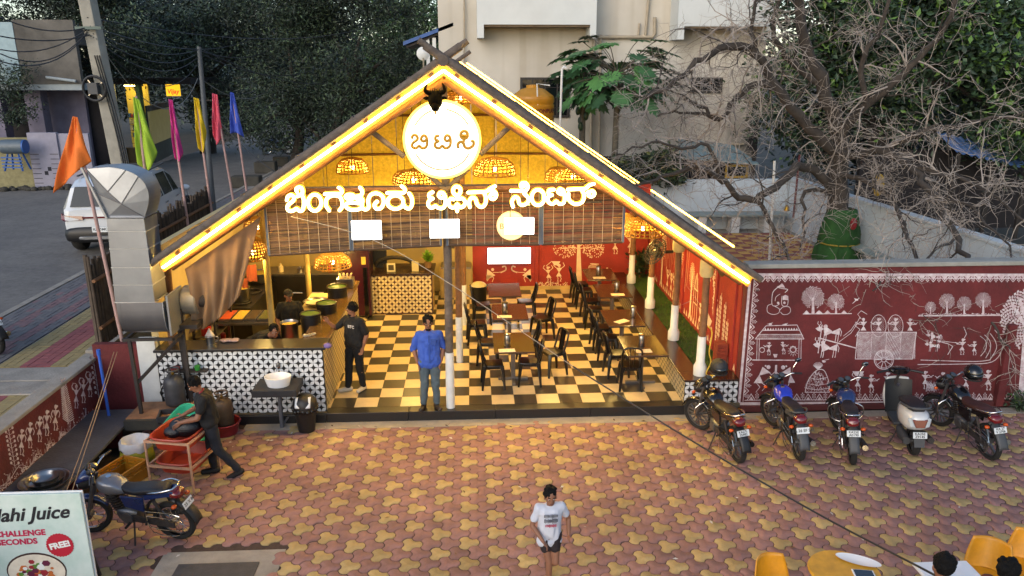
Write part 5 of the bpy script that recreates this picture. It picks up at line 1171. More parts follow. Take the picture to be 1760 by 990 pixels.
t, P, k, lo, sd, hu = person('young dishwasher in a black shirt and dark jeans bent over the red tub', (-3.88, 10.6, 0), R(-72), 1.62,
    dict(chest=(0, -.04, 1.25), neck=(0, -.09, 1.42), head=(0, -.15, 1.545), look=(0, -.82, -.55), sl=(.165, -.06, 1.36), sr=(-.165, -.06, 1.36), el=(.24, -.16, 1.10), er=(-.24, -.14, 1.10), wl=(.12, -.40, 1.02), wr=(-.14, -.38, 1.02), hdl=(-.1, -.8, -.5), hdr=(.1, -.8, -.5),
         kl=(.12, .06, .50), al=(.14, .34, .10), kr=(-.09, -.04, .49), ar=(-.10, -.02, .085), toel=(.05, -.9, -.35)),
    black_tee, dark_jeans, M('black_sandal', '#121010', .7), sleeve=.62, collar=M('red_collar', '#7a1c22', .8))
kid_m = M('white_tee_cloth', '#b4b8c4', .85, var=.08, scale=5, bump=.35, bscale=18)
t, P, k, lo, sd, hu = person('small boy in a white printed shirt and dark shorts walking across the paving', (.83, 7.78, 0), R(4), 1.30,
    dict(head=(0, -.02, 1.555), look=(.05, -1, -.05), el=(.30, .08, 1.12), wl=(.29, -.02, .90), er=(-.27, -.02, 1.10), wr=(-.13, -.20, .93), hdr=(.55, -.5, -.6), kl=(.08, -.12, .50), al=(.03, .28, .20), kr=(-.02, -.10, .50), ar=(-.02, -.10, .085), toel=(0, -.7, -.7)),
    kid_m, M('maroon_shorts', '#1c1216', .85, var=.15), M('child_sandal', '#2a1d18', .7), sleeve=.62, legs='short', shirt_len=.12, slim=.92, hsc=1.14)
ch = Vector((0, -.135, 1.2)) * k
M('print_dark', '#23262c', .8); M('print_crimson', '#a01c3c', .8)
b = MB(); r2 = random.Random(21)
for row, (z, h, n_) in enumerate(((1.315, .07, 11), (1.235, .08, 12))):
    for j in range(n_):
        x = -.105 + j * .21 / n_ ; hh = h * r2.uniform(.55, 1)
        b.cbox(x * k, (-.151 + .9 * x * x) * k - .008, z * k, .009 * k, .004, hh * k)
b.build('shirt_print', MATS['print_dark'], parent=t)
b = MB()
for j in range(9):
    x = -.085 + j * .17 / 9; b.cbox(x * k, (-.153 + .9 * x * x) * k - .008, 1.155 * k, .012 * k, .004, .05 * k * r2.uniform(.6, 1))
b.build('shirt_print', MATS['print_crimson'], parent=t)
for px, py, x, y, lab, sh in ((1625, 957, 4.62, 6.32, 'person with thick black hair at the bottom edge, seen from above', M('grey_shirt', '#5c5a60', .85)), (1737, 966, 5.17, 6.2, 'person with a black topknot at the lower right corner', M('maroon_kurta', '#4a1f2c', .85))):
    h = PZ(px, py, 1.60)
    t, P, k, lo, sd, hu = person(lab, (h.x, h.y, 0), R(175 if px < 1700 else 110), 1.60, {}, sh, dark_jeans, MATS['black_sandal'], hsc=1.12)
    if px > 1700: MB().ell(P['head'] + Vector((0, .09, .08)), .06, .06, .05, 10, 8).build('topknot', hair_m, parent=t, smooth=60)
# ================================================================ MOTORCYCLES, SCOOTER, CAR
tail_red = M('tail_lamp_red', '#5c0a10', .2, var=.1, coat=.6); amber = M('indicator_amber', '#b5480a', .2, var=.1); lamp_gl = M('headlamp_glass', '#a9b0b4', .1, var=.1, spec=.8)
plate_w = M('number_plate', '#c3c8ca', .5, var=.05); plate_ink = M('plate_ink', '#17181b', .6, var=0); alloy = M('engine_alloy', '#6f7072', .4, metal=.8, var=.25, scale=12); seat_blk = M('black_vinyl', '#17161a', .45, var=.2, scale=20, bump=.2)
mirror_g = M('mirror_glass', '#b9c4cc', .03, metal=1, var=0); grey_pl = M('grey_plastic', '#3d3f42', .6, var=.15)
def wheel(t, x, r, name='wheel', spokes=True, w=.05):
    wt = MB(); n = 28
    prof = [(r - .075, -w * .55), (r - .03, -w * .95), (r - .008, -w * .6), (r, 0), (r - .008, w * .6), (r - .03, w * .95), (r - .075, w * .55)]
    wt.lathe(prof, n, (x, 0, r), 'y', False, False); wo = wt.build(name, rubber, parent=t, smooth=50)
    MB().tube([(x + (r - .075) * math.cos(2 * math.pi * j / 28), 0, r + (r - .075) * math.sin(2 * math.pi * j / 28)) for j in range(28)], .016, 6, closed=True).build('rim', chrome if spokes else alloy, parent=wo, smooth=50)
    sp = MB()
    if spokes:
        for j in range(18):
            a = j * 2 * math.pi / 18; sp.bar((x + .03 * math.cos(a + .5), .03 * (-1) ** j, r + .03 * math.sin(a + .5)), (x + (r - .08) * math.cos(a), 0, r + (r - .08) * math.sin(a)), .005)
    else:
        for j in range(5): a = j * 1.2566; sp.bar((x, 0, r), (x + (r - .08) * math.cos(a), 0, r + (r - .08) * math.sin(a)), .05, .03, up=(0, 1, 0))
    sp.build('spoke', chrome if spokes else alloy, parent=wo)
    MB().tube([(x, -.055, r), (x, .055, r)], .045, 12).build('hub', alloy, parent=wo, smooth=40)
    return wo
def plate(t, loc, tilt, lines, w=.20, h=.10):
    p = MB(); rot = Matrix.Rotation(tilt, 3, 'Y'); p.cbox(*loc, .006, w, h, rot); po = p.build('number_plate', plate_w, parent=t, bevel=.003); b = MB()
    for i, s in enumerate(lines):
        sz = h * (.52 if len(lines) > 1 else .62); z = (h * .23 - i * h * .46) if len(lines) > 1 else 0
        text_mb(b, s, sz, lambda u, v: tuple(rot @ Vector((-.0042, -u, v + z)) + Vector(loc)), bold=.0015)
    b.build('lettering', plate_ink, parent=po)
def motorcycle(label, loc, rz, lean, tank_m, trim_m, lines, steer=25, seat_m=seat_blk, mirrors='both', guard=True, saree=True, tailgrey=False, mud=black_plastic, spokes=True, exh_tip=True):
    """built facing +x, origin on the ground below the middle"""
    t = thing('motorcycle', label, 'motorcycle', loc, rz); t.scale = (.95, .95, .94); t.rotation_euler = (R(lean), 0, rz)
    wheel(t, -.63, .31, spokes=spokes)
    st = Matrix.Rotation(R(steer), 3, 'Z'); ax = Vector((.42, 0, .9))
    def S(p): return tuple(ax + st @ (Vector(p) - ax))
    fw_ = MB(); r = .30; prof = [(r - .075, -.026), (r - .03, -.045), (r - .006, -.028), (r, 0), (r - .006, .028), (r - .03, .045), (r - .075, .026)]
    fw_.lathe(prof, 28, (.64, 0, r), 'y', False, False); fw_.v = [S(v) for v in fw_.v]; wo = fw_.build('wheel', rubber, parent=t, smooth=50)
    MB().tube([S((.64 + .225 * math.cos(2 * math.pi * j / 28), 0, r + .225 * math.sin(2 * math.pi * j / 28))) for j in range(28)], .015, 6, closed=True).build('rim', chrome if spokes else alloy, parent=wo, smooth=50)
    sp = MB()
    for j in range(16): a = j * math.pi / 8; sp.bar(S((.64, .03 * (-1) ** j, r)), S((.64 + .22 * math.cos(a), 0, r + .22 * math.sin(a))), .005 if spokes else .02)
    sp.build('spoke', chrome if spokes else alloy, parent=wo)
    MB().tube([S((.64, -.06, r)), S((.64, .06, r))], .05, 12).build('hub', alloy, parent=wo, smooth=40)
    for sy in (-.075, .075): MB().tube([S((.64, sy, r)), S((.53, sy, .60)), S((.43, sy, .92))], [.024, .028, .024], 8).build('fork', alloy, parent=t, smooth=50)
    f = MB(); f.grid(lambda u, v: S((.64 + .335 * math.cos(R(20 + 130 * u)), (v - .5) * .13, r + .335 * math.sin(R(20 + 130 * u)) - .03 * (2 * v - 1) ** 2)), 14, 6); fo = f.build('front_mudguard', trim_m, parent=t, smooth=60); fo.modifiers.new('thick', 'SOLIDIFY').thickness = .006
    # headlamp, cowl and clocks
    h = MB(); h.lathe([(.05, -.1), (.10, -.03), (.105, .05)], 16, (0, 0, 0), 'x'); h.v = [S((v[0] + .58, v[1], v[2] + .84)) for v in h.v]; h.build('headlamp_shell', black_plastic, parent=t, smooth=50)
    h = MB(); h.ell((0, 0, 0), .03, .098, .098, 14, 8); h.v = [S((v[0] + .632, v[1], v[2] + .84)) for v in h.v]; h.build('headlamp', lamp_gl, parent=t, smooth=60)
    h = MB(); h.loft([(.44, 0, .96, .10, .05), (.52, 0, .96, .125, .07), (.60, 0, .93, .12, .06), (.66, 0, .88, .08, .03)], 14); h.v = [S(v) for v in h.v]; h.build('cowl', trim_m, parent=t, smooth=50)
    for sy in (-.062, .062):
        d = MB(); d.lathe([(.052, -.03), (.056, .02), (.05, .028)], 16); rr_ = Matrix.Rotation(R(-30), 3, 'Y'); d.v = [S(tuple(rr_ @ Vector(v) + Vector((.44, sy, 1.03)))) for v in d.v]; g_ = d.build('gauge', black_plastic, parent=t, smooth=50)
        d = MB(); d.lathe([(.044, .0285), (0, .0295)], 16, capb=False); d.v = [S(tuple(rr_ @ Vector(v) + Vector((.44, sy, 1.03)))) for v in d.v]; d.build('gauge_glass', M('gauge_face', '#3b4148', .1, var=.1), parent=g_)
    hb = smooth_line([(.31, .36, 1.04), (.36, .22, 1.06), (.42, .10, 1.0), (.42, -.10, 1.0), (.36, -.22, 1.06), (.31, -.36, 1.04)], 4); MB().tube([S(p) for p in hb], .012, 8).build('handlebar', chrome, parent=t, smooth=50)
    for sy in (-1, 1):
        MB().tube([S((.345, sy * .25, 1.058)), S((.305, sy * .375, 1.04))], .019, 8).build('grip', black_plastic, parent=t, smooth=50)
        MB().tube([S((.40, sy * .22, 1.06)), S((.37, sy * .36, 1.02))], .008, 6).build('lever', alloy, parent=t)
        MB().ell(S((.60, sy * .15, .80)), .03, .035, .028, 8, 6).build('indicator', amber, parent=t, smooth=60); MB().bar(S((.56, sy * .06, .80)), S((.60, sy * .13, .80)), .014).build('indicator_stalk', black_plastic, parent=t)
        if mirrors == 'both' or (mirrors == 'left' and sy > 0) or (mirrors == 'right' and sy < 0):
            MB().tube([S(p) for p in smooth_line([(.37, sy * .22, 1.06), (.36, sy * .25, 1.17), (.34, sy * .31, 1.27)], 3)], .007, 6).build('mirror_stem', chrome, parent=t)
            mm = MB(); rt = st @ Matrix.Rotation(R(-12), 3, 'Y'); mm.ell(S((.345, sy * .33, 1.29)), .025, .062, .045, 12, 8, rt); m_o = mm.build('mirror', black_plastic, parent=t, smooth=60)
            mm = MB(); mm.ell(S((.322, sy * .33, 1.29)), .006, .056, .040, 12, 6, rt); mm.build('mirror_glass', mirror_g, parent=m_o, smooth=60)
    # tank, seat, tail
    MB().loft([(-.02, 0, .76, .085, .05), (.06, 0, .79, .125, .085), (.18, 0, .81, .155, .115), (.30, 0, .82, .14, .11), (.38, 0, .83, .085, .07)], 18, 2.8).build('fuel_tank', tank_m, parent=t, smooth=60)
    MB().lathe([(.04, .925), (.038, .938), (0, .94)], 14, (.22, 0, 0)).build('fuel_cap', chrome, parent=t, smooth=40)
    MB().loft([(-.66, 0, .845, .085, .02), (-.62, 0, .85, .105, .04), (-.42, 0, .83, .125, .05), (-.22, 0, .79, .13, .045), (-.08, 0, .775, .105, .045), (.03, 0, .79, .07, .05), (.06, 0, .80, .05, .03)], 18, 3.2).build('seat', seat_m, parent=t, smooth=60)
    for sy in (-1, 1):
        s_ = MB(); s_.prism([(-.30, sy * .10, .50), (-.02, sy * .10, .55), (.02, sy * .11, .73), (-.34, sy * .11, .74)], (0, sy * .03, 0)); s_.build('side_panel', trim_m, parent=t, bevel=.012)
        s_ = MB(); s_.prism([(-.34, sy * .10, .70), (-.34, sy * .10, .78), (-.76, sy * .07, .86), (-.80, sy * .06, .80)], (0, sy * .025, 0)); s_.build('tail_panel', trim_m if not tailgrey else grey_pl, parent=t, bevel=.01)
        MB().tube(smooth_line([(-.42, sy * .12, .82), (-.6, sy * .15, .88), (-.78, sy * .09, .91)], 4) + ([(-.80, 0, .915)] if sy > 0 else [(-.80, 0, .915)]), .013, 8).build('grab_rail', chrome if not tailgrey else grey_pl, parent=t, smooth=50)
        MB().ell((-.80, sy * .15, .68), .035, .04, .028, 10, 6).build('indicator', amber, parent=t, smooth=60); MB().bar((-.76, sy * .05, .69), (-.79, sy * .12, .68), .014).build('indicator_stalk', black_plastic, parent=t)
        MB().tube([(-.62, sy * .11, .33), (-.48, sy * .115, .70)], [.02, .024], 8).build('shock', iron, parent=t, smooth=50)
        MB().bar((-.63, sy * .075, .31), (-.08, sy * .09, .36), .035, .05).build('swingarm', iron, parent=t)
        MB().tube([(-.05, sy * .10, .30), (-.05, sy * .24, .29)], .018, 8).build('foot_peg', rubber, parent=t); MB().tube([(-.30, sy * .10, .38), (-.36, sy * .21, .37)], .016, 8).build('foot_peg', rubber, parent=t)
    MB().loft([(-.84, 0, .785, .075, .045), (-.80, 0, .80, .10, .055), (-.73, 0, .80, .10, .055)], 14, 3).build('tail_lamp', tail_red, parent=t, smooth=60)
    b = MB(); b.grid(lambda u, v: (-.63 + .36 * math.cos(R(100 + 72 * u)) - .03 * u, (v - .5) * .15, .31 + .37 * math.sin(R(100 + 72 * u)) + .05 * (1 - u) - .02 * (2 * v - 1) ** 2), 12, 4); mo = b.build('rear_mudguard', mud, parent=t, smooth=60); mo.modifiers.new('thick', 'SOLIDIFY').thickness = .008
    b = MB(); b.prism([(-.86, -.075, .66), (-.86, .075, .66), (-.98, .07, .42), (-.98, -.07, .42)], (.012, 0, .004)); b.build('mud_flap', mud, parent=t, bevel=.004)
    MB().cbox(-.955, 0, .50, .012, .05, .035, Matrix.Rotation(R(26), 3, 'Y')).build('reflector', M('pale_reflector', '#8f9092', .3) if tailgrey else tail_red, parent=t)
    plate(t, (-.905, 0, .65), R(18), lines)
    # engine and frame
    MB().loft([(-.14, 0, .36, .10, .09), (-.05, 0, .36, .13, .12), (.10, 0, .36, .12, .115), (.18, 0, .37, .08, .08)], 14, 3).build('engine', alloy, parent=t, smooth=50)
    for k in range(6): MB().cbox(.14 + .012 * k, 0, .47 + .035 * k, .17, .18, .012, Matrix.Rotation(R(20), 3, 'Y')).build('cooling_fin', iron, parent=t)
    MB().tube([(.17, 0, .44), (.24, 0, .68)], .055, 10).build('cylinder_block', alloy, parent=t)
    for sy in (-1, 1): MB().tube([(-.02, sy * .105, .36), (-.02, sy * .145, .36)], .085, 16).build('crankcase_cover', alloy, parent=t, smooth=40)
    MB().tube([(.42, 0, .86), (.30, 0, .50), (.18, 0, .24), (-.15, 0, .23), (-.30, 0, .55), (-.5, 0, .76)], .02, 8).build('frame_tube', iron, parent=t, smooth=50); MB().tube([(.42, 0, .88), (.1, 0, .72), (-.3, 0, .72), (-.74, 0, .78)], .02, 8).build('frame_tube', iron, parent=t, smooth=50)
    MB().tube(smooth_line([(.22, -.08, .50), (.30, -.11, .36), (.15, -.13, .24), (-.15, -.14, .24), (-.32, -.15, .27)], 4), .018, 8).build('exhaust_pipe', chrome, parent=t, smooth=50)
    mf = MB().tube([(-.30, -.15, .27), (-.38, -.155, .285), (-.80, -.17, .37), (-.85, -.17, .38)], [.02, .045, .055, .04], 12).build('muffler', black_gloss if not exh_tip else iron, parent=t, smooth=50)
    if exh_tip: MB().tube([(-.835, -.17, .378), (-.862, -.17, .384)], .045, 12).build('muffler_tip', chrome, parent=mf)
    b = MB(); b.prism([(-.70, .085, .27), (-.70, .085, .36), (-.05, .10, .42), (-.05, .10, .32)], (0, .03, 0)); b.build('chain_cover', iron, parent=t, bevel=.01)
    MB().tube([(-.08, .10, .28), (-.16, .28, .02)], .012, 8).build('side_stand', iron, parent=t)
    if guard: MB().tube(smooth_line([(.28, 0, .30), (.32, .16, .32), (.34, .27, .42), (.34, .26, .58), (.33, .08, .66), (.33, -.08, .66), (.34, -.26, .58), (.34, -.27, .42), (.32, -.16, .32), (.28, 0, .30)], 3), .013, 8).build('crash_guard', chrome, parent=t, smooth=50)
    if saree:
        for z0, z1 in ((.22, .56), (.30, .48)): MB().tube(smooth_line([(-.36, .17, z1), (-.86, .17, z1 - .02), (-.80, .17, z0), (-.40, .17, z0), (-.36, .17, z1)], 3), .007, 6).build('saree_guard', chrome, parent=t)
    return t
def bike_at(rear, front_dir, lab, lean, *a, **k):
    r = Vector(rear); ang = math.atan2(front_dir[1], front_dir[0]); d = Vector((math.cos(ang), math.sin(ang), 0)); return motorcycle(lab, tuple(r + d * .63), ang, lean, *a, **k)
silver_p = M('silver_paint', '#77797f', .3, metal=.5, var=.08, coat=.3); blue_p = M('deep_blue_paint', '#1c2ea0', .22, var=.1, coat=.6); black_tank = M('black_tank_paint', '#101013', .2, var=.1, coat=.5); navy_p = M('navy_paint', '#1a2a55', .25, var=.1, coat=.5); brown_seat = M('red_brown_seat', '#3a1b16', .6, var=.2, bump=.2)
b1 = PZ(1272, 797); b2 = PZ(1375, 793); b3 = PZ(1468, 800); b4 = PZ(1570, 782); b5 = PZ(1703, 792)
bike_at(b1 + Vector((-.02, .05, 0)), (-.13, 1), 'black motorcycle with chrome rear rack parked in front of the patterned ledge', -7, black_tank, black_gloss, ['KA27L', 'S5982'], steer=30, mirrors='none', mud=black_plastic, spokes=False, exh_tip=False)
bike_at(b2 + Vector((0, .05, 0)), (.10, 1), 'blue motorcycle with orange indicators second in the parked row', -6, blue_p, black_gloss, ['KA 26 EF 283'], steer=22, mirrors='right', tailgrey=True, mud=grey_pl, spokes=False)
bike_at(b3 + Vector((0, .05, 0)), (.36, 1), 'dark motorcycle with silver tank stripe third in the parked row', -7, navy_p, black_gloss, ['KA25E', 'A0190'], steer=26, mirrors='right', mud=grey_pl, spokes=False)
bike_at(b5 + Vector((0, .05, 0)), (.0, 1), 'black motorcycle with reddish brown seat and a helmet, last in the parked row', -7, black_tank, black_gloss, ['KA 27', 'V 2706'], steer=26, mirrors='none', seat_m=brown_seat, mud=grey_pl, spokes=False)
for px, py, y, lab in ((1236, 630, 11.55, 'dull black helmet hung on the handlebar of the first parked motorcycle'), (1673, 640, 11.3, 'glossy black helmet hung on the last parked motorcycle')):
    p = PY(px, py, y); h = MB(); h.ell((0, 0, 0), .14, .155, .135, 18, 12); o = h.build('helmet', black_gloss if px > 1500 else M('matt_black', '#1a1b1e', .6), smooth=60); o.location = p; tag(o, lab, 'helmet')
    MB().ell((0, -.06, -.02), .115, .11, .06, 14, 8).build('visor', glass_dark, parent=o, smooth=60); MB().tube([(.13 * math.cos(a * .5), .14 * math.sin(a * .5), -.10) for a in range(13)], .012, 6, closed=True).build('rim_seal', rubber, parent=o)
rl_ = PZ(312, 925); fl_ = PZ(160, 905)
bike_at(rl_, (fl_.x - rl_.x, fl_.y - rl_.y), 'silver and blue motorcycle on its side stand behind the juice board', -8, silver_p, navy_p, ['KA 25 X 8052'], steer=22, mirrors='left', guard=False)
# scooter
sc = thing('scooter', 'white scooter with a red tail lamp fourth in the parked row', 'scooter', (b4.x + .15, b4.y + .62, 0)); sc.rotation_euler = (R(-4), 0, R(76))
scw = M('pearl_white_paint', '#b9bbbd', .22, var=.06, coat=.5)
wheel(sc, -.60, .23, spokes=False, w=.06); wheel(sc, .60, .23, spokes=False, w=.055)
MB().loft([(-.86, 0, .66, .07, .05), (-.82, 0, .64, .13, .12), (-.70, 0, .62, .185, .17), (-.45, 0, .60, .20, .19), (-.22, 0, .56, .165, .20), (-.12, 0, .52, .11, .16)], 22, 2.8).build('rear_body', scw, parent=sc, smooth=60)
MB().loft([(-.74, 0, .80, .09, .02), (-.66, 0, .81, .13, .035), (-.40, 0, .80, .15, .045), (-.15, 0, .76, .13, .04), (-.06, 0, .74, .08, .03)], 18, 3.2).build('seat', seat_blk, parent=sc, smooth=60)
MB().tube(smooth_line([(-.45, .17, .80), (-.68, .18, .86), (-.84, .10, .88), (-.84, -.10, .88), (-.68, -.18, .86), (-.45, -.17, .80)], 4), .02, 8).build('grab_rail', grey_pl, parent=sc, smooth=50)
b = MB(); b.prism([(-.842, -.11, .70), (-.842, .11, .70), (-.868, .06, .58), (-.868, -.06, .58)], (-.02, 0, -.004)); b.build('tail_lamp', tail_red, parent=sc, bevel=.008)
for sy in (-1, 1):
    b = MB(); b.prism([(-.82, sy * .12, .72), (-.80, sy * .165, .70), (-.835, sy * .13, .58), (-.865, sy * .07, .585)], (-.022, sy * .004, 0)); b.build('indicator', lamp_gl, parent=sc, bevel=.005)
MB().box(-.12, -.17, .26, .36, .17, .31).build('floorboard', grey_pl, parent=sc, bevel=.015)
b = MB(); b.grid(lambda u, v: (.34 + .10 * v + .06 * (1 - (2 * u - 1) ** 2), (u - .5) * .46 * (.75 + .25 * math.sin(math.pi * v)), .30 + .58 * v), 14, 12); o = b.build('leg_shield', scw, parent=sc, smooth=60, fixn=False); o.modifiers.new('thick', 'SOLIDIFY').thickness = .03
b = MB(); b.grid(lambda u, v: (.27 + .10 * v + .06 * (1 - (2 * u - 1) ** 2), (u - .5) * .42, .32 + .54 * v), 10, 8); b.build('inner_shield', black_plastic, parent=sc, smooth=60)
b = MB(); b.grid(lambda u, v: (.60 + .27 * math.cos(R(15 + 140 * u)), (v - .5) * .15, .23 + .27 * math.sin(R(15 + 140 * u))), 14, 4); o = b.build('front_mudguard', scw, parent=sc, smooth=60); o.modifiers.new('thick', 'SOLIDIFY').thickness = .008
MB().loft([(.30, 0, 1.02, .12, .045), (.38, 0, 1.03, .18, .06), (.46, 0, 1.0, .14, .07), (.52, 0, .96, .07, .05)], 16, 2.6).build('handlebar_cowl', black_gloss, parent=sc, smooth=60)
MB().ell((.345, 0, 1.075), .06, .10, .015, 14, 6).build('speedometer', glass_dark, parent=sc, smooth=60)
for sy in (-1, 1): MB().tube([(.36, sy * .17, 1.03), (.30, sy * .36, 1.01)], .02, 8).build('grip', black_plastic, parent=sc, smooth=50); MB().tube([(.38, sy * .17, 1.02), (.36, sy * .34, .99)], .008, 6).build('lever', alloy, parent=sc)
MB().tube([(.60, .08, .23), (.46, .07, .62), (.38, .0, .95)], .022, 8).build('fork', iron, parent=sc); MB().tube([(.60, -.08, .23), (.46, -.07, .62)], .022, 8).build('fork', iron, parent=sc)
MB().tube([(-.35, -.17, .26), (-.45, -.18, .27), (-.80, -.19, .33)], [.03, .06, .05], 12).build('muffler', iron, parent=sc, smooth=50); MB().loft([(-.68, .12, .26, .05, .06), (-.45, .13, .27, .07, .08), (-.25, .12, .27, .05, .06)], 12).build('engine_cover', grey_pl, parent=sc, smooth=50)
b = MB(); b.prism([(-.86, -.085, .50), (-.86, .085, .50), (-.90, .07, .26), (-.90, -.07, .26)], (.012, 0, 0)); b.build('mud_flap', grey_pl, parent=sc); plate(sc, (-.895, 0, .46), R(10), ['KA25E', 'Z9145'])
MB().tube([(-.2, .12, .25), (-.28, .26, .03)], .012, 6).build('side_stand', iron, parent=sc); MB().lathe([(.03, 0), (.03, .01)], 14, (.30, .02, .80), 'x').build('badge', chrome, parent=sc)
# car
cr_ = thing('parked_car', 'white hatchback on the street behind the bent metal duct', 'car', (-10.08, 23.5, .955), R(96.7)); cr_.scale = (1.34, 1.26, 1.26)
car_w = M('car_white_paint', '#c2c6ca', .22, var=.04, coat=.6); car_gl = M('car_glass', '#10191d', .12, var=.15, scale=2, spec=.4)
Lc, Wc = 4.0, 1.78
stn = [(-1.98, .62, .98, 1.02, .70, .66), (-1.92, .38, 1.00, 1.08, .80, .74), (-1.75, .30, 1.02, 1.46, .87, .66), (-1.45, .28, 1.02, 1.58, .89, .66), (-.6, .26, 1.00, 1.63, .89, .68), (.2, .26, .98, 1.60, .89, .67), (.75, .27, .96, 1.40, .885, .66), (1.05, .28, .95, 1.02, .88, .74), (1.6, .30, .88, .90, .85, .70), (1.9, .36, .78, .80, .76, .62), (1.99, .48, .66, .68, .62, .52)]
def sect(s): x, zb, zl, zr, w, wr = s; return [(x, -w * .96, zb), (x, -w, (zb + zl) * .5), (x, -w * .985, zl), (x, -wr, zr - .03), (x, -wr * .82, zr), (x, wr * .82, zr), (x, wr, zr - .03), (x, w * .985, zl), (x, w, (zb + zl) * .5), (x, w * .96, zb)]
mb = MB(); vs = [p for s in stn for p in sect(s)]; n = 10
fs = [(i * n + j, i * n + (j + 1) % n, (i + 1) * n + (j + 1) % n, (i + 1) * n + j) for i in range(len(stn) - 1) for j in range(n)] + [tuple(range(n - 1, -1, -1)), tuple((len(stn) - 1) * n + j for j in range(n))]
mb.add(vs, fs); body = mb.build('body', car_w, parent=cr_, smooth=32)
def on(s0, s1, j0, j1, u0, u1, v0, v1, off=.006):
    a, b2 = sect(s0), sect(s1); P4 = []
    for u, v in ((u0, v0), (u1, v0), (u1, v1), (u0, v1)):
        p = lerp(a[j0], a[j1], v).lerp(lerp(b2[j0], b2[j1], v), u); P4.append(p)
    nrm = (P4[1] - P4[0]).cross(P4[3] - P4[0]).normalized(); ctr = Vector((0, 0, .9)); nrm = nrm if nrm.dot(P4[0] - ctr) > 0 else -nrm
    return P4, nrm * off
for j0, j1 in ((2, 3), (7, 6)):
    for a, b2, u0, u1 in ((2, 4, .12, .97), (4, 5, .06, .94), (5, 6, .05, .9)):
        q, o_ = on(stn[a], stn[b2], j0, j1, u0, u1, .10, .90); MB().prism([p - o_ for p in q], o_ * 2).build('window', car_gl, parent=cr_)
a, b2 = sect(stn[1]), sect(stn[2])
q = [lerp(a[2], a[7], .07).lerp(lerp(b2[3], b2[6], .04), .12), lerp(a[2], a[7], .93).lerp(lerp(b2[3], b2[6], .96), .12), lerp(a[3], a[6], .97).lerp(lerp(b2[4], b2[5], 1.0), .9), lerp(a[3], a[6], .03).lerp(lerp(b2[4], b2[5], 0), .9)]
MB().prism([Vector((-1.955, -.64, 1.07)), Vector((-1.955, .64, 1.07)), Vector((-1.775, .56, 1.46)), Vector((-1.775, -.56, 1.46))], (-.012, 0, .008)).build('rear_window', car_gl, parent=cr_)
MB().prism([Vector((1.04, -.66, 1.05)), Vector((1.04, .66, 1.05)), Vector((.72, .58, 1.42)), Vector((.72, -.58, 1.42))], (.01, 0, .012)).build('windscreen', car_gl, parent=cr_)
for sy in (-1, 1):
    MB().prism([(-1.99, sy * .40, .88), (-1.96, sy * .80, .90), (-1.80, sy * .885, .92), (-1.84, sy * .885, .80), (-1.97, sy * .78, .78), (-2.0, sy * .40, .80)][::sy], (-.015, sy * .008, .0)).build('tail_lamp', tail_red, parent=cr_)
    MB().prism([(1.93, sy * .45, .70), (1.80, sy * .80, .74), (1.78, sy * .80, .66), (1.95, sy * .45, .62)][::sy], (.02, sy * .01, 0)).build('headlamp', lamp_gl, parent=cr_)
    MB().bar((-1.4, sy * .62, 1.64), (.5, sy * .62, 1.66), .03).build('roof_rail', grey_pl, parent=cr_); MB().ell((.78, sy * 1.0, 1.02), .07, .11, .075, 12, 8).build('mirror', car_w, parent=cr_, smooth=60)
    for x in (-.55, .35): MB().bar((x - .1, sy * .898, .90), (x + .1, sy * .898, .90), .02, .03).build('door_handle', chrome, parent=cr_)
    for x in (-1.22, 1.28):
        b = MB(); b.lathe([(.20, -.1), (.30, -.11), (.335, -.06), (.335, .06), (.30, .11), (.20, .1)], 26, (x, sy * .80, .335), 'y', True, True); wo = b.build('wheel', rubber, parent=cr_, smooth=50); b = MB(); b.lathe([(.205, sy * .112), (.19, sy * .118), (.03, sy * .10)], 20, (x, sy * .80, .335), 'y'); b.build('rim', alloy, parent=wo, smooth=40)
        b = MB(); b.tube([(x + .38 * math.cos(R(a2)), sy * .885, .335 + .38 * math.sin(R(a2))) for a2 in range(-10, 191, 10)], .03, 6); b.build('wheel_arch', black_plastic, parent=cr_)
MB().prism([(-2.0, -.42, .83), (-2.0, .42, .83), (-2.0, .42, .865), (-2.0, -.42, .865)], (-.012, 0, 0)).build('light_bar', tail_red, parent=cr_)
MB().loft([(-2.03, 0, .50, .72, .10), (-1.98, 0, .48, .80, .17), (-1.85, 0, .46, .87, .17)], 16, 5).build('rear_bumper', black_plastic, parent=cr_, smooth=50); MB().loft([(-2.05, 0, .42, .5, .03), (-2.0, 0, .42, .6, .06), (-1.95, 0, .42, .6, .06)], 12, 5).build('skid_plate', M('silver_skid', '#6d7074', .4, metal=.4), parent=cr_, smooth=50)
plate(cr_, (-2.045, 0, .60), R(3), ['KA25MC 4473'], .50, .12)
# far motorcycle by the kerb and bike at the left edge
far = motorcycle('dark motorcycle parked far up the street under the trees', (-11.2, 46.0, .955), R(175), -6, navy_p, black_gloss, ['KA 25'], guard=False, saree=False)
left = motorcycle('crimson motorcycle with luggage rack cut by the left frame edge', (-8.80, 13.36, 1.07), R(152), -6, M('crimson_paint', '#6b1020', .25, coat=.5), M('crimson_trim', '#6b1020', .25, coat=.5), ['KA 25 H'], mirrors='none')
# ================================================================ METAL DUCT
flg = M('bright_flange', '#c0c0bd', .4, metal=.4)
du = thing('metal_duct', 'tall bent galvanised exhaust duct with a curved mouth beside the left roof eave', 'duct', (-5.4, 12.0, 1.6))
def D(px, py, y=11.75): p = PY(px, py, y); return Vector((p.x, y, p.z))
yb = Vector((0, .5, 0))
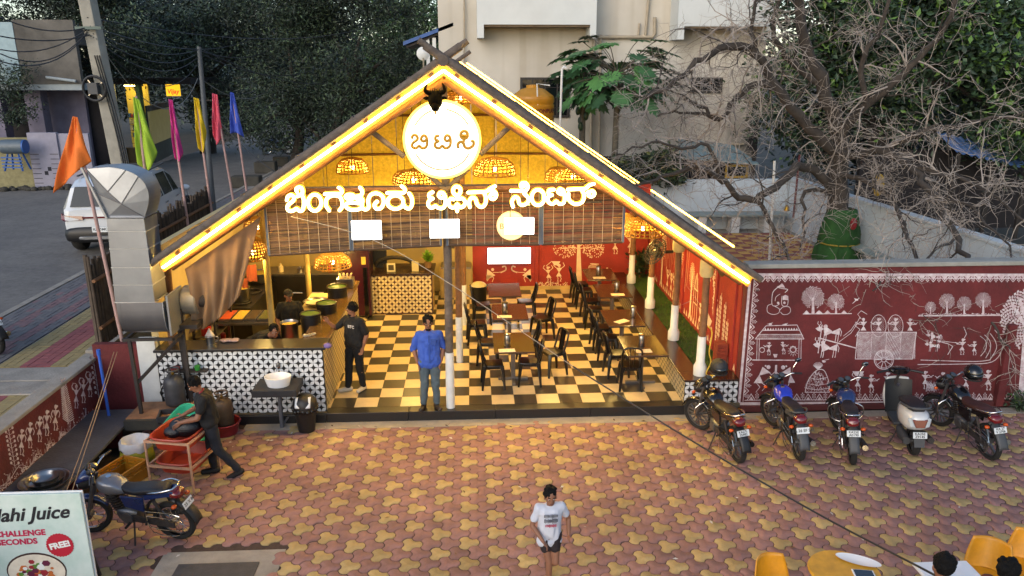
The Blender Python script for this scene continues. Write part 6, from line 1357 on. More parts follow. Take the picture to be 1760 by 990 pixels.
# lengths of straight duct, each its own folded sheet
rows = [375, 398, 428, 460, 490, 520]
def lx(py): return 183 + (py - 375) * (198 - 183) / 145
def rx_(py): return 247 + (py - 375) * (266 - 247) / 145
for i in range(5):
    a, b2 = rows[i], rows[i + 1]
    MB().prism([D(lx(a), a + .6), D(rx_(a), a + .6), D(rx_(b2), b2 - .6), D(lx(b2), b2 - .6)], yb).build('duct_section', galv, parent=du, world=True)
    MB().prism([D(lx(b2) - 1, b2 - 1), D(rx_(b2) + 1, b2 - 1), D(rx_(b2) + 1, b2 + 1), D(lx(b2) - 1, b2 + 1)], yb * 1.03).build('flange', flg, parent=du, world=True)
MB().prism([D(181, 374), D(249, 374), D(249, 376), D(181, 376)], yb * 1.03).build('flange', chrome, parent=du, world=True)
# top elbow turning to the left, cut in gores with folded seams
EP = dict(a=(146, 291), b=(183, 374), c=(247, 374), d=(254, 345), e=(250, 322), f=(236, 304), g=(214, 293), h=(186, 288), i=(165, 333), m=(186, 329), n=(210, 350))
MB().prism([D(*q) + Vector((0, .035, 0)) for q in [EP['b']] + [(p.x, p.y) for p in smooth_line([EP[z] for z in 'cdefgha'], 4)] + [EP['i']]], yb - Vector((0, .035, 0))).build('elbow', galv, parent=du, world=True)
dz_ = {'m': -.05, 'n': -.06}
for tri in ('ahm', 'hgm', 'gfm', 'fnm', 'fen', 'edn', 'dcn', 'cbn', 'bin', 'imn', 'aim'):
    MB().prism([D(*EP[q]) + Vector((0, .034 + dz_.get(q, 0), 0)) for q in tri], (0, .006, 0)).build('elbow_gore', galv, parent=du, world=True)
for p, q in ('am', 'mn', 'gm', 'fn', 'nc', 'in'): MB().bar(D(*EP[p]) + Vector((0, .026 + dz_.get(p, 0), 0)), D(*EP[q]) + Vector((0, .026 + dz_.get(q, 0), 0)), .01).build('seam', galv_d, parent=du, world=True)
MB().bar(D(140, 288), D(184, 376), .03).build('mouth_lip', galv, parent=du, world=True)
# bottom elbow curving back under, with a flat side, and the fan box
def bl(px, py, y): return Vector(PY(px, py, y))
zt = D(200, 521).z; z0 = D(200, 583).z; xl, xr = D(199, 521).x, D(267, 521).x
prof = [(11.75, zt), (11.74, zt - .25), (11.80, zt - .45), (11.92, z0 + .06), (12.1, z0), (12.42, z0), (12.42, zt)]
prof = [(p.x, p.y) for p in smooth_line(prof[:6], 4)] + prof[6:]; n_ = len(prof) - 2
b = MB(); b.grid(lambda u, v: (xl + .06 * v + (xr + .10 - xl - .06 * v) * u, *prof[min(n_, int(v * n_ + .5))]), 2, n_); b.build('elbow_sheet', galv_d, parent=du, world=True, smooth=60)  # underside's shade put into the sheet colour
MB().prism([(xr + .10, y, z) for y, z in prof], (.012, 0, 0)).build('elbow_cheek', galv, parent=du, world=True); MB().prism([(xl + .06, y, z) for y, z in prof], (.01, 0, 0)).build('elbow_cheek', galv_d, parent=du, world=True)
MB().bar((xr + .118, 11.76, zt - .05), (xr + .118, 12.3, z0 + .05), .012).build('seam', galv, parent=du, world=True); MB().bar((xr + .118, 12.36, zt - .05), (xr + .118, 11.84, z0 + .12), .012).build('seam', galv, parent=du, world=True)
fb = thing('blower_fan', 'round galvanised blower housing between the duct and the kitchen', 'blower', (xr + .3, 12.2, z0 + .3)); MB().lathe([(.22, -.12), (.24, -.1), (.24, .1), (.22, .12)], 24, (.0, .25, .12), 'x').build('drum', M('cream_drum', '#8f897c', .5, metal=.3), parent=fb, smooth=40)
MB().box(-.15, -.42, -.27, -.12, .2, .38).build('flange_plate', galv, parent=fb); MB().box(-.115, -.1, -.27, .16, .3, -.2).build('base', iron, parent=fb); MB().lathe([(.13, 0), (.13, .25)], 14, (.02, .25, .12), 'x').build('motor', iron, parent=fb)
fs_ = thing('duct_stand', 'rusty angle iron stand carrying the metal duct', 'stand', (-5.35, 12.1, .47)); zb_ = z0 - .03
for (x, y) in ((xl + .1, 11.8), (xr + .06, 12.38)): MB().bar((x, y, zb_), (x + .02, y + .02, .47), .05).build('leg', iron, parent=fs_, world=True)
x_ = PY(316, 585, 12.25).x; MB().bar((x_, 12.25, 2.1), (x_, 12.25, .48), .055).build('leg', iron, parent=fs_, world=True)
for p, q in (((xl, 11.8, zb_), (x_, 11.8, zb_)), ((xl, 12.4, zb_), (x_, 12.4, zb_)), ((xl, 11.83, zb_ - .03), (xl, 12.37, zb_ - .03)), ((x_, 11.83, zb_ - .03), (x_, 12.22, zb_ - .03)), ((xl + .12, 11.82, 1.0), (x_ - .03, 12.2, zb_ - .1))): MB().bar(p, q, .045).build('rail', iron, parent=fs_, world=True)

# ================================================================ BAMBOO FENCE, FLAGS
def bamboo_fence(x, y0, y1, z0, z1, label):
    t = thing('bamboo_fence', label, 'fence', (x, (y0 + y1) / 2, z0), group='dark bamboo screens along the footway'); r = random.Random(int(y0 * 10)); y = y0; k = 0
    while y < y1:
        rad = r.uniform(.022, .036); zt = z1 + r.uniform(-.12, .12); dx = r.uniform(-.02, .02); b = MB(); zz = z0; pts = []
        pts = [(x + dx * j / 4, y + r.uniform(-.008, .008), z0 + (zt - z0) * j / 4) for j in range(5)]
        b.tube(pts, [rad * r.uniform(.92, 1.08) for _ in pts], 6); b.build('bamboo_pole', bamboo_dark, parent=t, world=True, smooth=60); y += rad * 2 + r.uniform(.0, .02)
    for z in (z0 + .35, z1 - .35): MB().tube([(x + .05, y0 - .05, z), (x + .05, y1 + .05, z + r.uniform(-.05, .05))], .032, 6).build('rail', log_brown, parent=t, world=True)
    for y in (y0, y1): MB().tube([(x - .05, y, z0 - .1), (x - .05, y, z1 + .1)], .04, 6).build('post', bamboo_dark, parent=t, world=True)
bamboo_fence(-6.42, 12.95, 14.15, 1.22, 2.75, 'dark bamboo screen left of the metal duct')
bamboo_fence(-6.42, 14.9, 19.2, 1.22, 2.98, 'longer dark bamboo screen seen between the duct and the roof eave')
o = MB().box(-6.6, 12.72, 1.05, -6.0, 12.95, 1.24).build('concrete_block', concrete, at=(-6.3, 12.83, 1.05), bevel=.02); tag(o, 'concrete block at the foot of the left bamboo screen', 'block')
FL = [((185, 470), (127, 203), 13.0, '#d9712a', 'orange', [(126, 200), (134, 202), (154, 278), (91, 332)]), ((250, 300), (234, 165), 15.3, '#8fae2e', 'lime green', [(229, 166), (240, 172), (268, 262), (258, 294), (236, 282)]),
      ((325, 400), (292, 172), 17.4, '#b8307c', 'magenta', [(290, 170), (297, 172), (313, 262), (309, 279), (300, 272)]), ((365, 375), (337, 170), 19.0, '#c7a80c', 'yellow', [(333, 167), (342, 170), (353, 225), (351, 264), (340, 254)]),
      ((402, 350), (369, 162), 20.6, '#cc4f63', 'coral pink', [(365, 160), (374, 163), (382, 232), (373, 250), (366, 232)]), ((425, 335), (399, 160), 22.1, '#3a52b0', 'royal blue', [(396, 158), (402, 160), (419, 238), (409, 228), (396, 230)])]
pink_pole = M('pale_pink_pole', '#a58782', .8, var=.2, scale=6)
for (b0, t0_, y, col, nm, poly) in FL:
    pt = PY(t0_[0], t0_[1], y); pb = PY(b0[0], b0[1], y); d = (pb - pt); pb2 = pt + d * ((1.2 - pt.z) / d.z)
    t = thing('flag', f'{nm} cloth flag drooping from a pale pole along the bamboo fence', 'flag', (pb2.x, y, 1.2), group='coloured flags on poles along the fence')
    MB().tube([pb2, pt], [.034, .026], 8).build('pole', pink_pole, parent=t, world=True, smooth=50)
    P3 = [Vector(PY(px, py, y - .04)) for px, py in poly]; top = P3[0].lerp(P3[1], .5); n_ = len(P3)
    fm = M(nm.replace(' ', '_') + '_flag_cloth', col, .8, var=.1, scale=3, bump=.2, bscale=30)
    lef = [P3[0]] + [P3[0].lerp(P3[-1], k / 8) for k in range(1, 9)]; rig = [P3[1]] + [P3[1].lerp(P3[2], k / 8) for k in range(1, 9)]
    bot = P3[2:]
    def ff(u, v):
        i = v * 8; a = lef[min(8, int(i))].lerp(lef[min(8, int(i) + 1)], i - int(i)); b_ = rig[min(8, int(i))].lerp(rig[min(8, int(i) + 1)], i - int(i)); p = a.lerp(b_, u)
        if len(bot) == 3: p += (bot[1] - bot[0].lerp(bot[2], .5)) * (v ** 3) * math.sin(math.pi * u) * .9
        return p + Vector((0, -.05 * math.sin(u * 8 + v * 3) * (.3 + v) - .015 * math.sin(u * 19 - v * 7), 0))
    b = MB(); b.grid(ff, 18, 22); o = b.build('cloth', fm, parent=t, world=True, smooth=80, fixn=False); o.modifiers.new('thick', 'SOLIDIFY').thickness = .005

# ================================================================ POLES AND WIRES
pole_w = M('pale_concrete_pole', '#8d8a80', .9, var=.2, scale=3, bump=.2)
bt = PY(208, 290, 18.2); tp = PY(146, -22, 18.2); d = bt - tp; base = tp + d * ((1.0 - tp.z) / d.z)
up_ = thing('concrete_pole', 'leaning pale concrete utility pole with coiled cable', 'utility pole', tuple(base)); MB().bar(base, tp - d.normalized() * .6, .26, .36).build('shaft', pole_w, parent=up_, world=True, bevel=.02)
cc = PY(163, 152, 17.9); MB().tube([cc + Vector((.24 * math.cos(a * .3), -.02, .26 * math.sin(a * .3))) for a in range(21)], .03, 8, closed=True).build('cable_coil', black_plastic, parent=up_, world=True); MB().box(cc.x - .1, cc.y - .12, cc.z - .12, cc.x + .1, cc.y + .05, cc.z + .12).build('junction_box', grey_pl, parent=up_, world=True)
for a in (.6, 2.2, 3.9, 5.4): MB().bar(cc, cc + Vector((.25 * math.cos(a), 0, .27 * math.sin(a))), .02).build('coil_arm', steel, parent=up_, world=True)
clp = PY(150, 48, 17.95); MB().bar(clp + Vector((-.25, 0, 0)), clp + Vector((.3, 0, 0)), .06).build('clamp', M('green_clamp', '#4f5f58', .6), parent=up_, world=True)
for k in range(3): MB().tube(smooth_line([tp + Vector((.1 + .05 * k, -.22, -1.4)), base.lerp(tp, .5) + Vector((.16 + .05 * k, -.22, 0)), base + Vector((.2, -.2, .5))], 6), .014, 5).build('down_cable', black_plastic, parent=up_, world=True)
ib = PZ(368, 375, 1.04); ip = thing('iron_pole', 'thin grey iron pole standing among the flags', 'utility pole', tuple(ib)); itop = PY(342, 80, ib.y); MB().tube([ib, Vector(itop)], [.10, .07], 10).build('shaft', M('grey_iron_pole', '#4d5257', .6, metal=.3), parent=ip, world=True, smooth=50)
for z in (.55, .7): q = ib.lerp(Vector(itop), z); MB().bar(q + Vector((-.18, 0, 0)), q + Vector((.3, 0, 0)), .035).build('cross_arm', iron, parent=ip, world=True)
wm = M('dull_wire', '#23262b', .6, var=0); wmp = M('pale_wire', '#6d706e', .6, var=0)
WR = [((150, 47), 18, (0, 30), 16, .15, 'high wire rising left from the concrete pole'), ((150, 58), 18, (0, 105), 15, .3, 'lowest wire sagging left across the house front'), ((160, 58), 18, (342, 90), 26, .45, 'middle wire between the concrete pole and the iron pole'), ((160, 64), 18, (343, 104), 26, .9, 'slackest wire between the two poles'), ((155, 45), 18, (440, 62), 34, .5, 'wire running past the iron pole into the street trees'), ((345, 88), 26, (470, 82), 36, .3, 'upper wire leaving the iron pole to the right'), ((345, 92), 26, (560, 110), 38, .6, 'lower wire leaving the iron pole to the right'), ((150, 50), 18, (0, 85), 17, .2, 'first low wire running left from the concrete pole'), ((150, 55), 18, (0, 92), 17, .35, 'second wire sagging left from the concrete pole'), ((155, 60), 18, (0, 62), 16, .1, 'taut wire running left from the concrete pole'), ((152, 52), 18, (342, 85), 26, .3, 'wire from the concrete pole to the iron pole top'), ((156, 62), 18, (343, 95), 26, .6, 'slack wire from the concrete pole to the iron pole'), ((165, 66), 18, (340, 135), 26, 1.2, 'pale looping service wire between the two poles'), ((150, 30), 18, (700, 20), 40, .8, 'long wire crossing in front of the trees to the far building'), ((345, 84), 26, (620, 130), 40, .7, 'wire from the iron pole into the dark trees'), ((343, 100), 26, (440, 155), 36, .5, 'short wire running off the iron pole'), ((345, 135), 26, (460, 155), 38, .5, 'pale wire running along the street behind the blue flag'), ((370, 200), 26, (520, 320), 24, .3, 'guy wire slanting down behind the blue flag')]
for a, ya, b2, yb2, sag, lab in WR:
    p, q = Vector(PY(*a, ya)), Vector(PY(*b2, yb2)); pts = [p.lerp(q, k / 12) - Vector((0, 0, 4 * sag * (k / 12) * (1 - k / 12))) for k in range(13)]
    o = MB().tube(pts, .012 if ya < 20 else .016, 4).build('overhead_wire', wmp if 'pale' in lab else wm, at=tuple(p)); tag(o, lab, 'wire', 'overhead wires')

# ================================================================ FOLIAGE HELPERS
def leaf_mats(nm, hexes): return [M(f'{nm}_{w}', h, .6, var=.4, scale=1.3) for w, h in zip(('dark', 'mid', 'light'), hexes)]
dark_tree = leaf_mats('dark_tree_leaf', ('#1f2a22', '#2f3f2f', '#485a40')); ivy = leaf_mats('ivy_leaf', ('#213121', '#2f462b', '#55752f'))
bark = M('dark_bark', '#2b2622', .95, var=.4, scale=5, bump=.8, bscale=18)
def crown(parent, blobs, n, L, mats, seed, droop=.3, clump=.35, name='crown', wl=.42, sub=7):
    r = random.Random(seed); mb = MB(); blobs = [(b[0] + b[3] * x * .8, b[1] + b[4] * y * .8, b[2] + b[5] * z * .85, b[3] * f, b[4] * f, b[5] * f) for b in blobs for x, y, z, f in [(r.uniform(-1, 1), r.uniform(-1, 1), r.uniform(-1, 1), r.uniform(.28, .5)) for _ in range(sub)]]; vol = [b[3] * b[4] * b[5] for b in blobs]; tot = sum(vol)
    for b, v in zip(blobs, vol):
        nc = max(3, int(n * v / tot / 26))
        for _ in range(nc):
            while True:
                d = Vector((r.uniform(-1, 1), r.uniform(-1, 1), r.uniform(-1, 1)))
                if .25 < d.length < 1: break
            if d.length < .62: d *= 1.35
            cpt = Vector((b[0] + d.x * b[3], b[1] + d.y * b[4], b[2] + d.z * b[5])); cs = clump * r.uniform(.6, 1.5)
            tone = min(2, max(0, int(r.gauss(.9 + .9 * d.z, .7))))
            for _ in range(26):
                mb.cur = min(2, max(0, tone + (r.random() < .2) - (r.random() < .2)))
                p = cpt + Vector((r.gauss(0, cs), r.gauss(0, cs), r.gauss(0, cs * .7))); dr = Vector((r.gauss(0, 1), r.gauss(0, 1), r.gauss(-droop, .6)))
                if dr.length < .1: continue
                leafcard(mb, p, L * r.uniform(.6, 1.4), L * wl, dr, (r.gauss(0, .5), r.gauss(0, .5), 1))
    return mb.build(name, mats, parent=parent, world=True, fixn=False)
def trunk_mb(base, top, r0, limbs, seed):
    r = random.Random(seed); base = Vector(base); top = Vector(top); mid = base.lerp(top, .5) + Vector((r.uniform(-.3, .3), r.uniform(-.3, .3), 0)); pts = smooth_line([base, mid, top], 5); k = len(pts)
    mb = MB(); mb.tube(pts, [r0 * (1 - .65 * i / k) for i in range(k)], 10)
    for q in limbs:
        s = pts[int(k * r.uniform(.45, .85))]; q = Vector(q); mb.tube(smooth_line([s, s.lerp(q, .5) + Vector((0, 0, r.uniform(-.2, .5))), q], 4), [r0 * .42 * (1 - .8 * i / 9) for i in range(9)], 7)
    return mb
def tree(name, label, base, blobs, n, L, mats, r0, seed, group=None, **k):
    t = thing(name, label, 'tree', tuple(base), 0, group); tz = sum(b[2] for b in blobs) / len(blobs); tx = sum(b[0] for b in blobs) / len(blobs); ty = sum(b[1] for b in blobs) / len(blobs)
    trunk_mb(base, (tx, ty, tz), r0, [(b[0], b[1], b[2]) for b in blobs], seed).build('trunk', bark, parent=t, world=True, smooth=60); crown(t, blobs, n, L, mats, seed, **k); return t
def blob(px, py, y, rx, ry, rz): p = PY(px, py, y); return (p.x, y, p.z, rx, ry, rz)
G_ = 'dark street trees behind the pavilion'
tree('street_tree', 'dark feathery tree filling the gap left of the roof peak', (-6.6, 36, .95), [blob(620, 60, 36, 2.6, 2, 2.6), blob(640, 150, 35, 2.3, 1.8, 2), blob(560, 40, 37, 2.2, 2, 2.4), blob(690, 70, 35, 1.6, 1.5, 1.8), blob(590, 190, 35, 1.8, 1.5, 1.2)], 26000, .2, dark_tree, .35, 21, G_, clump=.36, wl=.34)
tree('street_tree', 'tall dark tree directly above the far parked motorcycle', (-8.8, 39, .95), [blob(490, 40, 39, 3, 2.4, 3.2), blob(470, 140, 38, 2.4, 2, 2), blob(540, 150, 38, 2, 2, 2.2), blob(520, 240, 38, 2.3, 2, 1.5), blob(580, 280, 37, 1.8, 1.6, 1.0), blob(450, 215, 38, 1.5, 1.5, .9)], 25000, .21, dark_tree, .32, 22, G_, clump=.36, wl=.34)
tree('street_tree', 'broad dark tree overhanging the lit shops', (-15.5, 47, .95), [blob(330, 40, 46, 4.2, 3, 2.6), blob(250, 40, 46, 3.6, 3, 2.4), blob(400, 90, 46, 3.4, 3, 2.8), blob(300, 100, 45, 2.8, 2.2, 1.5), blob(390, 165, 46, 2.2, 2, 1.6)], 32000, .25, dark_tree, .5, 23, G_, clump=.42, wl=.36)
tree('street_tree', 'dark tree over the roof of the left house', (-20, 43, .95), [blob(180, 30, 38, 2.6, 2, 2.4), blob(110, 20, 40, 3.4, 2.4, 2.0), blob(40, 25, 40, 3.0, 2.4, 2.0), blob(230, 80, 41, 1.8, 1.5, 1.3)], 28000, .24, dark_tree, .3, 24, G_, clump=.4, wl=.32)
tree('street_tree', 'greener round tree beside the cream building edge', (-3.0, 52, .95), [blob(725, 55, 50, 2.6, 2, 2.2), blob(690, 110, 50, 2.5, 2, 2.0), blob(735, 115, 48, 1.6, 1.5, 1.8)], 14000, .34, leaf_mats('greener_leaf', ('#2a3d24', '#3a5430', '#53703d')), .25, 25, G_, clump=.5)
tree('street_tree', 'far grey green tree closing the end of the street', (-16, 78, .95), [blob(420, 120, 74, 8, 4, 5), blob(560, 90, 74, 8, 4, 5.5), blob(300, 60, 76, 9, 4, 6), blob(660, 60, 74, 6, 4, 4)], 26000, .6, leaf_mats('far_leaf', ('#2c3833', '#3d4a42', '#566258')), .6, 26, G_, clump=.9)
vine = thing('hanging_vine', 'leafy creeper hanging over the left house parapet', 'vine', (-19, 34.5, 4.0)); MB().tube([(-20.5, 34.6, 6.5), (-20.3, 34.6, 4.6)], .03, 5).build('stem', bark, parent=vine, world=True); crown(vine, [blob(35, 150, 34.3, .5, .3, 1.0), blob(8, 140, 34.3, .5, .3, .9), blob(12, 185, 34.3, .4, .3, .5)], 1500, .16, dark_tree, 5, clump=.2)

# ================================================================ LEFT HOUSE, SHOPS, STREET THINGS
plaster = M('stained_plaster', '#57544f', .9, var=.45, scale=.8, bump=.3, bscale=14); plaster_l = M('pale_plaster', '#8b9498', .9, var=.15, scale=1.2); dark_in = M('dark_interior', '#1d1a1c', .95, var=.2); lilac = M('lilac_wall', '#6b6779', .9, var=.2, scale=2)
ho = thing('left_house', 'old house with a stained overhanging parapet behind the pale compound wall', 'house', (-23, 44, .95))
zs = PY(100, 155, 35).z; zt_ = PY(100, 60, 35).z
xa, xb = PY(-60, 150, 35).x, PY(142, 150, 35).x
MB().box(xa, 35, zs, xb, 37.6, zs + .25).build('slab', plaster_l, parent=ho, world=True)
MB().box(xa + 2.4, 34.96, zs + .252, xb, 35.2, zt_ + .6).build('parapet', plaster, parent=ho, world=True); MB().box(xa, 34.93, zs + .252, xa + 2.397, 35.2, zt_ + .5).build('parapet', M('blue_white_plaster', '#8ea2a8', .9, var=.1), parent=ho, world=True)
MB().box(xa, 35.21, zt_ - .4, xb, 37.6, zt_ + .3).build('upper_wall', plaster, parent=ho, world=True)
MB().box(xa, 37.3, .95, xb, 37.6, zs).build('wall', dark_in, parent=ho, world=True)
for px, w in ((65, .7), (0, .5)):
    x = PY(px, 200, 36).x; MB().box(x - w / 2, 35.8, .95, x + w / 2, 36.4, zs).build('column', lilac, parent=ho, world=True)
x0, x1 = PY(85, 200, 37).x, PY(150, 200, 37).x; MB().box(x0, 37.0, .95, min(x1, xb), 37.2, zs).build('side_wall', lilac, parent=ho, world=True)
p = PY(105, 137, 34.8); MB().tube([p + Vector((-.6, 0, .1)), p + Vector((.6, 0, -.06))], .06, 8).build('spout_pipe', plaster_l, parent=ho, world=True)
cw = thing('compound_wall', 'whitewashed compound wall with dark ruled lines in front of the left house', 'wall', (-14.5, 34.5, .95)); wl_ = M('whitewash', '#8a8896', .9, var=.15, scale=2)
def onst(px, py, y): return PY(px, py, y)
zw = PY(100, 228, 33.5).z; a, b2 = PY(52, 270, 33.5).x, PY(102, 270, 33.5).x; MB().box(a, 33.5, .95, b2, 33.7, zw).build('panel', wl_, parent=cw, world=True)
e2 = PY(160, 240, 34).x; MB().box(b2 + .004, 33.6, .95, e2, 33.8, zw - .05).build('panel', wl_, parent=cw, world=True)
d0 = PY(0, 240, 33.5).x; MB().box(d0 - 3, 33.55, .95, a - .004, 33.72, zw - .2).build('panel', M('yellowish_wall', '#7d7757', .9, var=.25), parent=cw, world=True)
for (xx0, xx1) in ((a + .02, a + .36), (b2 - .36, b2 - .02)):
    for k in range(7): MB().box(xx0, 33.485, 1.15 + k * .2, xx1, 33.498, 1.17 + k * .2).build('ruled_line', M('rule_dark', '#2a2a33', .9), parent=cw, world=True)
for dx, dz in ((-.1, .55), (.05, .72)): MB().box((a + b2) / 2 + dx, 33.485, .95 + dz, (a + b2) / 2 + dx + .14, 33.498, .95 + dz + .16).build('square_mark', MATS['rule_dark'], parent=cw, world=True)
rk_ = MB(); rr_ = random.Random(4)
for k in range(26): rk_.ell((d0 - .5 + k * .16, 32.6 + .03 * k + rr_.uniform(-.2, .2), 1.0), rr_.uniform(.1, .22), rr_.uniform(.1, .2), rr_.uniform(.08, .16), 7, 5)
tag(rk_.build('rubble', concrete_d, smooth=60), 'row of dark stones along the street edge by the compound wall', 'stones', kind='stuff')
br = thing('blue_barrel', 'grey and blue barrel lying on a blue trestle by the left house', 'barrel', tuple(PY(24, 252, 32.8))); MB().lathe([(.28, -.45), (.29, -.3), (.29, .3), (.28, .4)], 18, (0, 0, 0), 'x').build('drum', M('grey_drum', '#4f5c66', .5, var=.15), parent=br, smooth=40); MB().lathe([(.285, .405), (.28, .47), (0, .475)], 18, (0, 0, 0), 'x').build('lid', M('blue_drum_lid', '#1f4f90', .5), parent=br, smooth=40)
for sx in (-.35, .35):
    for sy in (-.3, .3): MB().bar((sx * .6, sy * .5, -.28), (sx, sy, -.95), .06).build('leg', MATS['blue_drum_lid'], parent=br)
for k in range(4): MB().bar((-.4, -.32 - .0, -.4 - .13 * k), (.4, -.32, -.42 - .13 * k), .05).build('slat', MATS['blue_drum_lid'], parent=br)
# shops
sh = thing('lit_shop', 'small grocery shop with yellow lit shelves at the street side', 'shop', (-17.6, 42, .95)); y_ = 42
def q(px, py): p = PY(px, py, y_); return p.x, p.z
xl_, zt2 = q(196, 155); xr2, zb2 = q(244, 245); xl_ -= .1
MB().box(xl_ - .3, y_, .95, xl_, y_ + .4, zt2 + .3).build('pillar', plaster, parent=sh, world=True); MB().box(xr2, y_, .95, xr2 + .2, y_ + .4, zt2 + .3).build('pillar', M('green_jamb', '#5f7a4c', .8), parent=sh, world=True); MB().box(xl_ - .5, y_ - .5, zt2 + .304, xr2 + 3.0, y_ + 4, zt2 + .6).build('roof', dark_in, parent=sh, world=True)
MB().box(xl_, y_ + 1.6, .95, xr2, y_ + 1.7, zt2 + .3).build('back_wall', M('shop_lit_wall', '#a58a2a', .8, emit=(.8, .55, .08), estr=.1), parent=sh, world=True); MB().box(xl_, y_ + .3, .95, xr2, y_ + .6, 1.75).build('shop_counter', M('shop_counter_wood', '#40351c', .8), parent=sh, world=True)  # back wall glows faintly, lamplight put into its material
gs_ = random.Random(6); gm_ = [M(f'{n}_packet', h, .6) for n, h in (('yellow', '#b59a20'), ('red', '#8a2018'), ('blue', '#2a5a80'), ('green', '#4a7a2a'), ('cream', '#b5a878'))]
for s_ in range(5):
    z = 1.9 + s_ * .34; bx = MB()
    MB().box(xl_ + .05, y_ + 1.35, z - .03, xr2 - .05, y_ + 1.59, z).build('shelf_board', MATS['shop_counter_wood'], parent=sh, world=True)
    x = xl_ + .08
    while x < xr2 - .15: w = gs_.uniform(.07, .16); bx.cur = gs_.randrange(5); bx.box(x, y_ + 1.38, z + .002, x + w, y_ + 1.55, z + gs_.uniform(.14, .26)); x += w + .015
    bx.build('packet', gm_, parent=sh, world=True, kind='stuff')
l = bpy.data.lights.new('shop_light', 'POINT'); l.energy = 40; l.color = (1, .8, .3); l.shadow_soft_size = .2; o = bpy.data.objects.new('shop_light', l); COL.objects.link(o); o.location = ((xl_ + xr2) / 2, y_ + .8, zt2 + .1)
MB().tube([(xl_ + .3, y_ + .8, zt2 + .2), (xr2 - .3, y_ + .8, zt2 + .2)], .03, 6).build('tube_lamp', M('shop_tube', '#fff0c0', .5, var=0, emit=(1, .85, .4), estr=12), parent=sh, world=True)
s2 = thing('shuttered_shop', 'barred shop front with a small window right of the lit shop', 'shop', (-15, 43.5, .95)); a = Vector(PY(248, 160, 42.3)); b2 = Vector(PY(290, 215, 47))
for f0, f1, zz0, zz1, mm in ((0, 1, .95, 1.9, M('shop_panel', '#4d4d46', .8, var=.2)), (0, 1, 1.904, 3.6, M('shop_glass', '#55553f', .3, var=.4, scale=2, emit=(.35, .3, .1), estr=.12)), (0, 1, 3.604, 3.9, plaster)):
    p0, p1 = Vector((a.x, a.y, 0)).lerp(Vector((b2.x, b2.y, 0)), f0), Vector((a.x, a.y, 0)).lerp(Vector((b2.x, b2.y, 0)), f1); MB().prism([(p0.x, p0.y, zz0), (p1.x, p1.y, zz0), (p1.x, p1.y, zz1), (p0.x, p0.y, zz1)], (.12, .05, 0)).build('front_panel', mm, parent=s2, world=True)
for k in range(8): p0 = Vector((a.x, a.y, 0)).lerp(Vector((b2.x, b2.y, 0)), k / 7) + Vector((0, -.04, 0)); MB().bar((p0.x, p0.y, .95), (p0.x, p0.y, 3.9), .07).build('mullion', grey_pl, parent=s2, world=True)
sg = PY(297, 155, 46); t = thing('shop_sign', 'glowing yellow and red shop sign under the dark trees', 'sign', tuple(sg)); MB().box(-.38, 0, -.32, .38, .1, .32).build('panel', M('yellow_sign_lit', '#c08a10', .5, emit=(1, .55, .02), estr=.7), parent=t); b = MB(); text_mb(b, 'Vijay', .34, lambda u, v: (u, -.006, v - .08), shear=.2, bold=.01); b.build('lettering', M('red_sign_lit', '#a01408', .5, emit=(.9, .05, .02), estr=.8), parent=t)
t = thing('parked_van', 'pale van half hidden behind the dark trees', 'van', (-5.5, 52, .95), R(80)); MB().loft([(-2.2, 0, 1.2, .8, .9), (-2.1, 0, 1.2, .9, 1.0), (1.0, 0, 1.2, .9, 1.0), (1.6, 0, .95, .88, .7), (2.2, 0, .8, .8, .5)], 18, 5).build('body', M('van_white', '#9aa3a8', .4), parent=t, smooth=40)
MB().loft([(1.15, 0, 1.65, .75, .3), (1.55, 0, 1.4, .78, .25)], 12, 5).build('windscreen', car_gl, parent=t)
for sy in (-.8, .8):
    for x in (-1.4, 1.4): MB().tube([(x, sy - .1, .34), (x, sy + .1, .34)], .34, 16).build('wheel', rubber, parent=t)
for k, (px, py, w_, h_) in enumerate(((458, 297, 1.0, .55), (485, 285, .8, .5), (425, 322, 1.2, .5))):
    p = PZ(px, py, .95); o = MB().box(-w_ / 2, -.3, 0, w_ / 2, .3, h_).build('stone_block', concrete_d, bevel=.06); o.location = (p.x, p.y, .95); tag(o, ['nearer broken stone block', 'farther broken stone block', 'long broken stone block'][k] + ' beside the left roof edge on the street', 'block', 'stone blocks by the street')
p = PZ(497, 262, .95); o = MB().box(-.25, -.02, 0, .25, .02, .75).build('street_board', white_paint); o.location = (p.x, p.y, .95); tag(o, 'small white board standing in the street under the tree', 'board')

# ================================================================ CREAM BUILDING BEHIND
bw_m = bpy.data.materials.new('cream_building_wall'); bw_m.use_nodes = True; n = bw_m.node_tree.nodes; l = bw_m.node_tree.links; bs = n['Principled BSDF']; bs.inputs['Roughness'].default_value = .9
tc = n.new('ShaderNodeTexCoord'); nz = n.new('ShaderNodeTexNoise'); nz.inputs['Scale'].default_value = .5; nz.inputs['Detail'].default_value = 6; l.new(tc.outputs['Object'], nz.inputs[0]); rp = n.new('ShaderNodeValToRGB'); rp.color_ramp.elements[0].color = c('#aea89c') + (1,); rp.color_ramp.elements[1].color = c('#c2bdb2') + (1,); rp.color_ramp.elements[0].position = .35; rp.color_ramp.elements[1].position = .65; l.new(nz.outputs[0], rp.inputs[0])
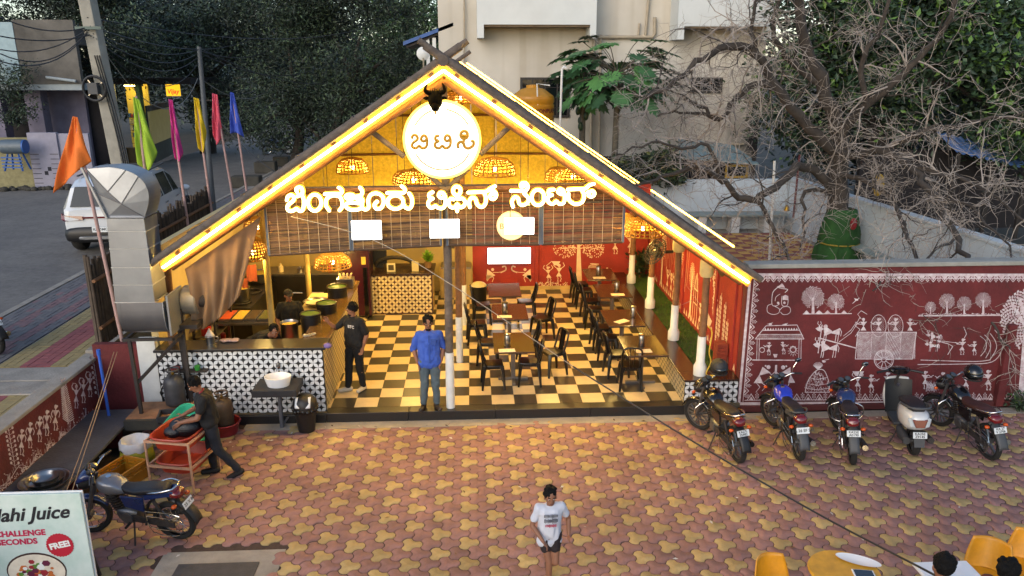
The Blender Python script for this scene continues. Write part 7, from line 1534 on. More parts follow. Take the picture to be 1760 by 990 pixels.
# soot burnt onto the wall above the fire place: a blot with a ragged upper edge
sp = n.new('ShaderNodeSeparateXYZ'); l.new(tc.outputs['Object'], sp.inputs[0]); n2 = n.new('ShaderNodeTexNoise'); n2.inputs['Scale'].default_value = 1.6; n2.inputs['Detail'].default_value = 6; mp = n.new('ShaderNodeMapping'); mp.inputs['Scale'].default_value = (1, 1, .25); l.new(tc.outputs['Object'], mp.inputs[0]); l.new(mp.outputs[0], n2.inputs[0])
def math_(op, a, b=None):
    m = n.new('ShaderNodeMath'); m.operation = op
    for i, v in enumerate((a, b)):
        if v is None: continue
        if isinstance(v, (int, float)): m.inputs[i].default_value = v
        else: l.new(v, m.inputs[i])
    return m.outputs[0]
BY = 28.0; sc_ = PY(1140, 255, BY)
dx = math_('DIVIDE', math_('SUBTRACT', sp.outputs[0], sc_.x), 2.1); dz = math_('DIVIDE', math_('SUBTRACT', sp.outputs[2], sc_.z - .5), 1.75)
dd = math_('ADD', math_('ADD', math_('POWER', math_('ABSOLUTE', dx), 2.5), math_('POWER', math_('ABSOLUTE', dz), 2.0)), math_('MULTIPLY', math_('SUBTRACT', n2.outputs[0], .5), 1.6))
mr = n.new('ShaderNodeMapRange'); mr.inputs[1].default_value = .35; mr.inputs[2].default_value = 1.15; l.new(dd, mr.inputs[0]); mx = n.new('ShaderNodeMix'); mx.data_type = 'RGBA'; l.new(mr.outputs[0], mx.inputs[0]); mx.inputs[6].default_value = c('#1b1a1b') + (1,)
# drip stains below the balconies
n3 = n.new('ShaderNodeTexNoise'); n3.inputs['Scale'].default_value = 1.1; mp3 = n.new('ShaderNodeMapping'); mp3.inputs['Scale'].default_value = (2.2, 1, .12); l.new(tc.outputs['Object'], mp3.inputs[0]); l.new(mp3.outputs[0], n3.inputs[0]); r3 = n.new('ShaderNodeValToRGB'); r3.color_ramp.elements[0].position = .36; r3.color_ramp.elements[0].color = (.62, .55, .45, 1); r3.color_ramp.elements[1].position = .52; r3.color_ramp.elements[1].color = (1, 1, 1, 1); l.new(n3.outputs[0], r3.inputs[0]); m3 = n.new('ShaderNodeMix'); m3.data_type = 'RGBA'; m3.blend_type = 'MULTIPLY'; m3.inputs[0].default_value = .28; l.new(rp.outputs[0], m3.inputs[6]); l.new(r3.outputs[0], m3.inputs[7]); l.new(m3.outputs[2], mx.inputs[7]); l.new(mx.outputs[2], bs.inputs['Base Color'])
bd_ = thing('cream_building', 'cream plastered building with balcony slabs and soot stain behind the pavilion', 'building', (4.5, BY, .9))
def Q(px, py, y=BY): p = PY(px, py, y); return p.x, p.z
xl_, _ = Q(752, 0); xr_, _ = Q(1306, 200)
MB().box(xl_, BY, .5, xr_, BY + 9, 15).build('wall', bw_m, parent=bd_, world=True)
pale_b = M('pale_balcony', '#c0c4c3', .9, var=.06, scale=1); brown_s = M('brown_soffit', '#7a6a56', .9, var=.2)
for (p0, p1, pz) in ((820, 1025, 42), (1165, 1330, 45)):
    x0, z0_ = Q(p0, pz, BY - 1.1); x1, _ = Q(p1, pz, BY - 1.1); MB().box(x0, BY - 1.1, z0_, x1, BY - .003, 15.2).build('balcony', pale_b, parent=bd_, world=True)
    MB().box(x0 + .12, BY - 1.0, z0_ - .06, x1 - .12, BY - .003, z0_ - .003).build('soffit', brown_s, parent=bd_, world=True)
    for xx in ((x0, x0 + .22), (x1 - .2, x1)): MB().box(xx[0], BY - 1.12, z0_ - .42, xx[1], BY - .003, z0_ - .003).build('bracket', pale_b, parent=bd_, world=True)
x0, _ = Q(1030, 60); x1, _ = Q(1165, 60); _, z1 = Q(1100, 64); 
pp = M('pipe_beige', '#9a8f7c', .7, var=.1)
def PP(*pts): return [Vector((Q(px, py)[0], BY - .12, Q(px, py)[1])) for px, py in pts]
for pts, r in ((((1027, 64), (1120, 64), (1124, 58), (1124, 30)), .06), (((1108, 62), (1115, -20)), .05), (((1096, 62), (1098, 40)), .035), (((1021, 60), (1016, 150), (1014, 300)), .06), (((1032, 60), (1028, 300)), .045), (((798, -20), (798, 150)), .03)): MB().tube(PP(*pts), r, 8).build('drain_pipe', pp, parent=bd_, world=True, smooth=50)
def window(p0, q0, p1, q1, bars):
    x0, z1 = Q(p0, q0); x1, z0_ = Q(p1, q1); f = MB()
    for a in ((x0, z0_, x1, z0_ + .08), (x0, z1 - .08, x1, z1), (x0, z0_ + .083, x0 + .08, z1 - .083), (x1 - .08, z0_ + .083, x1, z1 - .083)): f.box(a[0], BY - .06, a[1], a[2], BY - .004, a[3])
    w = f.build('window', M('window_frame_dark', '#2e2b28', .7), parent=bd_, world=True); MB().box(x0 + .08, BY - .03, z0_ + .08, x1 - .08, BY - .005, z1 - .08).build('pane', glass_dark, parent=w, world=True)
    for k in range(1, bars): x = x0 + (x1 - x0) * k / bars; MB().box(x - .025, BY - .075, z0_ + .08, x + .025, BY - .031, z1 - .08).build('mullion', MATS['window_frame_dark'], parent=w, world=True)
    for k in range(1, 4): z = z0_ + (z1 - z0_) * k / 4; MB().box(x0 + .08, BY - .085, z - .01, x1 - .08, BY - .0755, z + .01).build('grille_bar', iron, parent=w, world=True)
window(894, 133, 978, 202, 4); window(1190, 133, 1240, 160, 3)
MB().box(*[Q(1252, 245)[0], BY - .25, Q(1252, 245)[1] - .06, Q(1275, 245)[0], BY - .003, Q(1252, 245)[1]]).build('ledge', pp, parent=bd_, world=True)
an = thing('lean_to_roof', 'blue edged lean to roof jutting from the left corner of the cream building', 'awning', (-2, 28.5, 6.5)); a, b2 = Vector(PY(693, 78, 28)), Vector(PY(779, 45, 28)); MB().prism([a, b2, b2 + Vector((0, 0, .12)), a + Vector((0, 0, .12))], (0, 3, 0)).build('sheet', M('blue_sheet', '#2a4f8a', .5, var=.2), parent=an, world=True); MB().prism([a + Vector((.1, .1, -.08)), b2 + Vector((0, .1, -.08)), b2 + Vector((0, .1, -.01)), a + Vector((.1, .1, -.01))], (0, 2.8, 0)).build('underside', iron, parent=an, world=True)
for px in (735, 746): p = Vector(PY(px, 65, 28.2)); MB().bar(p, p + Vector((0, 0, -1.6)), .12).build('post', white_paint, parent=an, world=True)
dish = thing('satellite_dish', 'small white satellite dish beside the roof peak', 'satellite dish', tuple(PY(727, 92, 27))); MB().lathe([(.02, 0), (.13, .03), (.22, .09)], 18, (0, 0, 0), 'y', True, False).build('bowl', white_paint, parent=dish, smooth=60); MB().bar((0, .05, 0), (0, .1, -.7), .05).build('mast', steel, parent=dish)
# water tank on its platform
tk = thing('water_tank', 'yellow ribbed plastic water tank behind the right roof slope', 'water tank', (1.85, 24, 3.3)); ty = M('yellow_tank_plastic', '#a87410', .45, var=.12, scale=3); r = (PY(952, 175, 24).x - PY(878, 175, 24).x) / 2
pr = [(r * .97, 0)]
zc = PY(915, 165, 24).z - 3.3
k = 0; z = 0
while z < zc - .12: pr += [(r, z + .02), (r, z + .12), (r * .965, z + .14), (r * .965, z + .17)]; z += .19
pr += [(r, zc - .1), (r * .97, zc), (r * .55, zc + .20), (r * .3, zc + .24), (r * .3, zc + .32), (0, zc + .34)]
MB().lathe(pr, 32).build('drum', ty, parent=tk, smooth=35)
b = MB(); text_mb(b, 'SAVONPLAST', .17, lambda u, v: ((r + .004) * math.sin((u + .35) / r), -(r + .004) * math.cos((u + .35) / r), zc - .42 + v), bold=.004); b.build('lettering', M('tank_print', '#5c1a10', .6), parent=tk)
MB().box(-r, -.7, -2.4, r, .7, -.003).build('brick_stand', M('stand_plaster', '#857c6c', .9, var=.2), parent=tk)
p = [Vector(PY(px, py, 23.4)) - Vector((1.85, 24, 3.3)) for px, py in ((945, 147), (923, 144), (925, 205))]; MB().tube(p, .022, 6).build('pipe', white_paint, parent=tk)
vp = PY(966, 118, 23.5); o = MB().tube([(0, 0, 0), (-.06, 0, -3.2)], .035, 8).build('vent_pipe', white_paint, smooth=50); o.location = vp; tag(o, 'thin white vent pipe standing right of the yellow tank', 'pipe'); MB().tube([(0, 0, 0), (.06, 0, .05), (.12, 0, 0)], .04, 8).build('cowl', white_paint, parent=o)

# ================================================================ PAPAYA TREES
pap = leaf_mats('papaya_leaf', ('#2a4c2d', '#3a6438', '#4f8044')); ptr = M('papaya_trunk', '#5b564a', .9, var=.3, scale=10, bump=.5)
def papaya(label, bx, tx, y, n, R_, fruit, seed):
    b0 = Vector(PY(*bx, y)); t0 = Vector(PY(*tx, y)); b0.z = .9; t = thing('papaya_tree', label, 'tree', tuple(b0), 0, 'papaya trees against the cream building'); MB().tube(smooth_line([b0, b0.lerp(t0, .5) + Vector((.05, 0, 0)), t0], 5), [.12, .12, .115, .11, .11, .105, .1, .095, .09, .08, .07], 10).build('trunk', ptr, parent=t, world=True, smooth=60)
    r = random.Random(seed); cr = MB()
    for k in range(n):
        a = r.uniform(0, 6.28); e = r.uniform(-.55, .95); L = R_ * r.uniform(.65, 1.1); d = Vector((math.cos(a) * math.cos(e), math.sin(a) * math.cos(e) * .7, math.sin(e) * .8)); s = t0 - Vector((0, 0, r.uniform(0, .5))); tip = s + d * L - Vector((0, 0, .1))
        lf = MB(); lf.tube(smooth_line([s, s.lerp(tip, .6) + Vector((0, 0, .12)), tip], 3), .014, 4); lf.cur = 1 + min(2, max(0, int(r.gauss(1, .8))))
        drp = (d + Vector((0, 0, -.7))).normalized(); _, sd_, _ = basis(drp); nn = drp.cross(sd_)
        for j in range(9):
            al = R(-130 + 32.5 * j); dv = (drp * math.cos(al) + sd_ * math.sin(al)).normalized(); Ll = .45 * (1 - .3 * abs(j - 4) / 4) * r.uniform(.85, 1.15); w = .13
            q_ = dv.cross(nn).normalized(); p1 = tip + dv * Ll * .5; lf.add([tip, p1 + q_ * w, tip + dv * Ll - Vector((0, 0, .05)), p1 - q_ * w], [(0, 1, 2, 3)])
            for sgn in (-1, 1): dq = (dv + q_ * sgn * .75).normalized(); lf.add([tip + dv * Ll * .35, tip + dv * Ll * .5 + dq * .1 + q_ * sgn * .03, tip + dv * Ll * .45 + dq * .26, tip + dv * Ll * .62], [(0, 1, 2, 3)])
        lf.build('leaf', [ptr] + pap, parent=t, world=True, fixn=False)
    for k in range(fruit): z = t0.z - .55 - .16 * k; a = k * 2.4; MB().ell((t0.x + .14 * math.cos(a), t0.y + .14 * math.sin(a) - .04, z), .085, .085, .14, 10, 8).build('fruit', M('green_papaya', '#2c3f24', .5, var=.2), parent=t, world=True, smooth=60)
papaya('larger papaya tree with a broad crown against the cream building', (1050, 300), (1062, 122), 25.0, 84, 1.9, 4, 31)
papaya('slimmer papaya tree with fruit hanging on its trunk', (995, 300), (1002, 125), 25.6, 30, 1.1, 8, 32)

# ================================================================ RIGHT: NEIGHBOUR WALL, BENCHES, SHED, TREES
wb = M('bluish_white_wall', '#b9c3c8', .85, var=.12, scale=1.2, bump=.1)
WYB = 23.5
wz = PY(1200, 309, WYB).z
o = wall('white_back_wall', 'bluish white wall closing the neighbour court behind the long bench', 4.4, WYB, .5, 9.75, WYB + .16, wz, wb)
xw0, xw1 = PZ(1480, 340, wz), PZ(1760, 423, wz)
wsd = thing('white_side_wall', 'white wall running down the right side of the neighbour court', 'wall', (9.8, 17, .5)); MB().prism([(9.76, WYB + .16, .5), (9.92, WYB + .16, .5), (10.45, 11.9 + .7, .5), (10.29, 11.9 + .7, .5)], (0, 0, wz - .5)).build('wall_panel', wb, parent=wsd, world=True)
MB().prism([(9.70, WYB + .16, wz + .003), (9.96, WYB + .16, wz + .003), (10.50, 12.6, wz + .003), (10.24, 12.6, wz + .003)], (0, 0, .06)).build('coping', M('white_coping', '#b4bcbf', .8, var=.15), parent=wsd, world=True)
gsl = M('grey_green_slab', '#7d8a88', .5, var=.15, scale=3)
def stone_bench(label, x0, x1, y0, y1, ztop, along='x', nleg=4, sup=None):
    t = thing('stone_bench', label, 'bench', ((x0 + x1) / 2, (y0 + y1) / 2, 1.0)); MB().box(x0, y0, ztop - .07, x1, y1, ztop).build('slab', gsl, parent=t, world=True, bevel=.012)
    for k in range(nleg):
        f = (k + .3) / nleg
        if along == 'x': x = x0 + (x1 - x0) * f; MB().box(x, y0 + .04, .98, x + .25, y1 - .05, ztop - .073).build('support', white_paint, parent=t, world=True)
        else: y = y0 + (y1 - y0) * f; MB().box(x0 + .05, y, .98, x1 - .05, y + .2, ztop - .073).build('support', white_paint, parent=t, world=True)
zb_ = PY(1250, 369, 22.85).z
stone_bench('long grey slab bench against the white back wall', PY(1185, 369, 22.85).x, 9.6, 22.85, 23.45, zb_, 'x', 3)
p0 = PZ(1500, 385, zb_)
stone_bench('grey slab bench along the white side wall right of the green wrapped trunk', 9.45, 9.85, 15.0, 19.6, zb_, 'y', 4)
o = MB().tube([(0, 0, 0), (-.1, 0, 2.6)], .035, 8).build('white_post', white_paint, smooth=50); o.location = tuple(PZ(1322, 450, 1.0)); tag(o, 'slim white leaning post at the edge of the neighbour court', 'post')
p = PY(1368, 330, 20.5); o = MB().tube([(0, 0, 0), (0, 0, 1.7)], .03, 8).build('red_post', M('dark_red_post', '#5a2028', .7)); o.location = (p.x, 20.5, p.z - .7); tag(o, 'thin dark red post before the white back wall', 'post')
p = PY(1352, 362, 19.6); t = thing('hanging_bell', 'small brass bell hanging on a string before the white wall', 'bell', tuple(p)); MB().lathe([(.08, 0), (.06, .06), (.045, .12), (.01, .15)], 12).build('bell', MATS['brass'], parent=t, smooth=50); MB().bar((0, 0, .15), (.02, 0, 1.0), .008).build('string', wmp, parent=t)
red_c = M('red_cloth', '#7d1f22', .9, var=.2)
p = PY(1467, 385, 18.2); o = MB().ell((0, 0, 0), .09, .08, .15, 10, 8).build('red_bundle', red_c, smooth=60); o.location = p; tag(o, 'red cloth bundle hung beside the green wrapped trunk', 'cloth')
# old shed with dusty tarpaulin roof
sd_ = thing('old_shed', 'low shed with a dusty tarpaulin roof and yellow framed window under the soot stain', 'shed', (8, 25, .9)); a, b2 = Vector(PY(1165, 268, 24.5)), Vector(PY(1300, 280, 24.5))
MB().prism([a + Vector((0, -.2, -.05)), b2 + Vector((0, -.2, -.05)), b2 + Vector((-.3, 1.6, .35)), a + Vector((.4, 1.6, .35))], (0, 0, .07)).build('roof', M('dusty_tarp', '#5f6a68', .7, var=.4, scale=2.5, col2='#6f8f98'), parent=sd_, world=True)
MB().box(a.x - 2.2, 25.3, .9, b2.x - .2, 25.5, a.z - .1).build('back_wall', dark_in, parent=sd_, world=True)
x0, z1 = PY(1248, 283, 24.6).x, PY(1248, 283, 24.6).z; x1, z0_ = PY(1285, 306, 24.6).x, PY(1285, 306, 24.6).z; f = MB()
for q_ in ((x0, z0_, x1, z0_ + .07), (x0, z1 - .07, x1, z1), (x0, z0_ + .072, x0 + .07, z1 - .072), (x1 - .07, z0_ + .072, x1, z1 - .072)): f.box(q_[0], 24.6, q_[1], q_[2], 24.66, q_[3])
f.build('window_frame', M('yellow_frame', '#a5841e', .6), parent=sd_, world=True); MB().box(x0 + .07, 24.62, z0_ + .07, x1 - .07, 24.65, z1 - .07).build('pane', glass_dark, parent=sd_, world=True)
for px in (1180, 1230, 1295): x = PY(px, 280, 24.5).x; MB().bar((x, 24.5, .9), (x, 24.5, a.z - .05), .09).build('post', bark, parent=sd_, world=True)
br_ = thing('brush_pile', 'heap of dry leafy brush left of the old shed', 'brush', tuple(PY(1130, 300, 23.4))); crown(br_, [blob(1120, 275, 23.6, .7, .5, .45), blob(1090, 292, 23.4, .5, .4, .35), blob(1140, 292, 23.4, .5, .4, .35)], 1300, .22, leaf_mats('brush_leaf', ('#22301e', '#33452a', '#5a6236')), 41, clump=.2); 
bt_ = thing('blue_tin_roof', 'blue corrugated tin lean to under the trees at the right edge', 'shed', (15, 24, 2)); a, b2 = Vector(PY(1645, 262, 22)), Vector(PY(1775, 292, 22)); b = MB(); b.grid(lambda u, v: tuple(a.lerp(b2, u) + Vector((0, 1.2 * v, .5 * v + .025 * math.sin(u * 60)))), 90, 2); b.build('sheet', M('blue_tin', '#4f6ea0', .45, metal=.2, var=.15), parent=bt_, world=True, smooth=80, fixn=False)
for f in (.05, .5, .95): p = a.lerp(b2, f); MB().bar((p.x, 22.1, .9), (p.x, 22.1, p.z - .03), .1).build('post', bark, parent=bt_, world=True)
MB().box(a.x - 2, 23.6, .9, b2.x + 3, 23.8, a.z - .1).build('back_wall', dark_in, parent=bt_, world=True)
p = PY(1510, 318, 20); o = MB().ell((0, 0, 0), .16, .1, .3, 10, 8).build('yellow_cloth', M('yellow_cloth', '#a88416', .9, var=.3), smooth=60); o.location = p; tag(o, 'yellow cloth caught among the dry branches', 'cloth')
# leafy evergreen behind
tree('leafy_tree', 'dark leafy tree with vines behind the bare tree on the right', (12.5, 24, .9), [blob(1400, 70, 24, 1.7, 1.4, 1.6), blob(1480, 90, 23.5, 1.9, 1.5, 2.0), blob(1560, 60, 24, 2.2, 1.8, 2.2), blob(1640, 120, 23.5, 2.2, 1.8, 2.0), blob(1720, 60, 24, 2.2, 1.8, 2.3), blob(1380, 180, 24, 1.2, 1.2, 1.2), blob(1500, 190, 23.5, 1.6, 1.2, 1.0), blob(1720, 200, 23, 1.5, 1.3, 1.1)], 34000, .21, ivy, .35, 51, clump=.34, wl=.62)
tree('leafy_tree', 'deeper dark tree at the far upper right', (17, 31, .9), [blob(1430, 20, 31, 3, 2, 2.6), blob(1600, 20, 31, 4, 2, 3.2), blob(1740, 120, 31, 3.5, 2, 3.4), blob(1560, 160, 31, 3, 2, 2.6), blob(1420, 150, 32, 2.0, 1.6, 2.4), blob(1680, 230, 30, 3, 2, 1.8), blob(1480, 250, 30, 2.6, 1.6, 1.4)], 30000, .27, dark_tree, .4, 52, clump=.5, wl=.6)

# ================================================================ THE BARE TREE
twig_m = [M('dead_bark', '#3a342f', .95, var=.35, scale=5, bump=.6, bscale=25), M('pale_twig', '#938a82', .9, var=.3, scale=4)]
dt = thing('bare_tree', 'big bare grey tree sprawling over the mural wall and the cream building', 'tree', tuple(PZ(1437, 452, 1.0)))
rb = random.Random(77)
def wiggle(p, d, L, n, r, wob, droop):
    pts = [Vector(p)]; d = Vector(d).normalized()
    for i in range(n):
        d = (d + Vector((r.gauss(0, wob), r.gauss(0, wob), r.gauss(0, wob) - droop))).normalized(); pts.append(pts[-1] + d * (L / n))
    return pts
twigs = [MB(), MB()]; nt_ = [0]
def grow(pts, r0, r1, depth, dens, spread=1.0):
    """side branches along a limb, and branches on those"""
    n = len(pts)
    for i in range(1, n):
        for _ in range(max(0, int(dens + rb.random()))):
            s = pts[i - 1].lerp(pts[i], rb.random()); ax = (pts[i] - pts[i - 1]).normalized(); d = (ax * rb.uniform(.1, .9) + Vector((rb.gauss(0, .8), rb.gauss(0, .55), rb.gauss(-.02, .7))) * spread).normalized()
            L = (1.25, .75, .42)[depth] * rb.uniform(.5, 1.35); rr0 = max(.005, (r0 + (r1 - r0) * i / n) * (.42 if depth == 0 else .6)); rr0 = min(rr0, (.023, .010, .006)[depth])
            q_ = wiggle(s, d, L, (6, 5, 4)[depth], rb, .26, .04)
            twigs[1 if rb.random() < .7 or depth > 0 and rb.random() < .5 else 0].tube(q_, [rr0 * (1 - .72 * k / (len(q_) - 1)) for k in range(len(q_))], (5, 4, 3)[depth], cap=False); nt_[0] += 1
            if depth < 2: grow(q_, rr0, rr0 * .3, depth + 1, (1.0, .85)[depth])
LB = [ # photo points with their distance, thickness at both ends, twig density
 ([(1437, 455, 19), (1433, 380, 19), (1440, 290, 19), (1438, 220, 18.8), (1415, 150, 18.6), (1385, 70, 18.4), (1360, -30, 18.2)], .34, .10, 1.2),
 ([(1438, 260, 18.8), (1372, 200, 18.4), (1330, 150, 18.2), (1300, 90, 18), (1250, 78, 17.9), (1200, 105, 17.8), (1150, 148, 17.6), (1105, 168, 17.5)], .15, .045, 3.2),
 ([(1330, 150, 18.2), (1290, 148, 18.1), (1262, 178, 18), (1235, 205, 18), (1205, 180, 17.9), (1175, 170, 17.8)], .10, .03, 3.0),
 ([(1235, 205, 18), (1200, 195, 17.8), (1160, 195, 17.6), (1130, 200, 17.5)], .05, .02, 2.5),
 ([(1432, 330, 19), (1380, 285, 18.4), (1340, 315, 17.8), (1300, 340, 17.4), (1265, 335, 17.2), (1240, 308, 17), (1200, 288, 16.8), (1140, 305, 16.5), (1080, 318, 16.2)], .13, .03, 2.6),
 ([(1300, 340, 17.4), (1322, 378, 17), (1345, 420, 16.4), (1365, 460, 15.6), (1380, 480, 15)], .06, .02, 2.0),
 ([(1240, 308, 17), (1215, 250, 16.8), (1170, 255, 16.5), (1120, 245, 16.3), (1060, 265, 16.2)], .05, .018, 2.6),
 ([(1440, 240, 18.8), (1490, 180, 18.2), (1550, 130, 17.8), (1610, 70, 17.4), (1650, -10, 17)], .13, .05, 2.8),
 ([(1490, 180, 18.2), (1480, 110, 18), (1510, 50, 17.7), (1530, -20, 17.5)], .08, .04, 3.4),
 ([(1442, 270, 18.8), (1510, 262, 17.6), (1570, 290, 16.6), (1605, 340, 15.6), (1640, 410, 14.4), (1672, 470, 13.4), (1690, 530, 12.7)], .12, .035, 2.4),
 ([(1690, 530, 12.7), (1712, 570, 12.3), (1735, 600, 12.15)], .03, .012, 1.8),
 ([(1445, 300, 18.8), (1520, 330, 17.4), (1550, 380, 16), (1572, 440, 14.4), (1580, 480, 13.2), (1575, 520, 12.6)], .07, .02, 2.4),
 ([(1510, 262, 17.6), (1580, 230, 17), (1650, 215, 16.6), (1720, 200, 16.2), (1790, 190, 16)], .07, .025, 3.0),
 ([(1570, 290, 16.6), (1640, 300, 15.8), (1700, 330, 15), (1760, 380, 14)], .06, .02, 2.8),
 ([(1415, 150, 18.6), (1360, 110, 18.4), (1330, 50, 18.2), (1340, -10, 18)], .09, .04, 3.0),
 ([(1300, 90, 18), (1290, 40, 17.9), (1310, -15, 17.8)], .06, .03, 3.0),
 ([(1432, 330, 19), (1385, 330, 18.6), (1380, 390, 18.2), (1375, 430, 18)], .07, .02, 1.5),
 ([(1605, 340, 15.6), (1660, 350, 15), (1710, 400, 14), (1745, 450, 13)], .04, .015, 2.4),
 ([(1640, 410, 14.4), (1600, 440, 13.4), (1540, 470, 12.7), (1500, 500, 12.2)], .03, .012, 2.0),
 ([(1365, 460, 15.6), (1330, 490, 13.2), (1300, 500, 12.3)], .018, .008, 1.6),
]
for pts, ra, rb_, dens in LB:
    q_ = smooth_line([Vector(PY(*p)) for p in pts], 4); q_ = [p + Vector((rb.gauss(0, .03), rb.gauss(0, .03), rb.gauss(0, .03))) if 0 < i < len(q_) - 1 else p for i, p in enumerate(q_)]; k = len(q_)
    MB().tube(q_, [ra + (rb_ - ra) * (i / (k - 1)) ** .7 for i in range(k)], 9).build('trunk' if ra > .3 else 'limb', twig_m[0], parent=dt, world=True, smooth=60)
    grow(q_, ra, rb_, 0, dens * .27)
for i, tm in enumerate(twigs): tm.build('twigs', twig_m[i], parent=dt, world=True, kind='stuff', fixn=False)
gc = MB(); pb = PZ(1437, 452, 1.0); n = 28; gr_ = random.Random(5); vs = []
pr = [(.54, 0), (.56, .12), (.53, .42), (.47, .52), (.50, .58), (.48, .85), (.42, 1.15), (.36, 1.4), (.30, 1.42)]
for i, (r, z) in enumerate(pr):
    for j in range(n): f = 1 + .09 * math.sin(j * 2.7 + i * .3) * (1 if i < 4 else .35) + gr_.uniform(-.02, .02); vs.append((r * f * math.cos(2 * math.pi * j / n), r * f * math.sin(2 * math.pi * j / n), z))
gc.add(vs, [(i * n + j, i * n + (j + 1) % n, (i + 1) * n + (j + 1) % n, (i + 1) * n + j) for i in range(len(pr) - 1) for j in range(n)])
o = gc.build('green_wrap', M('green_cloth', '#1f4a1c', .85, var=.3, scale=4, bump=.4, bscale=14), smooth=70); o.location = (pb.x, pb.y, 1.0); tag(o, 'green cloth skirt tied round the trunk of the bare tree', 'cloth'); MB().tube([(.49 * math.cos(a * .3), .49 * math.sin(a * .3), .55) for a in range(21)], .02, 6, closed=True).build('tie_cord', M('gold_cord', '#8a7a2a', .8), parent=o)
wd = thing('weed_clump', 'small green weeds at the foot of the mural wall', 'weeds', (9.75, 12.2, 0)); crown(wd, [(9.75, 12.22, .12, .25, .1, .14)], 160, .10, ivy, 3, clump=.08); MB().tube([(9.75, 12.22, 0), (9.76, 12.22, .2)], .008, 4).build('stem', bark, parent=wd, world=True)
# hills beyond
hl = MB(); hl.grid(lambda u, v: (-500 + 1000 * u, 420 + 60 * v, -1 + (14 + 6 * math.sin(u * 17) + 4 * math.sin(u * 41)) * v), 60, 3); struct('hills', hl, leaf_mats('far_leaf', ('#2c3833', '#3d4a42', '#566258'))[1])
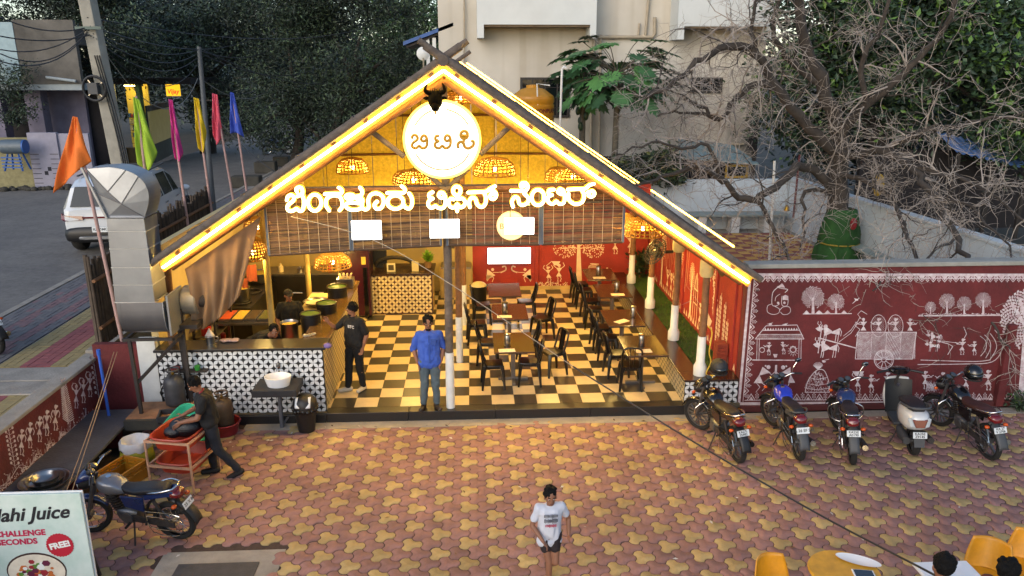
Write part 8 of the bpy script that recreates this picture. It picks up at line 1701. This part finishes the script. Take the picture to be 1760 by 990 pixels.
# ================================================================ WARLI MURALS (flat paint on the walls)
class Mural(MB):
    def __init__(s, fn): super().__init__(); s.fn = fn; s.k = 0
    def face(s, pts):
        s.k += 1; d = s.k * 1.2e-6; n = len(pts); tris = tessellate_polygon([[Vector((p[0], p[1], 0)) for p in pts]]); s.add([s.fn(p[0], p[1], d) for p in pts], [tuple(t) for t in tris])
    def line(s, pts, w):
        for a, b in zip(pts[:-1], pts[1:]):
            a = Vector(a[:2]); b = Vector(b[:2]); d = b - a
            if d.length < 1e-6: continue
            n = Vector((-d.y, d.x)).normalized() * w / 2; e = d.normalized() * w * .3; s.face([a - e + n, b + e + n, b + e - n, a - e - n])
    def disc(s, x, y, r, n=10, ry=None): s.face([(x + r * math.cos(2 * math.pi * k / n), y + (ry or r) * math.sin(2 * math.pi * k / n)) for k in range(n)])
    def ring(s, x, y, r, w, ry=None, n=22, a0=0, a1=360): s.line([(x + r * math.cos(R(a0 + (a1 - a0) * k / n)), y + (ry or r) * math.sin(R(a0 + (a1 - a0) * k / n))) for k in range(n + 1)], w)
    def figure(s, x, y, h, lean=0, arms='down', bun=1, legs=1, lw=None, sx=1.0):
        if sx != 1.0:
            f0 = s.fn; s.fn = lambda px, py, d: f0(x + (px - x) * sx, py, d); s.figure(x, y, h, lean, arms, bun, legs, lw); s.fn = f0; return
        """triangle-bodied figure, y down, standing on y"""
        lw = lw or h * .045; sh = y - h * .74; wa = y - h * .50; sk = y - h * .26; lx = lean * h
        s.face([(x + lx - h * .17, sh), (x + lx + h * .17, sh), (x + lx * .5, wa + h * .02)]); s.face([(x + lx * .5, wa - h * .02), (x + h * .16, sk), (x - h * .16, sk)]); s.disc(x + lx * 1.2, sh - h * .13, h * .085); s.line([(x + lx, sh), (x + lx * 1.2, sh - h * .08)], lw)
        if bun: s.disc(x + lx * 1.2 + bun * h * .10, sh - h * .15, h * .045, 8)
        A = {'down': [((-.17, 0), (-.26, .13), (-.20, .26)), ((.17, 0), (.26, .13), (.20, .26))], 'up': [((-.17, 0), (-.30, -.12), (-.22, -.28)), ((.17, 0), (.30, -.12), (.22, -.28))], 'left': [((-.17, 0), (-.30, .10), (-.44, .02)), ((.17, 0), (.02, .14), (-.36, .12))], 'right': [((.17, 0), (.30, .10), (.44, .02)), ((-.17, 0), (-.02, .14), (.36, .12))]}[arms]
        for q in A: s.line([(x + lx + a * h, sh + b * h) for a, b in q], lw * .8)
        if legs: 
            for sx in (-1, 1): s.line([(x + sx * h * .07, sk), (x + sx * h * .09 + legs * h * .05, sk + h * .13), (x + sx * h * .07, y), (x + sx * h * .07 + legs * h * .06, y)], lw * .75)
    def tree(s, x, y, h, r, seed=1, ry=None, dens=1.0, tw=None, leaf=None):
        rr = random.Random(seed); ry = ry or r; top = y - h + ry; tw = tw or h * .07; s.face([(x - tw * .8, y), (x + tw * .8, y), (x + tw * .35, top), (x - tw * .35, top)])
        for a in (-140, -115, -90, -65, -40): s.line([(x, top + ry * .4), (x + .75 * r * math.cos(R(a)), top + .75 * ry * math.sin(R(a)))], tw * .22)
        lf = leaf or r * .085; n = int(110 * dens)
        for k in range(n):
            q = math.sqrt((k + .5) / n); a = k * 2.39996; px, py = x + r * q * math.cos(a), top + ry * q * math.sin(a)
            if py > top + ry * .75 and abs(px - x) < r * .3: continue
            t = rr.uniform(0, 3.14); s.face([(px + lf * math.cos(t + j * 1.571) * (1 if j % 2 == 0 else .62), py + lf * math.sin(t + j * 1.571) * (1 if j % 2 == 0 else .62)) for j in range(4)])
    def zig(s, x0, x1, y, h, n, w, fill=True, along='x'):
        for k in range(n):
            a = x0 + (x1 - x0) * k / n; b = x0 + (x1 - x0) * (k + 1) / n; m = (a + b) / 2
            P_ = (lambda u, v: (u, v)) if along == 'x' else (lambda u, v: (v, u))
            if fill: s.face([P_(a + (b - a) * .1, y), P_(b - (b - a) * .1, y), P_(m, y + h)])
            else: s.line([P_(a, y), P_(m, y + h), P_(b, y)], w)
    def sprig(s, x, y, h, dx, dy, w):
        s.line([(x, y), (x + dx * h, y + dy * h)], w)
        for f in (.4, .7, 1.0):
            for sg in (-1, 1): s.disc(x + dx * h * f + sg * dy * h * .25, y + dy * h * f + sg * dx * h * .25, w * 1.1, 6)
        s.disc(x + dx * h * 1.25, y + dy * h * 1.25, w * 1.3, 6)
    def bull(s, x, y, L, w, face=-1):
        """hourglass bodied ox facing left"""
        f = -face; s.face([(x, y - L * .22), (x + f * L * .08, y - L * .34), (x + f * L * .42, y - L * .10), (x + f * L * .40, y), (x + f * L * .05, y + L * .14)]); s.face([(x + f * L * .36, y - L * .04), (x + f * L * .80, y - L * .24), (x + f * L * .78, y + L * .10), (x + f * L * .38, y + L * .02)]); s.disc(x + f * L * .10, y - L * .32, L * .10)
        s.face([(x, y - L * .2), (x - f * L * .22, y - L * .36), (x - f * L * .30, y - L * .12), (x - f * L * .14, y - L * .06)]); s.face([(x - f * L * .26, y - L * .30), (x - f * L * .40, y - L * .22), (x - f * L * .28, y - L * .12)])
        for sg in (-1, 1): s.line([(x - f * L * .2, y - L * .36), (x - f * L * .2 + sg * L * .09, y - L * .46), (x - f * L * .2 + sg * L * .06, y - L * .56)], w)
        for q in (.04, .14, .62, .74): s.line([(x + f * L * q, y + L * .06), (x + f * L * (q - .03), y + L * .28), (x + f * L * (q - .06), y + L * .42)], w)
        s.line([(x + f * L * .80, y - L * .22), (x + f * L * .88, y - L * .05), (x + f * L * .84, y + L * .15)], w)
    def hatch(s, x0, y0, x1, y1, n, w, slope=1):
        W_, H_ = x1 - x0, y1 - y0
        for k in range(1, n):
            t = 2.0 * k / n
            if slope > 0: a = (x0 + W_ * max(0, t - 1), y0 + H_ * min(1, t)); b = (x0 + W_ * min(1, t), y0 + H_ * max(0, t - 1))
            else: a = (x0 + W_ * max(0, t - 1), y1 - H_ * min(1, t)); b = (x0 + W_ * min(1, t), y1 - H_ * max(0, t - 1))
            s.line([a, b], w)
def lp(y, ly=-.004): return lambda px, py, d: tuple(PY(px, py, y) + Vector((0, -d, 0)))
# ---- long front wall: drawn at the places where the painted figures stand (positions read off the photograph)
m = Mural(lp(12.4165))
tl, tr = 1294, 2150
m.line([(1281, 472), (2100, 473)], 4.5); m.line([(1297, 478), (2100, 479)], 1.2); m.line([(1290, 470), (1270, 694)], 4.5); m.line([(1297, 474), (1277, 690)], 1.2); m.line([(1270, 694), (2100, 689)], 5); m.line([(1280, 688), (2100, 683)], 1.2)
for k in range(40):
    x = 1304 + k * 19.6; m.face([(x, 473.5), (x + 12, 473.5), (x + 6, 482)]); m.line([(x - 3, 474), (x + 6, 484.5), (x + 15, 474)], 1.3); m.sprig(x + 15.8, 474, 8, 0, 1, .9)
for k in range(11):
    y = 482 + k * 18.3; x = 1294 - k * 1.62; m.line([(x + 2, y), (x + 9, y + 7), (x + 1.3, y + 14)], 1.3); m.face([(x + 1.5, y + 3), (x + 5.5, y + 7), (x + 1, y + 11)]); m.sprig(x + 1, y + 16, 8, 1, 0, .8)
for k in range(42):
    x = 1284 + k * 19.6; m.line([(x, 688), (x + 7, 677), (x + 14, 688)], 1.3); m.face([(x + 3, 688), (x + 7, 681.5), (x + 11, 688)]); m.sprig(x + 17, 687, 9, 0, -1, .8)
def G(x, y): return 1260 + x / 5.823, 440 + y / 5.823
# a line-drawn elephant-headed outline built from plain curves
for pts, w in (([(445, 315), (400, 360), (388, 430), (392, 490), (430, 500), (462, 480)], 1.2), ([(470, 380), (430, 410), (420, 450)], 1.0), ([(490, 400), (485, 470), (500, 500), (540, 495), (550, 450), (548, 400)], 1.0), ([(385, 480), (345, 500), (345, 560), (400, 585), (455, 570), (462, 530), (420, 505)], 1.0), ([(470, 540), (500, 510), (560, 510), (575, 550), (550, 580), (500, 585), (475, 560)], 1.0), ([(440, 310), (490, 325), (545, 335), (520, 365)], 1.2)): m.line([G(p.x, p.y) for p in smooth_line(pts, 4)], w)
m.face([G(*p) for p in ((440, 308), (520, 318), (505, 290), (487, 272), (468, 292))]); m.disc(*G(450, 470), 2.2); m.disc(*G(514, 468), 2.2); m.face([G(*p) for p in ((495, 440), (500, 400), (525, 388), (550, 402), (552, 440))])
for (x, y, h, r, sd) in ((*G(800, 575), 47, 19.5, 2), (*G(1030, 575), 34, 14.5, 3)): m.tree(x, y, h, r, sd, dens=1.3)
m.line([G(700, 580), G(1185, 576)], 1.4)
for x, w in ((735, 32), (860, 40), (945, 36), (1110, 34)): m.face([G(x - w, 578), G(x, 542), G(x + w, 578)])
m.disc(*G(1235, 438), 3.2, 8, 1.8); m.line([G(1195, 475), G(1235, 440), G(1262, 420)], 1.0); m.line([G(1215, 425), G(1240, 440)], 1.2)
# hut
m.line([G(330, 698), G(640, 690), G(708, 830), G(222, 830), G(330, 698)], 1.3); m.line([G(300, 745), G(660, 742)], 1.2); m.line([G(265, 785), G(685, 785)], 1.0); m.zig(G(310, 742)[0], G(650, 742)[0], G(0, 742)[1], -4.2, 13, 1)
for k in range(44): x = 235 + k * 10.5; m.line([G(x + 12, 790), G(x, 826)], .5)
for x in (240, 262, 660, 682): m.line([G(x, 834), G(x - 4, 1045)], .9)
m.line([G(195, 1040), G(680, 1043)], 1.6)
for x, y in ((372, 682), (522, 686)): m.disc(*G(x, y), 3.2, 8, 1.6); m.line([G(x - 28, y), G(x + 25, y - 14)], .8)
m.figure(*G(355, 990), 23, .05, 'left', -1); m.figure(*G(505, 980), 22, -.05, 'right', -1); m.ring(*G(290, 940), 4.2, 1.3); m.face([G(*p) for p in ((400, 980), (445, 980), (435, 1015), (412, 1015))]); m.ring(*G(600, 935), 5, 1.4)
for a in range(12): x, y = G(600, 950); m.line([(x + 5 * math.cos(a * .52), y + 5 * math.sin(a * .52)), (x + 9 * math.cos(a * .52), y + 9 * math.sin(a * .52))], .7)
# grinding pair
def G2(x, y): return 1260 + x / 5.823, 570 + y / 5.823
for pts in (((295, 352), (375, 410), (258, 440)), ((262, 430), (205, 515), (300, 515)), ((572, 355), (485, 410), (580, 440)), ((575, 430), (550, 512), (622, 512))): m.face([G2(*p) for p in pts])
for x, y, r in ((354, 355, 3.5), (325, 342, 1.6), (500, 358, 3.6), (532, 346, 1.6)): m.disc(*G2(x, y), r)
for pts in (((350, 400), (385, 432), (425, 395)), ((490, 405), (455, 425), (430, 400)), ((235, 515), (268, 555), (228, 605)), ((290, 515), (330, 545), (290, 592)), ((560, 515), (545, 560), (590, 600))): m.line([G2(*p) for p in pts], 1.1)
m.line([G2(430, 340), G2(425, 480)], 3.6); m.face([G2(*p) for p in ((318, 500), (410, 480), (470, 500), (440, 560), (360, 560))])
# hay bell
m.line([G2(p.x, p.y) for p in smooth_line([(722, 605), (735, 530), (775, 450), (840, 385), (905, 385), (945, 460), (962, 540), (962, 605)], 5)], 1.3); m.line([G2(720, 606), G2(964, 606)], 1.4)
rr = random.Random(8)
for k in range(150):
    v = rr.random(); hw = 120 * (1 - (1 - v) ** 1.8) + 25; x = 842 + rr.uniform(-hw, hw) * .95; y = 395 + 205 * v; m.line([G2(x, y), G2(x + rr.uniform(-14, 14), y + rr.uniform(10, 24))], .55)
for v in (460, 520, 565): m.line([G2(760 - (v - 460) * .3, v), G2(842, v + 18), G2(935 + (v - 460) * .25, v)], .9)
for k in range(11): a = -1.4 + k * .28; m.line([G2(850, 380), G2(850 + 48 * math.sin(a), 345 - 40 * math.cos(a))], .9)
m.disc(*G2(910, 300), 3.2, 8, 1.6); m.line([G2(890, 292), G2(960, 275)], 1)
# ox cart
m.bull(*G(905, 770), 35, 1.1); m.bull(*G(880, 930), 35, 1.1); m.line([G(890, 690), G(850, 970)], 1.8); m.line([G(860, 820), G(1225, 920)], 2.0)
m.line([G(1105, 800), G(1180, 740), G(1235, 660)], .9); m.line([G(1060, 860), G(1180, 770), G(1240, 680)], .9)
X0, Y0_, X1, Y1_ = 1474, 571, 1575, 617
m.line([(X0, Y0_), (X1, Y0_), (X1 - 7, Y1_), (X0 - 4, Y1_), (X0, Y0_)], 1.3)
for i in range(4):
    a = X0 + 1 + i * 25; m.hatch(a - 2, Y0_ + 1, a + 23, Y1_ - 1, 34, .55, 1 if i < 2 else -1); m.line([(a + 24, Y0_), (a + 21, Y1_)], .8)
    if i % 2 == 0: m.hatch(a - 2, Y0_ + 1, a + 23, Y1_ - 1, 22, .35, -1)
m.ring(1519, 618, 16.5, 1.6); m.ring(1519, 618, 14, .7); m.ring(1519, 618, 4, 1.2)
for a in range(10): m.line([(1519 + 4 * math.cos(a * .628), 618 + 4 * math.sin(a * .628)), (1519 + 15 * math.cos(a * .628), 618 + 15 * math.sin(a * .628))], 1.1)
m.figure(1484, 576, 31, 0, 'left', 0, 0); m.figure(1510, 576, 31, 0, 'left', 1, 0); m.figure(1539, 576, 31, 0, 'left', 1, 0); m.figure(1564, 576, 30, 0, 'right', 1, 0)
for x in (1510, 1539): m.ring(x, 560, 13, 1.0, 19, 24); m.hatch(x - 10, 545, x + 10, 572, 14, .3)
m.line([(1478, 545), (1470, 560), (1478, 566), (1470, 578)], 1.0); m.line([(1480, 548), (1474, 540), (1480, 534), (1490, 540)], .9)
# tree row and ploughing
def G4(x, y): return 1500 + x / 5.823, 440 + y / 5.823
m.line([G4(460, 598), G4(1275, 592)], 2.2)
for k in range(60): x = 470 + k * 13.5; m.disc(*G4(x, 590 - rr.uniform(0, 14)), rr.uniform(.6, 1.3), 6)
for (x, h, r, sd) in ((578, 22, 9.5, 4), (742, 36, 13.5, 5), (915, 31, 12.5, 6), (1105, 38, 13.5, 7)): m.tree(*G4(x, 585), h, r, sd, dens=1.1)
m.bull(*G4(580, 815), 22, .9); m.bull(*G4(565, 905), 20, .9); m.line([G4(610, 840), G4(760, 880), G4(800, 905), G4(750, 985)], 1.3); m.line([G4(600, 840), G4(850, 870)], .9)
m.figure(*G4(890, 985), 29, .06, 'left', 1); m.line([G4(915, 820), G4(938, 780), G4(910, 710)], 1.1); m.figure(*G4(1015, 990), 25, 0, 'left', 1)
for pts in ([(1075, 800), (1130, 850), (1130, 930), (1080, 1000)], [(1120, 790), (1170, 850), (1175, 930), (1130, 1020)], [(1175, 775), (1225, 850), (1235, 930), (1170, 1040)], [(1220, 740), (1295, 840), (1300, 930), (1190, 1060), (900, 1080), (450, 1085)], [(1170, 1040), (1000, 1055), (480, 1040)]): m.line([G4(p.x, p.y) for p in smooth_line(pts, 5)], 1.3)
# big tree at the right and lower figures
m.tree(1768, 672, 175, 49, 9, 52, 3.2, 22, 3.4); m.face([(1752, 690), (1762, 640), (1776, 640), (1800, 690), (1780, 682), (1768, 690)])
for a in (-24, -12, 2, 14, 26): m.line([(1766, 655), (1766 + a, 690)], 2)
for x, y, h, ar in ((1474, 672, 32, 'up'), (1497, 674, 32, 'right'), (1525, 672, 34, 'right'), (1590, 668, 32, 'right'), (1620, 668, 30, 'left'), (1660, 672, 32, 'right'), (1698, 670, 36, 'left')): m.figure(x, y, h, 0, ar, 1)
m.face([(1465, 638), (1485, 638), (1481, 646), (1470, 646)]); m.line([(1432, 664), (1440, 660), (1448, 664)], 2); 
for k in range(60): m.line([(1600 + rr.uniform(-8, 12), 660 + rr.uniform(-6, 12)), (1600 + rr.uniform(-10, 14), 664 + rr.uniform(-4, 10))], .5)
for x in (1800, 1840, 1890, 1950, 2020): m.figure(x, 660, 70, 0, ('up', 'left', 'right', 'up', 'down')[x % 5], 1)
for x, sd in ((1860, 14), (1930, 15), (2010, 16)): m.tree(x, 545, 50, 20, sd)
m.build('mural', white_print, parent=fw, world=True, fixn=False)
# ---- low wall on the left
ml = Mural(lambda px, py, d: tuple(PX(px, py, -6.3585) + Vector((d, 0, 0))))
def L6(x, y): return x / 3.81, 600 + y / 3.81
def lfig(x, y, h, ar, bun):
    x, y = L6(x, y); h = h / 3.81
    ml.figure(x, y, h, .02, ar, bun, 1, h * .05, .62)
for x, y in ((140, 690), (195, 645), (258, 605), (305, 565), (362, 530)): lfig(x, y, 175, 'down', 1)
for x, y in ((498, 385), (545, 350), (588, 310)): lfig(x, y, 160, 'up', 0); ml.ring(*L6(x - 10, y - 138), 4.6, 1.0, 6)
def vine_(x0, y0, x1, y1, n, s_):
    ml.line([L6(x0, y0), L6(x1, y1)], 1.0)
    for k in range(n):
        f = (k + .5) / n; x, y = x0 + (x1 - x0) * f, y0 + (y1 - y0) * f
        for sg in (-1, 1): ml.line([L6(x, y), L6(x + sg * s_, y - 18)], .6); ml.disc(*L6(x + sg * s_, y - 20), 1.9, 8, 2.6)
vine_(100, 780, 55, 520, 9, 24); vine_(650, 320, 610, 60, 8, 20)
ml.line([L6(448, 490), L6(408, 200)], 1.6)
for k in range(22):
    f = k / 22; x, y = 448 - 40 * f, 480 - 275 * f
    for sg in (-1, 1): ml.line([L6(x, y), L6(x + sg * (36 - 22 * f), y - 26)], 1.5)
bl_ = [(0, 900), (60, 860), (130, 760), (190, 770), (240, 690), (300, 690), (320, 620), (380, 610), (400, 545), (450, 545), (490, 500), (540, 480), (560, 430), (620, 440), (690, 380)]
ml.line([L6(p.x, p.y) for p in smooth_line(bl_, 3)], 1.0)
rr = random.Random(10)
for k in range(420):
    f = rr.random() * 14; i = int(f); x = bl_[i][0] + (bl_[min(14, i + 1)][0] - bl_[i][0]) * (f - i); y = bl_[i][1] + (bl_[min(14, i + 1)][1] - bl_[i][1]) * (f - i); yb2 = 1000 - x * .92; y2 = y + 8 + rr.random() * max(10, (yb2 - 60) - y); px, py = L6(x, y2); ml.face([(px - 1.0, py), (px, py - 2.0), (px + 1.0, py), (px, py + .8)])
for k in range(90):
    f = rr.random() * 14; i = int(f); x = bl_[i][0] + (bl_[min(14, i + 1)][0] - bl_[i][0]) * (f - i); y = bl_[i][1] + (bl_[min(14, i + 1)][1] - bl_[i][1]) * (f - i); ml.line([L6(x, y), L6(x + rr.uniform(-14, 14), y - rr.uniform(15, 50))], .4)
    if k % 3 == 0: ml.disc(*L6(x + rr.uniform(-20, 20), y - rr.uniform(20, 70)), 1.0, 6)
ml.build('mural', white_print, parent=lw, world=True, fixn=False)
# ---- inside back wall
mb_ = Mural(lp(19.7575))
def C6(x, y): return 760 + x / 3.667, 400 + y / 3.667
for x, f in ((320, 1), (520, -1)):
    mb_.face([C6(x - 42 * f, 300), C6(x - 36 * f, 228), C6(x + 15 * f, 268)]); mb_.face([C6(x - 42 * f, 265), C6(x - 10 * f, 270), C6(x - 38 * f, 310)]); mb_.disc(*C6(x - 2 * f, 232), 2.6); mb_.line([C6(x, 250), C6(x + 35 * f, 250), C6(x + 60 * f, 245)], 1.0); mb_.line([C6(p.x, p.y) for p in smooth_line([(x + 50 * f, 250), (x + 80 * f, 235), (x + 78 * f, 212), (x + 60 * f, 215)], 4)], 2.2); mb_.line([C6(x - 10 * f, 270), C6(x + 5 * f, 285), C6(x - 5 * f, 310)], 1.0)
tx, ty = C6(860, 340); mb_.face([(tx - 5, ty), (tx + 6, ty), (tx + 2.6, 418), (tx - 2.2, 418)])
for a in (-30, -18, 18, 30): mb_.line([(tx, ty - 4), (tx + a, ty + 2)], 1.2)
for pts in ([(862, 100), (820, 92), (770, 100), (740, 95)], [(866, 100), (910, 90), (960, 100), (1000, 92)], [(862, 85), (840, 65)], [(866, 85), (900, 62)]): mb_.line([C6(*p) for p in pts], 1.5)
for k in range(260):
    sg = rr.choice((-1, 1)); a = rr.uniform(0, 6.28); q_ = math.sqrt(rr.random()); x = 862 + sg * 90 + 72 * q_ * math.cos(a); y = 104 + 54 * q_ * math.sin(a)
    if abs(x - 862) < 22: continue
    px, py = C6(x, y); t = rr.uniform(0, 3); mb_.face([(px + 1.5 * math.cos(t), py + 1.5 * math.sin(t)), (px + .8 * math.cos(t + 1.57), py + .8 * math.sin(t + 1.57)), (px - 1.5 * math.cos(t), py - 1.5 * math.sin(t)), (px - .8 * math.cos(t + 1.57), py - .8 * math.sin(t + 1.57))])
mb_.figure(*C6(672, 310), 28, -.05, 'up', 1); mb_.figure(*C6(735, 305), 31, .02, 'up', -1); mb_.face([C6(690, 180), C6(745, 180), C6(730, 205), C6(705, 205)]); mb_.line([C6(655, 210), C6(690, 180)], 1.0)
for k in range(120): x = rr.uniform(605, 790); y = rr.uniform(312, 345); px, py = C6(x, y); mb_.face([(px - .9, py), (px, py - 1.2), (px + .9, py), (px, py + .8)])
for x in range(570, 1060, 14): mb_.face([C6(x, 350), C6(x + 10, 350), C6(x + 5, 340)])
mb_.ring(*C6(955, 222), 9, 1.0, 6, 16, 180, 360); mb_.line([C6(935, 195), C6(985, 198)], 1.6); mb_.hatch(*C6(925, 205), *C6(985, 222), 10, .5)
mb_.figure(*C6(1090, 132), 30, 0, 'right', 1); mb_.figure(*C6(1187, 125), 34, 0, 'up', 1); mb_.face([C6(1030, 230), C6(1065, 225), C6(1065, 250)]); mb_.disc(*C6(1040, 224), 1.6)
mb_.build('mural', cream_print, parent=bpy.data.objects['red_back_wall'], world=True, fixn=False)
# ---- inside right wall, in metres along the wall and up
M2 = Mural(lambda u, v, d: (4.6175 - d, 12.65 + u / 100, .6 + (200 - v) / 100))
for k in range(40): M2.face([(2 + k * 17.6, 196), (14 + k * 17.6, 196), (8 + k * 17.6, 182)])
for u, h, r, sd in ((395, 170, 26, 3), (300, 120, 20, 4), (560, 165, 34, 5), (640, 150, 30, 6)): M2.tree(u, 190, h, r, sd, r * 1.5, 1.6, 8)
M2.line([(p.x, p.y) for p in smooth_line([(150, 20), (135, 60), (150, 110), (135, 160)], 6)], 3)
for k in range(150): t = rr.random(); u = 143 + 9 * math.sin(t * 6) + rr.gauss(0, 8); M2.disc(u, 15 + 150 * t, 2.2, 6)
M2.line([(p.x, p.y) for p in smooth_line([(200, 92), (214, 95), (216, 115), (205, 140), (190, 160), (165, 165), (150, 150)], 5)], 4); M2.face([(212, 120), (195, 165), (165, 168), (150, 150), (180, 140)]); M2.line([(190, 165), (192, 190)], 2.5); M2.line([(178, 166), (180, 190)], 2.5)
for u in (60, 78, 105, 122):
    M2.line([(u, 185), (u - 2, 80 + (u % 7) * 9)], 1.6)
    for k in range(9): v = 90 + (u % 7) * 9 + k * 9; M2.disc(u - 4, v, 2.6, 6, 4.5); M2.disc(u + 4, v, 2.6, 6, 4.5)
M2.line([(250, 190), (252, 120), (265, 85), (280, 120), (282, 190)], 3); M2.line([(252, 120), (280, 120)], 2.5); M2.line([(252, 150), (280, 150)], 2); M2.hatch(254, 92, 278, 120, 12, .8); M2.line([(266, 120), (266, 190)], 2)
for u in (228, 214, 420, 440, 465, 500): M2.figure(u, 192, 58, 0, 'up' if u > 300 else 'left', 1)
for k in range(26): u = 330 + k * 14; M2.line([(u, 40 + 8 * math.sin(k)), (u + 6, 130 + 20 * math.sin(k * 2))], 1.2)
M2.build('mural', cream_print, parent=riw, world=True, fixn=False)
